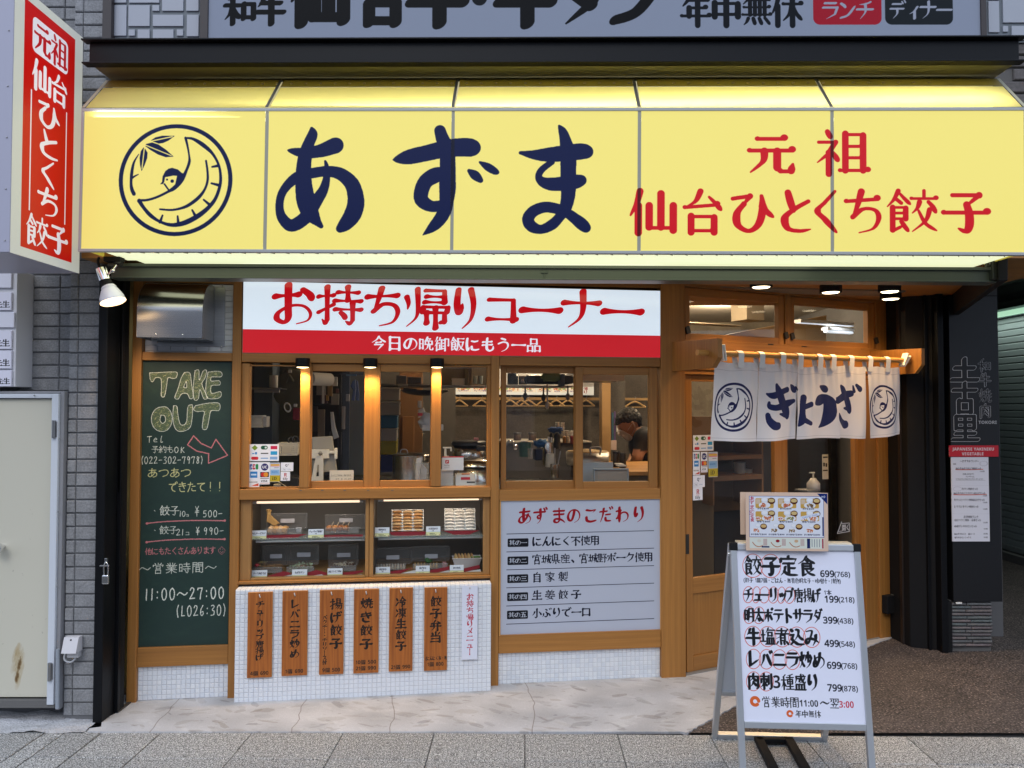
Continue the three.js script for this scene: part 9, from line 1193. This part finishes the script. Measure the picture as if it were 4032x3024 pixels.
// ---------- the worker bending over the counter ----------
{
const smin = (a, b, k) => { const h = Math.max(k - Math.abs(a - b), 0) / k; return Math.min(a, b) - h * h * k * 0.25; };
const seg = (p, a, b, ra, rb) => { const bax = b[0] - a[0], bay = b[1] - a[1], baz = b[2] - a[2], pax = p[0] - a[0], pay = p[1] - a[1], paz = p[2] - a[2], h = Math.max(0, Math.min(1, (pax * bax + pay * bay + paz * baz) / (bax * bax + bay * bay + baz * baz + 1e-9))); return Math.hypot(pax - bax * h, pay - bay * h, paz - baz * h) - (ra + (rb - ra) * h); };
function field(f, c, half, n, color) {                              // a surface from a distance field in a cube round c
const mc = new MarchingCubes(n, new THREE.MeshBasicMaterial(), false, false, 120000); mc.isolation = 0;
for (let k = 0; k < n; k++) for (let j = 0; j < n; j++) for (let i = 0; i < n; i++) mc.field[k * n * n + j * n + i] = -f([c[0] + half * (i - n / 2) / (n / 2), c[1] + half * (j - n / 2) / (n / 2), c[2] + half * (k - n / 2) / (n / 2)]);
mc.update();
const m = mc.count, pos = new Float32Array(m * 3), nor = new Float32Array(m * 3), col = new Float32Array(m * 3);
for (let i = 0; i < m; i++) { for (let a = 0; a < 3; a++) { pos[i * 3 + a] = c[a] + half * mc.positionArray[i * 3 + a]; nor[i * 3 + a] = mc.normalArray[i * 3 + a]; } const q = color([pos[i * 3], pos[i * 3 + 1], pos[i * 3 + 2]]); col.set(q, i * 3); }
const g = new THREE.BufferGeometry(); g.setAttribute('position', new THREE.BufferAttribute(pos, 3)); g.setAttribute('normal', new THREE.BufferAttribute(nor, 3)); g.setAttribute('color', new THREE.BufferAttribute(col, 3));
const h = mergeVertices(g, 1e-5); h.computeVertexNormals(); return h.toNonIndexed();
}
const z0 = -2.0, P = (px, py, dz = 0) => { const [x, y] = K(px, py, z0 + dz); return [x, y, z0 + dz]; };
const head = P(2474, 1672), neck0 = P(2500, 1694, -0.01), neck1 = P(2516, 1716, -0.02), chest = P(2552, 1758, -0.02), belly = P(2582, 1850, -0.03), hip = P(2592, 1920, -0.03);
const shN = P(2532, 1722, 0.15), elN = P(2510, 1800, 0.2), wrN = P(2482, 1842, 0.13), shF = P(2536, 1722, -0.18), elF = P(2500, 1796, -0.24), wrF = P(2470, 1834, -0.14);
const legs = [0.1, -0.13].map((dz) => [[hip[0], hip[1] - 0.04, z0 + dz], [hip[0] - 0.03, 0.5, z0 + dz], [hip[0] + 0.03, 0.09, z0 + dz], [hip[0] - 0.12, 0.045, z0 + dz]]);
const hands = [[wrN, [wrN[0] - 0.075, wrN[1] - 0.012, wrN[2] - 0.01], 1], [wrF, [wrF[0] - 0.075, wrF[1] - 0.01, wrF[2] + 0.01], -1]];
const handField = (p, [w, e], s) => { const dx = e[0] - w[0], dy = e[1] - w[1], dz = e[2] - w[2], at = (t, side, up) => [w[0] + dx * t, w[1] + dy * t + up, w[2] + dz * t + side]; let d = smin(seg(p, at(0, 0, 0), at(1, 0.012, 0), 0.024, 0.02), seg(p, at(0.5, -0.016, 0), at(1, -0.018, 0), 0.018, 0.017), 0.02); for (const [o, l, r] of [[-0.03, 0.85, 0.0085], [-0.01, 1.02, 0.009], [0.011, 0.97, 0.009], [0.031, 0.75, 0.008]]) d = smin(d, Math.min(seg(p, at(0.95, o * 0.9, 0), at(0.95 + l * 0.5, o * 1.1, -0.004), r * 1.1, r), seg(p, at(0.95 + l * 0.5, o * 1.1, -0.004), at(0.95 + l, o * 1.15, -0.022), r, r * 0.85)), 0.006); return smin(d, Math.min(seg(p, at(0.3, -0.022 * s, 0), at(0.7, -0.045 * s, -0.008), 0.013, 0.011), seg(p, at(0.7, -0.045 * s, -0.008), at(1.1, -0.046 * s, -0.016), 0.011, 0.009)), 0.012); };
const skin = [0.42, 0.22, 0.14], shirt = [0.012, 0.012, 0.013], trousers = [0.02, 0.02, 0.024];
const body = (p) => {
let d = seg(p, chest, belly, 0.155, 0.13);
d = smin(d, seg(p, [chest[0], chest[1], chest[2] + 0.07], [chest[0], chest[1], chest[2] - 0.08], 0.13, 0.13), 0.08); d = smin(d, seg(p, belly, hip, 0.13, 0.15), 0.08);
for (const [a, b, c] of [[shN, elN, wrN], [shF, elF, wrF]]) { d = smin(d, seg(p, chest, a, 0.1, 0.07), 0.05); d = smin(d, seg(p, a, b, 0.066, 0.047), 0.04); d = smin(d, seg(p, b, c, 0.041, 0.026), 0.02); }
d = smin(d, seg(p, chest, neck1, 0.1, 0.07), 0.06); d = smin(d, seg(p, neck1, neck0, 0.058, 0.054), 0.03);
for (const l of legs) { d = smin(d, seg(p, l[0], l[1], 0.095, 0.06), 0.05); d = smin(d, seg(p, l[1], l[2], 0.06, 0.042), 0.03); d = smin(d, seg(p, l[2], l[3], 0.042, 0.035), 0.03); }
return d;
};
const near = (p, a, b) => seg(p, a, b, 0, 0);
const paint = (p) => {
if (p[1] < hip[1] + 0.02) return trousers;
for (const [a, b, c] of [[shN, elN, wrN], [shF, elF, wrF]]) { const t = [a[0] + (b[0] - a[0]) * 0.72, a[1] + (b[1] - a[1]) * 0.72, a[2] + (b[2] - a[2]) * 0.72]; if (near(p, t, b) < 0.075 && p[1] < t[1] || near(p, b, c) < 0.07) return skin; }
if (near(p, neck1, neck0) < 0.064 && p[0] < neck1[0] + 0.012) return skin;
return shirt;
};
const t = thing('person', 'person in black shirt and white face mask bending over the counter', 'person', S0, [hip[0], 0.02, z0]);
const vc = mat([1, 1, 1], 0.75, { vertexColors: true }), H = head, q = (x, y, z) => [H[0] + x, H[1] + y, H[2] + z], R = 0.5; // the head looks down and to the left
const rot = (x, y) => [x * Math.cos(R) - y * Math.sin(R), x * Math.sin(R) + y * Math.cos(R)], h = (x, y, z) => { const [a, b] = rot(x, y); return q(a, b, z); };
const headField = (p) => {
let d = seg(p, h(0.012, 0.03, 0), h(0.03, 0.03, 0), 0.083, 0.08); d = smin(d, seg(p, h(-0.03, -0.01, 0), h(-0.035, -0.075, 0), 0.058, 0.042), 0.05); d = smin(d, seg(p, h(-0.05, -0.09, 0), h(-0.02, -0.085, 0), 0.026, 0.03), 0.03);
d = smin(d, seg(p, h(-0.088, 0.0, 0), h(-0.1, -0.03, 0), 0.009, 0.014), 0.02); d = smin(d, seg(p, h(-0.074, 0.018, 0.03), h(-0.074, 0.018, -0.03), 0.012, 0.012), 0.02);
for (const s of [1, -1]) { d = Math.max(d, -seg(p, h(-0.088, -0.002, 0.03 * s), h(-0.088, -0.002, 0.034 * s), 0.011, 0.011)); d = smin(d, seg(p, h(-0.074, -0.003, 0.031 * s), h(-0.075, -0.003, 0.031 * s), 0.0125, 0.012), 0.004); d = smin(d, seg(p, h(0.018, 0.012, 0.078 * s), h(0.016, -0.03, 0.076 * s), 0.014, 0.009), 0.008); }
d = smin(d, seg(p, h(-0.084, -0.062, 0.016), h(-0.084, -0.062, -0.016), 0.009, 0.009), 0.008);
return smin(d, seg(p, h(0.025, -0.03, 0), neck0, 0.05, 0.054), 0.03);
};
const eye = (p) => { for (const s of [1, -1]) if (Math.hypot(p[0] - h(-0.086, -0.003, 0.032 * s)[0], p[1] - h(-0.086, -0.003, 0.032 * s)[1], p[2] - h(-0.086, -0.003, 0.032 * s)[2]) < 0.007) return [0.02, 0.015, 0.012]; return skin; };
const parts = [field(body, [hip[0] - 0.12, 0.76, z0], 0.86, 120, paint), field(headField, H, 0.17, 84, eye), ...hands.map(([w, e, s]) => field((p) => handField(p, [w, e], s), [w[0] - 0.06, w[1], w[2]], 0.13, 80, () => skin))];
part(t, 'body', mergeGeometries(parts), vc);
const hair = (p) => { let d = seg(p, h(0.02, 0.045, 0), h(0.045, 0.035, 0), 0.09, 0.086); d = smin(d, seg(p, h(-0.03, 0.07, 0), h(0.05, 0.08, 0), 0.05, 0.05), 0.04); d = smin(d, seg(p, h(0.07, -0.01, 0), h(0.075, -0.035, 0), 0.05, 0.035), 0.04); for (let k = 0; k < 5; k++) d = smin(d, seg(p, h(-0.05, 0.085 - 0.004 * k, 0.05 - 0.025 * k), h(-0.098, 0.045, 0.052 - 0.026 * k), 0.018, 0.006), 0.012); d += 0.006 * N3(p[0] * 60, p[1] * 60, p[2] * 60); const [ex, ey, ez] = [p[0] - h(-0.075, -0.02, 0)[0], p[1] - h(-0.075, -0.02, 0)[1], p[2]]; d = Math.max(d, -(Math.hypot(ex, ey) - 0.07)); const [fx, fy] = [p[0] - h(0.012, -0.035, 0)[0], p[1] - h(0.012, -0.035, 0)[1]]; return Math.max(d, -(Math.hypot(fx, fy) - 0.05)); };
part(t, 'hair', field(hair, H, 0.19, 80, () => [0.006, 0.005, 0.005]), mat([1, 1, 1], 0.5, { vertexColors: true }));
const mask = (p) => Math.max(Math.abs(headField(p) - 0.004) - 0.0035, seg(p, h(-0.085, -0.045, 0), h(-0.055, -0.085, 0), 0.052, 0.05));
part(t, 'face_mask', field(mask, H, 0.17, 96, () => [0.55, 0.52, 0.5]), mat([1, 1, 1], 0.8, { vertexColors: true }));
for (const s of [1, -1]) part(t, 'mask_loop', tube([h(-0.045, -0.03, 0.064 * s), h(-0.01, -0.008, 0.08 * s), h(0.02, 0.006, 0.09 * s), h(0.02, -0.034, 0.086 * s), h(-0.03, -0.08, 0.062 * s)], 0.0016, 6), mat([0.6, 0.58, 0.56], 0.8));
}
renderer.render(scene, camera);
